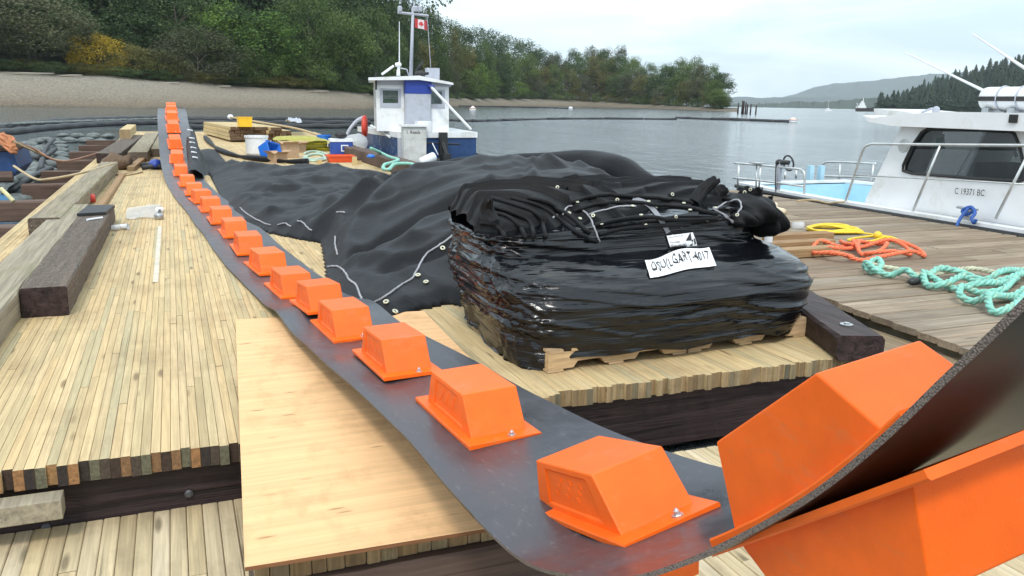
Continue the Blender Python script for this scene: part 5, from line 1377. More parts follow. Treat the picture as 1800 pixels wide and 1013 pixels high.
# raised far deck section edge (dark cloth over its lip)
b = MB(); lip = smooth_path([dk(360, 243), dk(372, 256), dk(392, 270), dk(430, 280), dk(480, 286), dk(540, 289)], 6)
b.tube([p+V3(0, -.05, .05) for p in lip], [.03+.06*abs(math.sin(i*.35+.4)) for i in range(len(lip))], 8); b.build('rolled_cloth', M['fabric'], smooth=True, label='rolled black cloth along the left lip of the far deck', cat='cloth')
rail = []
# brown rail timber on the right
a = aty(593, 250, 30.5); 
def rail_bar(p, q, w_, h_, name, label, mats):
    d = Vector((q[0]-p[0], q[1]-p[1], 0)); L = d.length; b = MB(); b.beam(-w_/2, w_/2, 0, L, 0, h_, .02, mend=1, seg=14, rnd=.008)
    o = b.build(name, mats, fix=True, label=label, cat='timber'); o.location = (p[0], p[1], .002); o.rotation_euler = (0, 0, math.atan2(d.y, d.x)-math.pi/2); return o
p = at(740, 306, .1); q = at(632, 272, .1)
rail_bar((p.x, p.y), (q.x, q.y), .38, .26, 'brown_rail_timber', 'thick reddish brown timber at the far deck edge beside the blue boat', [M['rust'], M['scar']])
p = at(628, 270, .1); q = at(588, 252, .1)
rail_bar((p.x, p.y), (q.x, q.y), .38, .22, 'brown_rail_timber', 'second brown timber continuing the far deck edge beyond the red tray', [M['rust'], M['scar']])
b = MB(); quadbox([(3.9, 12.5), (5.0, 16.6), (5.6, 30), (6.1, 40), (3.9, 40)], -.12, .0005, b); b.build('far_deck_wing', [M['newwood']], fix=True, label='pale decked wing of the platform under the coolers and boxes', cat='platform')
# lumber stack
p = dk(468, 250); st = empty('lumber_stack', (p.x-1.2, p.y, 0), .10, label='stack of long yellow lumber with dark ends on the far deck', cat='lumber')
for r_ in range(4):
    for c_ in range(10 if r_ < 3 else 8):
        b = MB(); x = c_*.205+(.06 if r_ == 3 else 0)+random.uniform(-.01, .01); y0 = random.uniform(-.15, .1)-(.3 if c_ > 5 else 0); b.beam(x, x+.19, y0, 6.2+random.uniform(-.2, .2), .06+r_*.115, .06+r_*.115+.105, .006, mend=1)
        b.build('lumber', [M['newwood'], M['burlap']], parent=st, fix=True)
def box_open(name, p, w_, d_, h_, mat, label, cat, taper=.8, wall=.02, T=None, rim=True):
    b = MB(); z0 = 0
    def rect(s_, z, ins=0): return [V3(-w_/2*s_+ins, -d_/2*s_+ins, z), V3(w_/2*s_-ins, -d_/2*s_+ins, z), V3(w_/2*s_-ins, d_/2*s_-ins, z), V3(-w_/2*s_+ins, d_/2*s_-ins, z)]
    rings_ = [rect(taper, 0), rect(1, h_), rect(1, h_, wall), rect(taper, .02, wall)]
    vs = sum(rings_, []); fs = [(3, 2, 1, 0), (12, 13, 14, 15)]
    for k in range(3):
        for i in range(4): j = (i+1) % 4; fs.append((k*4+i, k*4+j, k*4+4+j, k*4+4+i))
    b.add(vs, fs)
    if rim: 
        r2 = rect(1.06, h_-.02); r3 = rect(1.06, h_+.01); r4 = rect(1, h_+.01); vs = r2+r3+r4; fs = []
        for k in range(2):
            for i in range(4): j = (i+1) % 4; fs.append((k*4+i, k*4+j, k*4+4+j, k*4+4+i))
        b.add(vs, fs)
    o = b.build(name, mat, fix=True, label=label, cat=cat); o.location = p; 
    if T is not None: o.rotation_euler = T
    return o
p = dk(431, 236, .63); p = aty(431, 236, 30.5); box_open('yellow_crate', (p.x, p.y, .52), .44, .44, .32, M['yellow'], 'bright yellow crate standing on the lumber stack', 'crate', .92, T=(0, 0, .1))
p = dk(452, 272); T = Matrix.Identity(4)
b = MB(); b.lathe([(.20, 0), (.235, .36), (.25, .36), (.25, .40), (.235, .40), (.225, .03)], 24); o = b.build('white_bucket', M['whitep'], smooth=False, label='white plastic bucket on the far deck in front of the lumber stack', cat='bucket'); o.location = (p.x, p.y, 0); o.scale = (1.25, 1.25, 1.25)
p = dk(466, 282); box_open('blue_tub', (p.x, p.y, .12), .55, .45, .30, M['bluep'], 'bright blue tub tipped on its side by the white bucket', 'tub', .8, T=(1.2, .2, .9))
def carton(px, py, w_, d_, h_, rz, label):
    p = dk(px, py); b = MB(); b.box(-w_/2, w_/2, -d_/2, d_/2, 0, h_)
    b.f = [f for i, f in enumerate(b.f) if i != 1]; b.m = b.m[:5]
    for s_, ax in ((-1, 0), (1, 0), (-1, 1), (1, 1)):
        if ax == 0: b.add([(s_*w_/2, -d_/2, h_), (s_*w_/2, d_/2, h_), (s_*(w_/2+.12), d_/2, h_+.08), (s_*(w_/2+.12), -d_/2, h_+.08)], [(0, 1, 2, 3)])
        else: b.add([(-w_/2, s_*d_/2, h_), (w_/2, s_*d_/2, h_), (w_/2, s_*(d_/2+.1), h_+.06), (-w_/2, s_*(d_/2+.1), h_+.06)], [(0, 1, 2, 3)])
    o = b.build('cardboard_box', M['card'], label=label, cat='box'); o.location = (p.x, p.y, .002); o.rotation_euler = (0, 0, rz); return o
carton(488, 286, .34, .30, .20, .5, 'open brown cardboard box nearest the black fabric')
carton(508, 277, .42, .34, .34, .2, 'taller brown cardboard box behind the open one')
carton(524, 268, .34, .3, .22, .7, 'small brown box between the tarp pile and the green rope')
film_patch('white_plastic_bag', [(474, 274), (494, 276), (492, 262), (474, 262)], 'white plastic bag between the bucket and the cardboard boxes', .02, .5, 'bag', M['whitep'])
b = MB()
tp_ = empty('tarp_pile', dk(530, 264), label='pile of folded yellow tarps on the far deck', cat='tarp')
for k in range(6):
    G_ = []
    for i in range(13):
        r_ = []
        for j in range(9):
            u, v = i/12*2-1, j/8*2-1; z = .05+k*.07+.05*noise.noise(Vector((u*2, v*2, k)))-.10*max(abs(u), abs(v))**4
            r_.append(V3(u*(1.0-.06*k)+.1*math.sin(k*2), v*.75, max(.004*(k+1), z)))
        G_.append(r_)
    b = MB(); b.grid(G_); b.grid([[p+V3(0, 0, -.03) for p in r_] for r_ in G_]); b.build('tarp_layer', M['tarp'] if k % 2 == 0 else simple('dull yellow cloth', (.36, .33, .06), .7, .2), parent=tp_, smooth=True)
film_patch('grey_bag', [(503, 238), (532, 240), (528, 232), (508, 231)], 'grey plastic bag lying on top of the yellow tarp pile', .52, .25, 'bag', M['ltgrey'])
b = MB(); p = aty(575, 258, 24.5)
b.lathe([(.16, 0), (.19, .36), (.20, .36), (.20, .40), (.18, .40), (.17, .04)], 20); o = b.build('blue_bucket', M['bluep'], label='bright blue bucket left of the blue and white cooler', cat='bucket'); p = dk(570, 262); o.location = (p.x, p.y, 0); o.scale = (1.1, 1.1, 1.05)
# cooler
p = dk(600, 271); ck = empty('cooler', (p.x, p.y, 0), -.05, label='blue cooler with a white lid and a white square on its front', cat='cooler')
b = MB(); b.beam(-.30, .30, -.2, .2, 0, .34, .03, axis='Z'); b.build('body', M['cooler'], parent=ck, fix=True)
b = MB(); b.beam(-.32, .32, -.22, .22, .342, .42, .03, axis='Z'); b.build('lid', M['whitep'], parent=ck, fix=True)
b = MB(); b.ring([(-.03, -.203, .08), (.17, -.203, .08), (.17, -.203, .26), (-.03, -.203, .26)], [(.0, -.203, .11), (.14, -.203, .11), (.14, -.203, .23), (.0, -.203, .23)], (0, -.004, 0)); b.build('emblem', M['whitep'], parent=ck)
b = MB(); b.tube([(-.31, 0, .3), (-.36, 0, .3), (-.36, 0, .2)], .012, 6); b.build('handle', M['whitep'], parent=ck)
p = dk(604, 271, .42); b = MB(); b.ell((0, 0, .09), .18, .14, .1, 12); b.v = [(x, y, z*(1+.5*noise.noise(Vector((x*9, y*9, 1))))) for x, y, z in b.v]; o = b.build('dark_bag', M['black'], smooth=True, label='small dark bag on the lid of the cooler', cat='bag'); o.location = (ck.location.x, ck.location.y, .425)
p = dk(597, 285); box_open('red_tray', (p.x, p.y, .003), .62, .44, .16, M['redtray'], 'orange red plastic tray in front of the cooler', 'tray', .82)
for k, (px, py, h_) in enumerate(((562, 289, .10), (624, 291, .20), (632, 289, .08))):
    p = dk(px, py); b = MB(); b.beam(p.x-.05, p.x+.05, p.y, p.y+.08, .002, h_, .004, axis='Z', mend=1); b.build('wood_stub', [M['newwood'], M['end2']], fix=True, label=['short wooden stub left of the red tray', 'taller wooden stub right of the red tray', 'low wooden stub at the far right of the red tray'][k], cat='wood block')
def thin(name, pxs, z, r_, mat, label, cat='rope', pts=None, n=6):
    b = MB(); b.tube(smooth_path(pts or [at(a, c, z) for a, c in pxs], n), r_, 6); return b.build(name, mat, smooth=True, label=label, cat=cat)
thin('green_rope', [(535, 270), (550, 266), (570, 270), (575, 276), (555, 280), (538, 278), (545, 272), (565, 272), (572, 280), (550, 283), (535, 280), (540, 274), (568, 268)], .03, .035, simple('pale green rope', (.40, .52, .42), .8, .2), 'pale green rope coiled on the far deck left of the cooler')
thin('teal_mooring_line', None, 0, .035, M['r_te'], 'teal mooring line lying over the brown timber to the blue boat', pts=[at(652, 261, .5), at(668, 268, .3), at(684, 276, .28), at(700, 281, .28), at(690, 286, .28), at(676, 290, .28), at(674, 297, .28), at(684, 298, .28), at(694, 289, .28), at(720, 288, .28), at(745, 295, .25)])
b = MB(); p = at(652, 275, .27); b.ell(tuple(p), .10, .12, .045, 10); b.build('blue_cloth', M['bluep'], smooth=True, label='small bright blue cloth on the brown timber by the boat', cat='cloth')
b = MB(); G_ = []
c0 = aty(632, 262, 24.6)
b.ell((c0.x-.1, c0.y, .26), .33, .3, .27, 18); b.v = [(x*(1)+.12*noise.noise(Vector((x*4, y*4, z*4))), y, max(.01, z*(1+.25*noise.noise(Vector((x*3, y*3, 7)))))) for x, y, z in b.v]
b.build('plastic_bag', M['film'], smooth=True, label='puffed translucent plastic bag beside the bow of the blue boat', cat='bag')
thin('bent_pole', None, 0, .06, M['ltgrey'], 'grey bent pipe rising beside the bow of the blue boat', 'pipe', pts=[aty(598, 246, 28), aty(608, 240, 28), aty(616, 226, 28), aty(628, 212, 28), aty(640, 206, 28)])
thin('long_pole', None, 0, .045, M['r_tan'], 'long thin wooden pole pointing over the lumber stack', 'pole', pts=[aty(404, 206, 41), aty(450, 214, 38), aty(520, 226, 35), aty(560, 238, 33)])
b = MB(); p = aty(405, 206, 41); b.ell(tuple(p), .14, .14, .12, 10); b.build('pole_tip', M['whitep'], smooth=True, label='white knob at the tip of the long wooden pole', cat='knob')

# ================================================================== BLUE AND WHITE WORK BOAT
tug = empty('work_boat', (7.1, 24.3, WZ), label='small blue and white work boat with boxy wheelhouse and mast beyond the platform', cat='boat')
def tb_(mb_, name, mats, fix=True, smooth=False, par=None):
    if name in ('side_wall', 'rear_wall', 'roof', 'roof_box', 'radar_dome'): mb_.v = [(x+(.25 if name == 'roof' else .20)*max(0, y-24.8), y, z) for x, y, z in mb_.v]
    mb_.v = [(x-tug.location.x, y-tug.location.y, z-tug.location.z) for x, y, z in mb_.v]; o = mb_.build(name, mats, parent=tug if par is None else par, fix=fix, smooth=smooth); return o
FY = 24.0
def tw(px, py, y=FY): return aty(px, py, y)
fl_ = tw(700, 240); fr_ = tw(836, 245, 24.2); bl_ = aty(651, 215, 27.0); br_ = V3(fr_.x+.35, 28.2, .6)
ZT = .53
hull = [(fl_.x, FY), (fr_.x, 24.15), (fr_.x+.45, 28.6), (5.9, 29.0), (bl_.x-.02, 26.6)]
b = MB()
for i, (a, c) in enumerate(zip(hull, hull[1:]+hull[:1])):
    pass
def hprism(poly, z0, z1, mats_i=0, flare=0.0):
    b = MB(); n_ = len(poly); cx = sum(p[0] for p in poly)/n_; cy = sum(p[1] for p in poly)/n_
    lo = [(cx+(x-cx)*(1-flare), cy+(y-cy)*(1-flare), z0) for x, y in poly]; hi = [(x, y, z1) for x, y in poly]
    b.add(lo+hi, [tuple(range(n_))[::-1], tuple(range(n_, 2*n_))]+[(i, (i+1) % n_, n_+(i+1) % n_, n_+i) for i in range(n_)], 0); return b
def grow(poly, s_):
    n_ = len(poly); cx = sum(p[0] for p in poly)/n_; cy = sum(p[1] for p in poly)/n_; return [(cx+(x-cx)*s_, cy+(y-cy)*s_) for x, y in poly]
hb = hprism(hull, WZ-.25, ZT-.10)
hb.m = [0]*len(hb.f); hb.m[-1] = 1
tb_(hb, 'hull', [M['navy'], M['chip']])
tb_(hprism(grow(hull, 1.02), ZT-.10, ZT+.06), 'deck_rim', M['white'])
tb_(hprism(grow(hull, 1.008), WZ-.02, WZ+.13), 'waterline_band', M['ltgrey'])
# grey flat at the front left corner
b = MB(); g0 = tw(700, 245, 23.97); g1 = tw(712, 245, 23.97); b.box(g0.x-.02, g1.x+.05, 23.93, 23.99, WZ+.05, ZT-.10); tb_(b, 'corner_plate', M['ltgrey'])
b = MB(); b.tube([aty(655, 221, 26.6)+V3(-.05, 0, 0), aty(688, 241, 24.5)+V3(-.05, 0, 0)], .035, 6); tb_(b, 'rub_strake', M['white'])
# wheelhouse
cl_, cr_ = tw(662, 200, 24.75).x, tw(789, 200, 24.75).x; CF = 24.75; CB = 27.6; ZR = 2.05
cabw = [(cl_, CF), (cr_, CF), (cr_+.1, CB), (cl_-.28, CB)]
def wall_win(x0, x1, z0, z1, wx0, wx1, wz0, wz1, y, th=.05):
    b = MB(); b.ring([(x0, y, z0), (x1, y, z0), (x1, y, z1), (x0, y, z1)], [(wx0, y, wz0), (wx1, y, wz0), (wx1, y, wz1), (wx0, y, wz1)], (0, th, 0)); return b
lw0, lw1 = tw(668, 190, CF).x, tw(705, 190, CF).x; rw0, rw1 = tw(752, 190, CF).x, tw(782, 190, CF).x
wz0, wz1 = tw(690, 190, CF).z, tw(690, 156, CF).z; mid = tw(730, 180, CF).x
b = wall_win(cl_, mid-.32, ZT+.06, ZR, lw0, min(lw1, mid-.36), wz0, wz1, CF); tb_(b, 'front_wall', M['white'])
b = wall_win(mid+.30, cr_, ZT+.06, ZR, rw0, rw1, wz0, wz1, CF); tb_(b, 'front_wall', M['white'])
b = MB(); b.box(mid-.32, mid+.30, CF, CF+.05, ZT+.06, ZR); tb_(b, 'front_wall', M['white'])
b = MB(); b.ring([(cl_, CF+.05, ZT+.06), (cl_, CB, ZT+.06), (cl_, CB, ZR), (cl_, CF+.05, ZR)], [(cl_, CF+.55, wz0), (cl_, CB-.6, wz0), (cl_, CB-.6, wz1), (cl_, CF+.55, wz1)], (.05, 0, 0)); tb_(b, 'side_wall', M['white'])
b = MB(); b.ring([(cr_, CF+.05, ZT+.06), (cr_+.1, CB, ZT+.06), (cr_+.1, CB, ZR), (cr_, CF+.05, ZR)], [(cr_+.01, CF+.4, wz0), (cr_+.08, CB-.4, wz0), (cr_+.08, CB-.4, wz1), (cr_+.01, CF+.4, wz1)], (-.05, 0, 0)); tb_(b, 'side_wall', M['white'])
b = MB(); b.ring([(cl_, CB, ZT+.06), (cr_+.05, CB, ZT+.06), (cr_+.05, CB, ZR), (cl_, CB, ZR)], [(cl_+.2, CB, wz0-.1), (cr_-.3, CB, wz0-.1), (cr_-.3, CB, wz1), (cl_+.2, CB, wz1)], (0, .05, 0)); tb_(b, 'rear_wall', M['white'])
for (a, c) in ((lw0, min(lw1, mid-.36)), (rw0, rw1)):
    b = MB(); f_ = .085; b.ring([(a, CF-.012, wz0), (c, CF-.012, wz0), (c, CF-.012, wz1), (a, CF-.012, wz1)], [(a+f_, CF-.012, wz0+f_+.05), (c-f_, CF-.012, wz0+f_+.05), (c-f_, CF-.012, wz1-f_*.6), (a+f_, CF-.012, wz1-f_*.6)], (0, .04, 0)); fo = tb_(b, 'window_frame', M['ltgrey'])
    b = MB(); b.box(a+f_, c-f_, CF+.01, CF+.02, wz0+f_+.05, wz1-f_*.6); po = tb_(b, 'pane', M['glass'], par=tug)
b = MB(); b.box(lw0+.14, lw1-.16, CF+.06, CF+.08, wz0+.16, wz0+.26); tb_(b, 'green_screen', simple('green screen print', (.10, .30, .05), .5, .3))
# central casing with blue band
cx0, cx1 = tw(712, 180, 24.6).x, tw(757, 180, 24.6).x
zb0, zb1 = tw(730, 211, 24.6).z, tw(730, 141, 24.6).z; zband = tw(730, 165, 24.6).z
b = MB(); b.beam(cx0, cx1, 24.52, 24.74, ZT+.06, zband, .03, axis='Z'); tb_(b, 'casing', M['ltgrey'])
b = MB(); b.beam(cx0-.01, cx1+.01, 24.51, 24.74, zband+.002, zb1, .03, axis='Z'); tb_(b, 'blue_band', M['royal'])
b = MB(); b.beam(cx0-.06, cx1+.06, 24.46, 24.74, zb1+.002, zb1+.07, .01, axis='Z'); tb_(b, 'casing_cap', M['ltgrey'])
# roof: low gabled slab with overhang
b = MB(); zo = ZR; L_, R_ = tw(647, 150, 24.45).x, tw(796, 150, 24.45).x; mx_ = (cx0+cx1)/2
for (y0, y1) in ((24.4, 27.8),):
    prof = [(L_, zo+.05), (mx_, zo+.14), (R_, zo-.04), (R_, zo-.10), (mx_, zo+.02), (L_, zo-.03)]
    b.prism([(x, y0, z) for x, z in prof], (0, y1-y0, 0))
tb_(b, 'roof', M['white'])
b = MB(); prof = [(cl_-.03, zo-.032), (mx_, zo+.018), (cr_+.05, zo-.102), (cr_+.05, zo-.16), (mx_, zo-.12), (cl_-.03, zo-.15)]; b.prism([(x, 24.70, z) for x, z in prof], (0, .045, 0)); tb_(b, 'roof_trim', M['ltgrey'])
# forward bench on the rim and white locker door
d0, d1 = tw(709, 250, 23.7).x, tw(749, 250, 23.7).x; dz0, dz1 = tw(730, 290, 23.7).z, tw(730, 223, 23.7).z
b = MB(); b.beam(d0, d1, 23.66, 23.92, dz0, dz1, .01, axis='Z'); tb_(b, 'locker', M['cream'])
b = MB(); b.beam(d0-.06, d1+.06, 23.60, 24.0, dz1+.002, dz1+.06, .01, axis='Z'); tb_(b, 'locker_lid', M['white'])
vs, fs, asp = text2d('I  Reeds'); b = MB(); b.add([(d0+.10+a*.38, 23.652, dz1-.20+c*.10) for a, c in vs], fs); tb_(b, 'lettering', M['ink'], fix=False)
a_, c_ = tw(733, 213, 24.1), tw(758, 220, 24.1); b = MB(); b.beam(a_.x, c_.x, 24.0, 24.4, ZT+.062, a_.z, .04, axis='Z'); tb_(b, 'hatch', M['white'])
# push knees, fender, rail, life ring, mast
b = MB(); pk0, pk1 = tw(772, 250, 23.75).x, tw(785, 250, 23.75).x; b.beam(pk0, pk1, 23.62, 23.85, -.35, tw(778, 233, 23.75).z, .02, axis='Z')
b.beam(tw(776, 285, 23.5).x, tw(790, 285, 23.5).x, 23.3, 23.62, -.35, -.0, .02, axis='Z')
b.tube([tw(778, 250, 23.6), tw(790, 290, 23.4)], .06, 6); b.tube([tw(792, 283, 23.5), tw(798, 281, 23.5), tw(798, 295, 23.5)], .07, 6); b.tube([tw(750, 252, 23.7), tw(808, 254, 23.9)], .03, 6)
b.tube([tw(755, 292, 23.4), tw(772, 280, 23.5)], .05, 6); tb_(b, 'push_knee', M['black'])
b = MB(); A_ = tw(738, 287, 23.3); B_ = tw(766, 274, 23.3); dd = (B_-A_); P = [A_+dd*t for t in (0, .04, .12, .88, .96, 1)]; b.tube(P, [.05, .11, .135, .135, .11, .04], 14); tb_(b, 'fender', M['whitep'], smooth=True)
b = MB(); b.tube([tw(760, 252, 23.5), tw(766, 264, 23.4), tw(770, 272, 23.4)], .015, 5); tb_(b, 'fender_line', M['whitep'])
b = MB(); lr = aty(641, 222, 25.6); T = Matrix.Translation(lr) @ Matrix.Rotation(math.pi/2, 4, 'Y') @ Matrix.Rotation(.3, 4, 'X'); b.tube([T @ V3(math.cos(6.283*i/20)*.25, math.sin(6.283*i/20)*.25, 0) for i in range(20)], .075, 8, closed=True); tb_(b, 'life_ring', M['red'], smooth=True)
b = MB(); m0 = aty(722, 132, 25.3); m1 = aty(726, 14, 25.3); b.tube([m0-V3(0, 0, .1), m1], [.055, .04], 10); tb_(b, 'mast', M['ltgrey'], smooth=True)
b = MB(); b.tube([aty(699, 22, 25.3), aty(753, 28, 25.3)], .04, 6); tb_(b, 'crosstree', M['ltgrey'])
b = MB()
for px in (703, 728, 738, 731): q = aty(px, 20, 25.3); b.lathe([(.03, -.02), (.07, .0), (.07, .12), (.03, .15)], 8, T=Matrix.Translation(q)); 
b.tube([aty(727, 14, 25.3), aty(727, 4, 25.3)], .02, 5); b.tube([aty(736, 20, 25.3), aty(737, 8, 25.3)], .015, 5); tb_(b, 'mast_light', M['ltgrey'])
# flag with leaf
Aq = aty(729, 32, 25.25); fw, fh = aty(751, 32, 25.25).x-Aq.x, .26
def flagp(u, v): return V3(Aq.x+fw*u, 25.25+.04*math.sin(u*7), Aq.z-fh*v-.07*u)
fe = None
b = MB(); b.grid([[flagp(u/8*.28, v/4) for v in range(5)] for u in range(9)]); b.grid([[flagp(.72+u/8*.28, v/4) for v in range(5)] for u in range(9)])
leaf = [(.5, .15), (.55, .3), (.62, .26), (.60, .45), (.68, .42), (.66, .55), (.56, .68), (.51, .66), (.51, .85), (.49, .85), (.49, .66), (.44, .68), (.34, .55), (.32, .42), (.40, .45), (.38, .26), (.45, .3)]
b.add([flagp(u, v)+V3(0, -.006, 0) for u, v in leaf], [tuple(range(len(leaf)))]); fo = tb_(b, 'flag', simple('flag red', (.55, .06, .07), .8, .1), fix=False)
b = MB(); b.grid([[flagp(.28+u/8*.44, v/4) for v in range(5)] for u in range(9)]); q = b; tb_(b, 'flag_field', simple('flag white', (.70, .62, .64), .8, .1), fix=False)
b = MB(); b.tube([aty(751, 30, 25.25), aty(757, 118, 25.25)], .010, 5); tb_(b, 'halyard', M['ltgrey'])
b = MB(); b.tube([aty(702, 38, 25.6), aty(702, 132, 25.6)], [.012, .022], 6); tb_(b, 'whip_antenna', M['whitep'])
q = aty(700, 118, 24.8); b = MB(); b.lathe([(.06, -.25), (.05, -.10), (.03, -.06), (.03, .0), (.09, .02), (.10, .07), (.08, .12), (.02, .13)], 14, T=Matrix.Translation(q)); tb_(b, 'radar_dome', M['white'], smooth=True); b = MB(); b.tube([aty(671, 131, 24.8), aty(692, 116, 24.8)], .035, 8); tb_(b, 'roof_tube', M['white'], smooth=True); b = MB(); b.tube([aty(704, 120, 25.4), aty(715, 122, 25.4), aty(719, 134, 25.4)], .02, 6); tb_(b, 'roof_handrail', M['ltgrey'], smooth=True)
b = MB(); a_, c_ = aty(741, 119, 25.6), aty(764, 140, 25.6); b.box(a_.x, c_.x, 25.6, 26.2, c_.z, a_.z); tb_(b, 'roof_box', M['ltgrey'])
b = MB(); q = aty(737, 130, 24.9); b.ell(tuple(q), .14, .2, .12, 10); b.tube([q, q+V3(.3, .1, .02)], .05, 6); b.tube([q+V3(-.05, 0, .1), aty(744, 106, 24.9)], [.09, .01], 5); tb_(b, 'searchlight', M['black'], smooth=True)
b = MB(); b.tube([tw(757, 152, 24.45), tw(828, 228, 24.1)], .045, 6); tb_(b, 'diagonal_pole', M['white'])
b = MB(); b.tube([tw(753, 152, 24.45), tw(763, 152, 24.45)], .05, 6); tb_(b, 'pole_bracket', M['royal'])
b = MB(); b.tube([tw(661, 128, 24.5), tw(661, 158, 24.5)], .03, 6); tb_(b, 'nav_light', M['black'])
# black floating ladder-like rail right of the boat
e = empty('float_rail', at(860, 290, -.4), label='low black floating rail with struts right of the blue boat', cat='rail')
A_ = at(838, 290, -.42); B_ = at(905, 315, -.42); dv = B_-A_; b = MB(); b.tube([A_+V3(0, 0, .33), B_+V3(0, 0, .33)], .035, 6); b.tube([A_, B_], .08, 6); child(b, 'bar', M['black'], e)
for k in range(6):
    p = A_+dv*(k+.3)/6; b = MB(); b.tube([p, p+V3(0, 0, .33)], .03, 6); child(b, 'strut', M['black'], e); b = MB(); b.ell(tuple(p+V3(.1, .1, .08)), .16, .12, .1, 8); child(b, 'float', M['black'], e, smooth=True)

# ================================================================== WHITE CABIN BOAT AT THE DOCK
bt = empty('cabin_boat', (11.0, 8.5, WZ), label='white cabin boat with a pale blue cockpit, tied to the right dock', cat='boat')
def bb_(mb_, name, mats, fix=True, smooth=False, par=None):
    mb_.v = [(x-bt.location.x, y-bt.location.y, z-bt.location.z) for x, y, z in mb_.v]; return mb_.build(name, mats, parent=bt, fix=fix, smooth=smooth)
XS = 9.52
sheer = [(9.52, 4.5), (9.52, 7.0), (9.54, 9.0), (9.58, 10.6), (9.72, 12.2), (9.95, 13.4), (12.6, 13.4), (12.9, 12.0), (13.0, 9), (13.0, 4.5)]
def gz(y): return .045+.0*(y-8)
n_ = len(sheer)
b = MB(); lo = [(x+(.22 if x < 11 else -.22), y, WZ-.2) for x, y in sheer]; md = [(x+(.02 if x < 11 else -.02), y, -.10) for x, y in sheer]; hi = [(x, y, .0) for x, y in sheer]
b.add(lo+md+hi, [tuple(range(n_))[::-1]]+[(k*n_+i, k*n_+(i+1) % n_, (k+1)*n_+(i+1) % n_, (k+1)*n_+i) for k in (0, 1) for i in range(n_)]); b.m = [0]+[1]*n_+[0]*n_
bb_(b, 'hull', [M['black'], M['navy']])
inn = [(x+(.20 if x < 11 else -.20), min(y, 13.2)) for x, y in sheer]
b = MB(); b.ring([(x, y, .001) for x, y in sheer], [(x, y, .001) for x, y in inn], (0, 0, .06)); bb_(b, 'gunwale', M['white'])
b = MB(); b.tube([(x-.01, y, -.015) for x, y in sheer[:6]], .035, 8); bb_(b, 'rub_rail', M['black'])
b = MB(); b.add([(x, y, -.35) for x, y in inn], [tuple(range(n_))]); 
b.add([(x, y, z) for z in (-.35, .02) for x, y in inn], [(i, (i+1) % n_, n_+(i+1) % n_, n_+i) for i in range(n_)]); bb_(b, 'cockpit', M['cyan'], fix=False)
b = MB(); b.box(9.72, 12.8, 9.0, 9.9, -.34, .05); bb_(b, 'cabin_step', M['white'])
for k, px in enumerate((1382, 1402)):
    q = at(px, 340, -.1); b = MB(); b.box(q.x+1.3, q.x+1.40, q.y+.9, q.y+1.0, -.34, .33); bb_(b, 'cockpit_locker', M['cyan'])
XC = 9.80
def cw(px, py): return atx(px, py, XC)
# side wall outline and window outline traced to real y,z on the cabin side plane
zb = .055
co = [cw(1520, 352), cw(1538, 308), cw(1557, 265), cw(1576, 222), cw(1700, 222), cw(1800, 222)]
yR = co[0].y; 
def yz(p): return (XC+.10*max(0, (p.z-.1))/1.1, p.y, p.z)
yend = 4.6
wn_o = [cw(1584, 300), cw(1584, 290), cw(1598, 255), cw(1612, 233), cw(1622, 227), cw(1700, 227), cw(1764, 229), cw(1774, 235), cw(1786, 262), cw(1797, 300), cw(1797, 316), cw(1788, 319), cw(1700, 313), cw(1600, 305)]
out_o = [V3(XC, yR, zb), V3(XC, yR-.02, .12), cw(1557, 265), cw(1574, 226), cw(1600, 212), cw(1700, 209), cw(1764, 207), cw(1790, 205), V3(XC, cw(1815, 262).y, .9), V3(XC, cw(1815, 300).y, .6), V3(XC, cw(1815, 380).y, zb), V3(XC, cw(1790, 380).y, zb), V3(XC, cw(1700, 380).y, zb), V3(XC, cw(1600, 380).y, zb)]
b = MB(); b.ring([yz(p) for p in out_o], [yz(p) for p in wn_o], (.05, 0, 0)); bb_(b, 'cabin_side', M['white'])
ye_ = out_o[9].y
b = MB(); b.prism([yz(V3(XC, out_o[10].y, zb)), yz(V3(XC, out_o[8].y, 1.25)), yz(V3(XC, 5.2, 1.25)), yz(V3(XC, 4.9, zb))], (.05, 0, 0)); bb_(b, 'cabin_side', M['white'])
b = MB(); b.tube([Vector(yz(p))+V3(-.012, 0, 0) for p in wn_o], .022, 6, closed=True); bb_(b, 'window_frame', M['black'])
b = MB(); b.add([Vector(yz(p))+V3(.02, 0, 0) for p in wn_o], [tuple(range(len(wn_o)))]); 
def dg():
    m, n, bs = newmat('tinted boat glass'); tr = n.nodes.new('ShaderNodeBsdfTransparent'); tr.inputs[0].default_value = (.22, .23, .23, 1); gl = n.nodes.new('ShaderNodeBsdfGlossy'); gl.inputs['Roughness'].default_value = .02
    ms = n.nodes.new('ShaderNodeMixShader'); n.links.new(sym_fresnel(n), ms.inputs[0]); n.links.new(tr.outputs[0], ms.inputs[1]); n.links.new(gl.outputs[0], ms.inputs[2]); n.links.new(ms.outputs[0], n.nodes['Material Output'].inputs[0]); return m
bb_(b, 'pane', dg(), fix=False)
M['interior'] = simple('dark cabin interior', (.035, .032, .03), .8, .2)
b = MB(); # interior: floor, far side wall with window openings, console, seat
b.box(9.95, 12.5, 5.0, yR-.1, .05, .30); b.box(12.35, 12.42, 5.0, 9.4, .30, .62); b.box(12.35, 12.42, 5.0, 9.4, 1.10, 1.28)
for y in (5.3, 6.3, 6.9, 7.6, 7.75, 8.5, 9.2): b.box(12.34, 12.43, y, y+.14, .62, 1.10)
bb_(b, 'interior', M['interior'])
b = MB(); b.ell((10.9, 7.0, .72), .25, .22, .30, 12); b.box(10.6, 11.2, 8.3, 8.8, .3, .75); b.box(10.7, 11.1, 6.2, 6.5, .3, 1.0); bb_(b, 'seat', M['interior'], smooth=False)
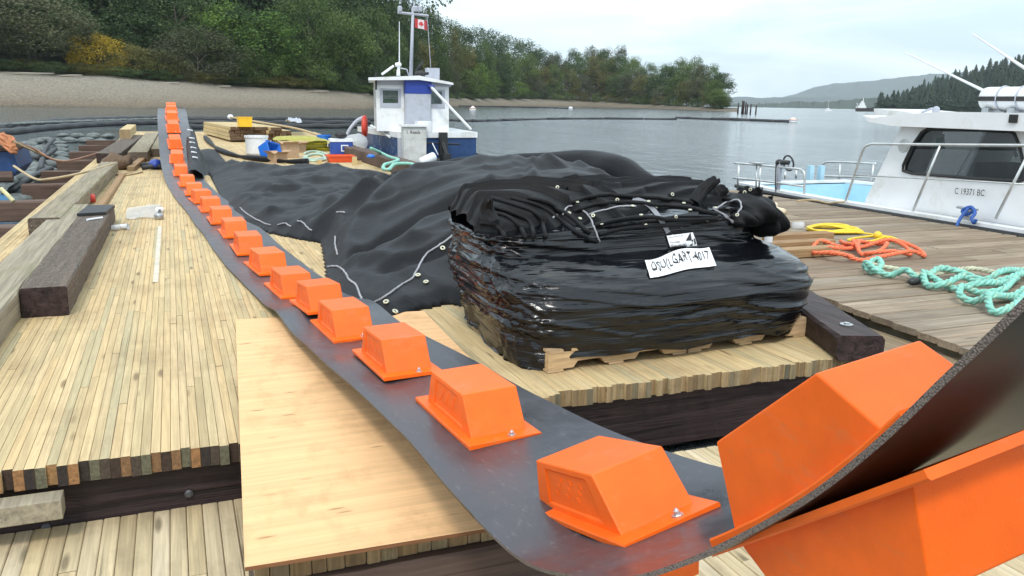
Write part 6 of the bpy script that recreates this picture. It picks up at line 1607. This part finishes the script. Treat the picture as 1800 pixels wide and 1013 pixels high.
b = MB(); T = Matrix.Translation((10.5, 6.6, .62)) @ Matrix.Rotation(1.1, 4, 'X'); b.tube([T @ V3(math.cos(6.283*i/24)*.19, math.sin(6.283*i/24)*.19, 0) for i in range(24)], .018, 6, closed=True); bb_(b, 'steering_wheel', M['black'])
b = MB(); q = [cw(1621, 236), cw(1642, 236), cw(1644, 262), cw(1622, 262)]; b.add([Vector(yz(p))+V3(.10, 0, 0) for p in q], [(0, 1, 2, 3)]); bb_(b, 'window_notice', simple('pale blue notice', (.5, .72, .72), .6, .05), fix=False)
b = MB(); q = [cw(1628, 243), cw(1640, 241), cw(1641, 249), cw(1629, 252)]; b.add([Vector(yz(p))+V3(.095, 0, 0) for p in q], [(0, 1, 2, 3)]); bb_(b, 'notice_mark', simple('teal mark', (.05, .4, .38), .6, .05), fix=False)
b = MB(); q = [cw(1735, 268), cw(1740, 265), cw(1744, 275), cw(1739, 278)]; b.add([Vector(yz(p))+V3(.4, 0, 0) for p in q], [(0, 1, 2, 3)]); bb_(b, 'tag', M['paper'], fix=False)
# rear and front bulkheads
b = MB(); b.ring([(XC, yR, zb), (12.5, yR, zb), (12.4, co[3].y, 1.24), (XC+.1, co[3].y, 1.24)], [(10.7, yR-.04, .10), (11.6, yR-.04, .10), (11.6, co[3].y+.03, 1.15), (10.7, co[3].y+.03, 1.15)], (0, -.05, 0)); bb_(b, 'rear_bulkhead', M['white'])
# roof with overhanging lip
rz0, rz1 = cw(1700, 224).z, cw(1700, 200).z
ry = cw(1540, 215).y
prof = [(ry+.12, rz0+.12), (ry+.02, rz0+.03), (ry-.45, rz0-.02), (4.6, rz0-.02), (4.6, rz1+.03), (ry-1.3, rz1+.02), (ry-.55, rz1-.03), (ry-.05, rz1-.09)]
b = MB(); b.prism([(9.66, y, z) for y, z in prof], (3.05, 0, 0)); bb_(b, 'roof', M['white'])
b = MB(); p0 = atx(1536, 191, 10.6); p1 = atx(1600, 197, 10.6); b.prism([tuple(p0), tuple(atx(1538, 214, 10.6)), tuple(atx(1625, 206, 10.6)), tuple(p1)], (1.2, 0, 0)); bb_(b, 'roof_visor', M['white'])
b = MB(); b.tube([atx(1620, 198, 10.4), atx(1638, 191, 10.4), atx(1643, 196, 10.4)], .018, 6); q = atx(1645, 197, 10.2); b.lathe([(.05, -.04), (.05, .05), (.02, .08)], 10, T=Matrix.Translation(q)); bb_(b, 'roof_light', M['ltgrey'])
# life raft canister
RX = 10.4
ra, rb_ = atx(1731, 174, RX), atx(1830, 174, RX); rr_ = (atx(1760, 153, RX).z-atx(1760, 194, RX).z)/2
mz = (atx(1760, 153, RX).z+atx(1760, 194, RX).z)/2
b = MB(); T = Matrix.Translation((RX, ra.y, mz)) @ Matrix.Rotation(math.pi/2, 4, 'X'); L_ = ra.y-rb_.y+.4
b.lathe([(rr_*.80, 0), (rr_*.95, .02), (rr_, .06), (rr_, L_)], 24, T=T); bb_(b, 'raft_canister', M['white'], smooth=False)
b = MB(); T2 = Matrix.Translation((RX, 0, mz)); b.box(RX-rr_-.012, RX-rr_+.03, ra.y-L_, ra.y-.03, mz-.035, mz+.025); bb_(b, 'canister_joint', M['interior'])
for px in (1765, 1800):
    q = atx(px, 174, RX); b = MB(); T = Matrix.Translation((RX, q.y, mz)) @ Matrix.Rotation(math.pi/2, 4, 'X'); b.tube([T @ V3(math.cos(6.283*i/24)*(rr_+.008), math.sin(6.283*i/24)*(rr_+.008), 0) for i in range(24)], .012, 5, closed=True); bb_(b, 'canister_strap', M['ltgrey'])
b = MB(); 
for px in (1745, 1790): q = atx(px, 195, RX); b.box(RX-.15, RX+.15, q.y-.05, q.y+.05, rz1-.02, mz-rr_*.8)
bb_(b, 'canister_cradle', M['steel'])
b = MB(); b.tube([atx(1592, 93, 10.0), atx(1732, 161, 10.0)], [.008, .020], 6); bb_(b, 'whip_antenna', M['whitep'])
b = MB(); b.tube([atx(1710, 60, 9.9), atx(1810, 126, 9.9)], [.008, .022], 6); bb_(b, 'whip_antenna', M['whitep'])
b = MB(); q = atx(1792, 209, 9.75); b.box(9.64, 9.75, q.y-.05, q.y+.06, q.z-.05, q.z+.05); bb_(b, 'side_light', M['black'])
# vent disc, text
q = cw(1582, 257); b = MB(); T = Matrix.Translation(Vector(yz(q))+V3(-.004, 0, 0)) @ Matrix.Rotation(-math.pi/2, 4, 'Y'); b.lathe([(.095, 0), (.095, .012), (.085, .02), (.0851, .012), (.02, .012), (.015, .02)], 24, T=T); bb_(b, 'vent_disc', M['alu'])
vs, fs, asp = text2d('C 19371 BC'); A_ = cw(1678, 341); B_ = cw(1730, 345); C_ = cw(1678, 330)
b = MB(); b.add([(XC-.004, A_.y+(B_.y-A_.y)*u, A_.z+(B_.z-A_.z)*u+(C_.z-A_.z)*v) for u, v in vs], fs); bb_(b, 'registration_number', M['ink'], fix=False)
# side rails (aluminium)
XRl = 9.60
def rw(px, py, x=XRl): return atx(px, py, x)
b = MB(); top_ = smooth_path([rw(1485, 359), rw(1505, 300), rw(1518, 263), rw(1530, 254), rw(1545, 253.5), rw(1600, 254), rw(1700, 255), rw(1830, 256)], 8); b.tube(top_, .020, 8); bb_(b, 'side_rail', M['alu'], smooth=True)
b = MB(); b.tube([rw(1501, 308), rw(1600, 313), rw(1700, 318), rw(1830, 326)], .012, 6); bb_(b, 'lower_rail', M['alu'], smooth=True)
for a_, c_ in (((1653, 256), (1605, 371)), ((1808, 270), (1750, 385))): b = MB(); b.tube([rw(*a_), rw(*c_)], .018, 8); bb_(b, 'stanchion', M['alu'], smooth=True)
# cockpit rails
def rail_set(x, pts_, post, nm='cockpit_rail'):
    for P in pts_: b = MB(); b.tube(smooth_path([atx(a, c, x) for a, c in P], 5), .020, 8); bb_(b, nm, M['alu'], smooth=True)
    for a_, c_ in post: b = MB(); b.tube([atx(*a_, x), atx(*c_, x)], .017, 8); bb_(b, 'rail_post', M['alu'], smooth=True)
rail_set(9.72, [[(1292, 287), (1340, 291), (1400, 297), (1408, 299), (1414, 306), (1414, 330), (1413, 348)], [(1290, 313), (1340, 318), (1412, 328)]], [((1299, 288), (1296, 335)), ((1330, 290), (1329, 338)), ((1337, 291), (1334, 335))])
b = MB(); q = atx(1332, 288, 9.72); b.box(9.62, 9.82, q.y-.12, q.y+.12, q.z, q.z+.02); bb_(b, 'rail_plate', M['steel'])
rail_set(12.75, [[(1440, 333), (1442, 300), (1448, 288), (1460, 285), (1500, 286), (1540, 288)], [(1444, 310), (1500, 311), (1540, 312)]], [((1477, 286), (1474, 331)), ((1536, 286), (1530, 335))])
for a_, c_ in (((1380, 302), (1380, 315)), ((1400, 300), (1399, 314))): b = MB(); b.tube([atx(*a_, 11.5), atx(*c_, 11.5)], .02, 6); bb_(b, 'rail_post', M['alu'], smooth=True)
# pot hauler: arm, block and wheel
b = MB(); b.tube([atx(1367, 345, 9.74), atx(1371, 292, 9.74), atx(1372, 284, 9.74)], [.03, .045, .05], 8); bb_(b, 'hauler_arm', M['ltgrey'], smooth=True)
b = MB(); q = atx(1370, 286, 9.74); b.ell(tuple(q), .07, .07, .06, 10); b.tube([q, atx(1386, 286, 9.74)], .04, 8); b.tube([atx(1364, 290, 9.7), atx(1363, 330, 9.7), atx(1366, 346, 9.7)], .012, 5); bb_(b, 'hauler_motor', M['black'], smooth=True)
q = atx(1386, 287, 9.9); T = Matrix.Translation(q) @ Matrix.Rotation(math.pi/2-.2, 4, 'Y'); b = MB(); b.tube([T @ V3(math.cos(6.283*i/28)*.13, math.sin(6.283*i/28)*.13, 0) for i in range(28)], .016, 6, closed=True); bb_(b, 'hauler_wheel', M['black'], smooth=True)
b = MB()
for k in range(3): a_ = k*2.09; b.tube([T @ V3(0, 0, 0), T @ V3(math.cos(a_)*.12, math.sin(a_)*.12, 0)], .012, 5)
bb_(b, 'wheel_spoke', M['steel'])
# cleat with blue line
q = atx(1700, 372, 9.62); b = MB(); b.tube([(q.x, q.y-.16, q.z+.04), (q.x, q.y+.16, q.z+.04)], [.012, .018], 8); b.box(q.x-.02, q.x+.02, q.y-.05, q.y+.05, .06, q.z+.04); bb_(b, 'cleat', M['steel'])
pts = [atx(a, c, x) for a, c, x in ((1682, 398, 9.40), (1686, 388, 9.46), (1694, 376, 9.52), (1704, 366, 9.58), (1712, 370, 9.6), (1698, 378, 9.58), (1692, 370, 9.58), (1706, 364, 9.58), (1714, 374, 9.55), (1708, 384, 9.5), (1712, 392, 9.48), (1716, 386, 9.48))]
b = MB(); b.tube(smooth_path(pts, 6), .022, 6); b.build('blue_mooring_line', M['r_bl'], smooth=True, label='knotted blue mooring line on the cleat of the white cabin boat', cat='rope')
b = MB(); b.tube(smooth_path([at(1400, 353, .05), at(1430, 352, .06), at(1455, 357, .03), at(1470, 356, .08), at(1485, 355, .1)], 5), .015, 5); b.build('dock_line', M['r_tan'], smooth=True, label='thin tan line from the dock edge to the boat rail', cat='rope')

# ================================================================== THINGS ON THE WATER
def wat(px, py, z=WZ): return at(px, py, z)
# log booms, right
def boom_line(pxs, r_, label, name='log_boom', mat=None, lumps=True, z=WZ+.05):
    P = smooth_path([wat(a, c) for a, c in pxs], 12); e = empty(name, tuple(P[0]), label=label, cat='boom')
    for i in range(0, len(P)-1, 6):
        a, c = P[i], P[min(i+6, len(P)-1)]; 
        if (c-a).length < .1: continue
        b = MB(); d = (c-a)*.03; q = [a+d+(c-a)*.94*t for t in (0, .33, .66, 1)]
        b.tube([p+V3(0, 0, .05+random.uniform(-.03, .05)) for p in q], r_*random.uniform(.85, 1.1), 8); child(b, 'log', mat or M['boom'], e, smooth=True)
    return e
boom_line([(806, 187.5), (880, 188.5), (950, 190), (1008, 192)], .45, 'thin dark boom on the water near the wooded point', mat=M['boom'])
q = wat(1003, 192); b = MB(); b.ell((q.x, q.y, WZ+.3), .8, .8, .6, 12); b.build('white_float', M['whitep'], smooth=True, label='small white float at the right end of the boom near the point', cat='float')
boom_line([(790, 213), (830, 214.5), (880, 213), (960, 210.5), (1060, 210), (1190, 211)], .20, 'long black boom stretching right from behind the blue boat', 'floating_boom')
boom_line([(1188, 208.5), (1250, 211), (1320, 213), (1398, 216)], .28, 'rightmost dark boom, ending in a white and orange float', 'floating_boom')
for k, (px, py, s_, lab, mt) in enumerate(((831, 195, .75, 'pale orange and white buoy right of the blue boat', 'whitep'), (1394, 216, .50, 'white and orange float at the right end of the long boom', 'whitep'), (1290, 211, .15, 'tiny pale float on the middle of the rightmost boom', 'whitep'))):
    q = wat(px, py); e = empty('buoy', tuple(q), label=lab, cat='buoy'); b = MB(); b.lathe([(s_*.7, -.1), (s_, .1*s_), (s_, .5*s_), (s_*.6, 1.0*s_), (s_*.3, 1.3*s_)], 14); b.build('float', M['whitep'], parent=e, smooth=True)
    b = MB(); b.tube([(math.cos(6.283*i/16)*s_*.95, math.sin(6.283*i/16)*s_*.95, .75*s_) for i in range(16)], .14*s_, 6, closed=True); b.tube([(0, 0, .9*s_), (.1*s_, 0, 1.5*s_)], .2*s_, 6); b.build('band', simple('washed orange', (.62, .30, .14), .6, .2), parent=e, smooth=True)
# curved containment boom on the left and behind the platform
def tube_boom(pxs, r_, label, z=WZ+.1, n=10):
    P = smooth_path([wat(a, c) for a, c in pxs], n); b = MB(); b.tube([p+V3(0, 0, .12+.03*math.sin(i*1.7)) for i, p in enumerate(P)], r_, 8); return b.build('containment_boom', M['boom'], smooth=True, label=label, cat='boom')
tube_boom([(-60, 236), (30, 226), (100, 218), (180, 214), (260, 212), (330, 212), (420, 213), (520, 213), (600, 213), (660, 213)], .26, 'outermost curved black containment boom behind the platform')
tube_boom([(-60, 246), (20, 237), (90, 229), (170, 223), (250, 220), (330, 219), (420, 220), (520, 220), (650, 219)], .22, 'second curved black containment boom just inside the outermost one')
tube_boom([(330, 228), (420, 226), (520, 226), (640, 226)], .20, 'third black boom running behind the lumber stack')
fl = MB(); 
for i in range(16):
    t = i/15; px = -20+300*t; py = 231-15*t**.7; q = wat(px, py)
    b = MB(); b.ell((0, 0, .08), .55, .14, .09, 10); o = b.build('slim_float', M['float'], smooth=True, label=ORD[i]+' slim grey float from the left on the black containment boom', cat='float', group='slim floats on the containment boom'); o.location = q+V3(0, 0, .22); o.rotation_euler = (0, 0, random.uniform(-.15, .15))
def blk_floats(lst, w_, lab, grp):
    me = None
    for k_, (px, py) in enumerate(lst):
        q = wat(px, py, -.3)
        if me is None: b = MB(); b.ell((0, 0, 0), w_, .26, .17, 12); o = b.build('grey_float', M['float'], smooth=True); me = o.data
        else: o = bpy.data.objects.new('grey_float', me); col.objects.link(o)
        tag(o, lab.replace('#', ORD[min(k_, 25)]), 'float', grp); o.location = (q.x+random.uniform(-.05, .05), q.y, -.40+random.uniform(-.03, .05)); o.rotation_euler = (0, random.uniform(-.1, .1), random.uniform(-.3, .3)); o.scale = (1, random.uniform(.7, .95), random.uniform(.55, .85))
blk_floats([(102, 249), (102, 254), (103, 260), (102, 266), (102, 271), (102, 275), (105, 280)], .33, 'grey float, # from the far end of the tight column beside the cross timbers', 'column of grey floats nearest the platform')
blk_floats([(48, 247), (50, 252), (52, 257), (54, 263), (52, 270), (56, 276), (60, 283), (62, 290), (60, 297), (55, 304)], .34, 'grey float, # from the far end of the uneven middle column of floats', 'middle column of grey floats')
blk_floats([(62, 245), (76, 243), (90, 243), (74, 257), (82, 262), (76, 268), (88, 285), (80, 292), (30, 275), (26, 283), (24, 345), (8, 350), (36, 335), (72, 316)], .33, 'grey float lying loose between the two columns of floats', 'loose grey floats')
blk_floats([(112+ (k*13) % 80, 236+(k*7) % 14) for k in range(16)], .30, 'pale float bobbing in the cluster left of the far timbers', 'cluster of pale floats')
b = MB()
for (A_, B_, C_) in (((70, 300), (80, 262), (95, 245)), ((20, 335), (60, 310), (90, 296)), ((40, 262), (70, 278), (98, 262))): b.tube(smooth_path([wat(*A_, -.25), wat(*B_, -.2), wat(*C_, -.2)], 6), .07, 6)
b.build('dark_curtain_rope', M['boom'], smooth=True, label='dark tangled curtain and ropes among the grey floats', cat='rope')
b = MB(); G_ = [[wat(30, 322, -.32), wat(85, 297, -.32)], [wat(28, 345, -.36), wat(84, 312, -.36)]]; b.grid(G_); b.grid([[p-V3(0, 0, .03) for p in r_] for r_ in G_]); b.build('dark_plank', M['scar'], label='dark sloping plank between the floats and the cross timbers', cat='plank')
# small blue boat at the left edge, rope pile on it
e = empty('blue_skiff', wat(0, 330), label='end of a small blue boat cut off by the left edge of the photo', cat='boat')
A_ = aty(22, 260, 17.5); B_ = aty(24, 300, 17.5)
b = MB(); prof = [(-3.2, .18), (A_.x-.02, .18), (A_.x+.05, -.05), (A_.x-.02, -.48), (-3.2, -.6), ]
x0 = -7; b.prism([(x0, 17.4, A_.z), (A_.x, 17.4, A_.z), (A_.x+.08, 17.4, A_.z-.35), (A_.x-.05, 17.4, B_.z-.12), (x0, 17.4, B_.z-.12)], (0, 1.7, 0)); child(b, 'hull', M['royal' if False else 'navy'], e, fix=True)
b = MB(); b.tube([(x0, 17.36, A_.z), (A_.x, 17.36, A_.z), (A_.x+.03, 18.3, A_.z)], .06, 8); b.tube([(x0, 17.36, B_.z-.1), (A_.x-.02, 17.36, B_.z-.1)], .10, 8); child(b, 'rub_rail', M['rust'], e)
C_ = aty(14, 315, 16.4); b = MB(); b.ell((C_.x-.35, 16.4, -.46), .55, .4, .30, 14); b.build('blue_drum', simple('teal blue plastic', (.02, .12, .25), .4, .1), smooth=True, label='dark teal blue drum floating below the blue boat at the left edge', cat='drum')
b = MB(); rr = random.Random(3)
for k in range(16):
    s0 = aty(rr.uniform(-30, 12), rr.uniform(234, 242), 17.2); s1 = aty(rr.uniform(0, 22), rr.uniform(240, 252), 17.1); s2 = aty(rr.uniform(18, 30), rr.uniform(258, 270), 17.0); b.tube(smooth_path([s0, s1, s2], 6), .03, 5)
b.build('orange_net', simple('faded orange net', (.50, .20, .09), .8, .3), smooth=True, label='heap of faded orange net ropes on the blue boat', cat='net')
thin('mooring_line', None, 0, .022, M['r_tan'], 'upper long tan line from the blue skiff to the platform', pts=[aty(25, 250, 17), aty(60, 266, 18), aty(100, 282, 19), at(128, 282, -.08)])
thin('mooring_line', None, 0, .02, simple('rusty line', (.32, .17, .11), .8, .2), 'thin rusty line just above the long tan line', pts=[aty(22, 248, 17), aty(60, 262, 18), aty(110, 284, 18.5), at(175, 268, 0.02)])
thin('mooring_line', None, 0, .02, M['r_tan'], 'lower tan line sagging from the blue skiff toward the mossy timber', pts=[aty(24, 292, 16), aty(60, 314, 15), aty(85, 315, 15), at(140, 305, .2), at(200, 288, .21)])
thin('yellow_line', None, 0, .03, simple('pale yellow line', (.55, .50, .28), .7, .2), 'short pale yellow rope end at the left edge', pts=[aty(2, 332, 13.5), aty(12, 342, 13.4), aty(24, 354, 13.3)])
# ship, sailboat and piles far out
q = at(1514, 201.0, WZ); RNG = 620.0; q = atr(1514, 200.0, RNG); sc_ = RNG/FPX
e = empty('coast_ship', (q.x, q.y, WZ), label='distant ship with a dark hull and white superstructure', cat='ship'); e.rotation_euler = (0, 0, YAW-.35)
b = MB(); b.prism([(-9*sc_, -2, -.5), (19*sc_, -2, -.5), (20*sc_, -2, 5.5*sc_), (-9.5*sc_, -2, 5.0*sc_)], (0, 4, 0)); b.build('hull', M['interior'], parent=e, fix=True)
b = MB(); b.box(-6*sc_, 6*sc_, -1.8, 1.8, 5.2*sc_, 9*sc_); b.box(-4*sc_, 4*sc_, -1.6, 1.6, 9*sc_+.01, 13*sc_); b.box(-2*sc_, 2*sc_, -1.4, 1.4, 13*sc_+.02, 16*sc_); b.tube([(1*sc_, 0, 16*sc_), (1*sc_, 0, 21*sc_)], .25, 6); b.tube([(-6*sc_, 0, 9*sc_), (-8.5*sc_, 0, 13*sc_)], .2, 5); b.box(-9*sc_, -7*sc_, -1.5, 1.5, 5.2*sc_, 8*sc_); b.build('superstructure', M['white'], parent=e, fix=True)
q = atr(1455, 198.5, 600); e = empty('small_white_boat', (q.x, q.y, WZ), label='tiny white boat on the water left of the distant ship', cat='boat'); b = MB(); b.prism([(-3, -.7, 0), (2.4, -.7, 0), (3, -.7, .9), (-3, -.7, .8)], (0, 1.4, 0)); b.box(-1.2, .8, -.5, .5, .9, 1.7); b.build('hull', M['white'], parent=e, fix=True); b = MB(); b.tube([(0, 0, 1.7), (0, 0, 6)], .07, 5); b.build('mast', M['white'], parent=e)
for k, (px, tp) in enumerate(((1297, 181), (1304, 177), (1306.5, 178), (1310, 180), (1313, 183), (1319, 183), (1328.5, 185))):
    RN = 235; p = atr(px, 195, RN); d = ray(px, tp); zt = H+d.z/math.hypot(d.x, d.y)*RN; b = MB(); b.tube([(p.x, p.y, WZ-1), (p.x+.1, p.y, zt)], [.22, .17], 8)
    b.build('mooring_pile', M['creo'], smooth=True, label=['leftmost of the dark mooring piles, thin and alone', 'tallest of the dark mooring piles', 'thin pile right against the tallest pile', 'fourth mooring pile from the left', 'fifth mooring pile from the left', 'dark pile standing second from the right', 'rightmost of the dark mooring piles'][k], cat='pile', group='mooring piles off the point')
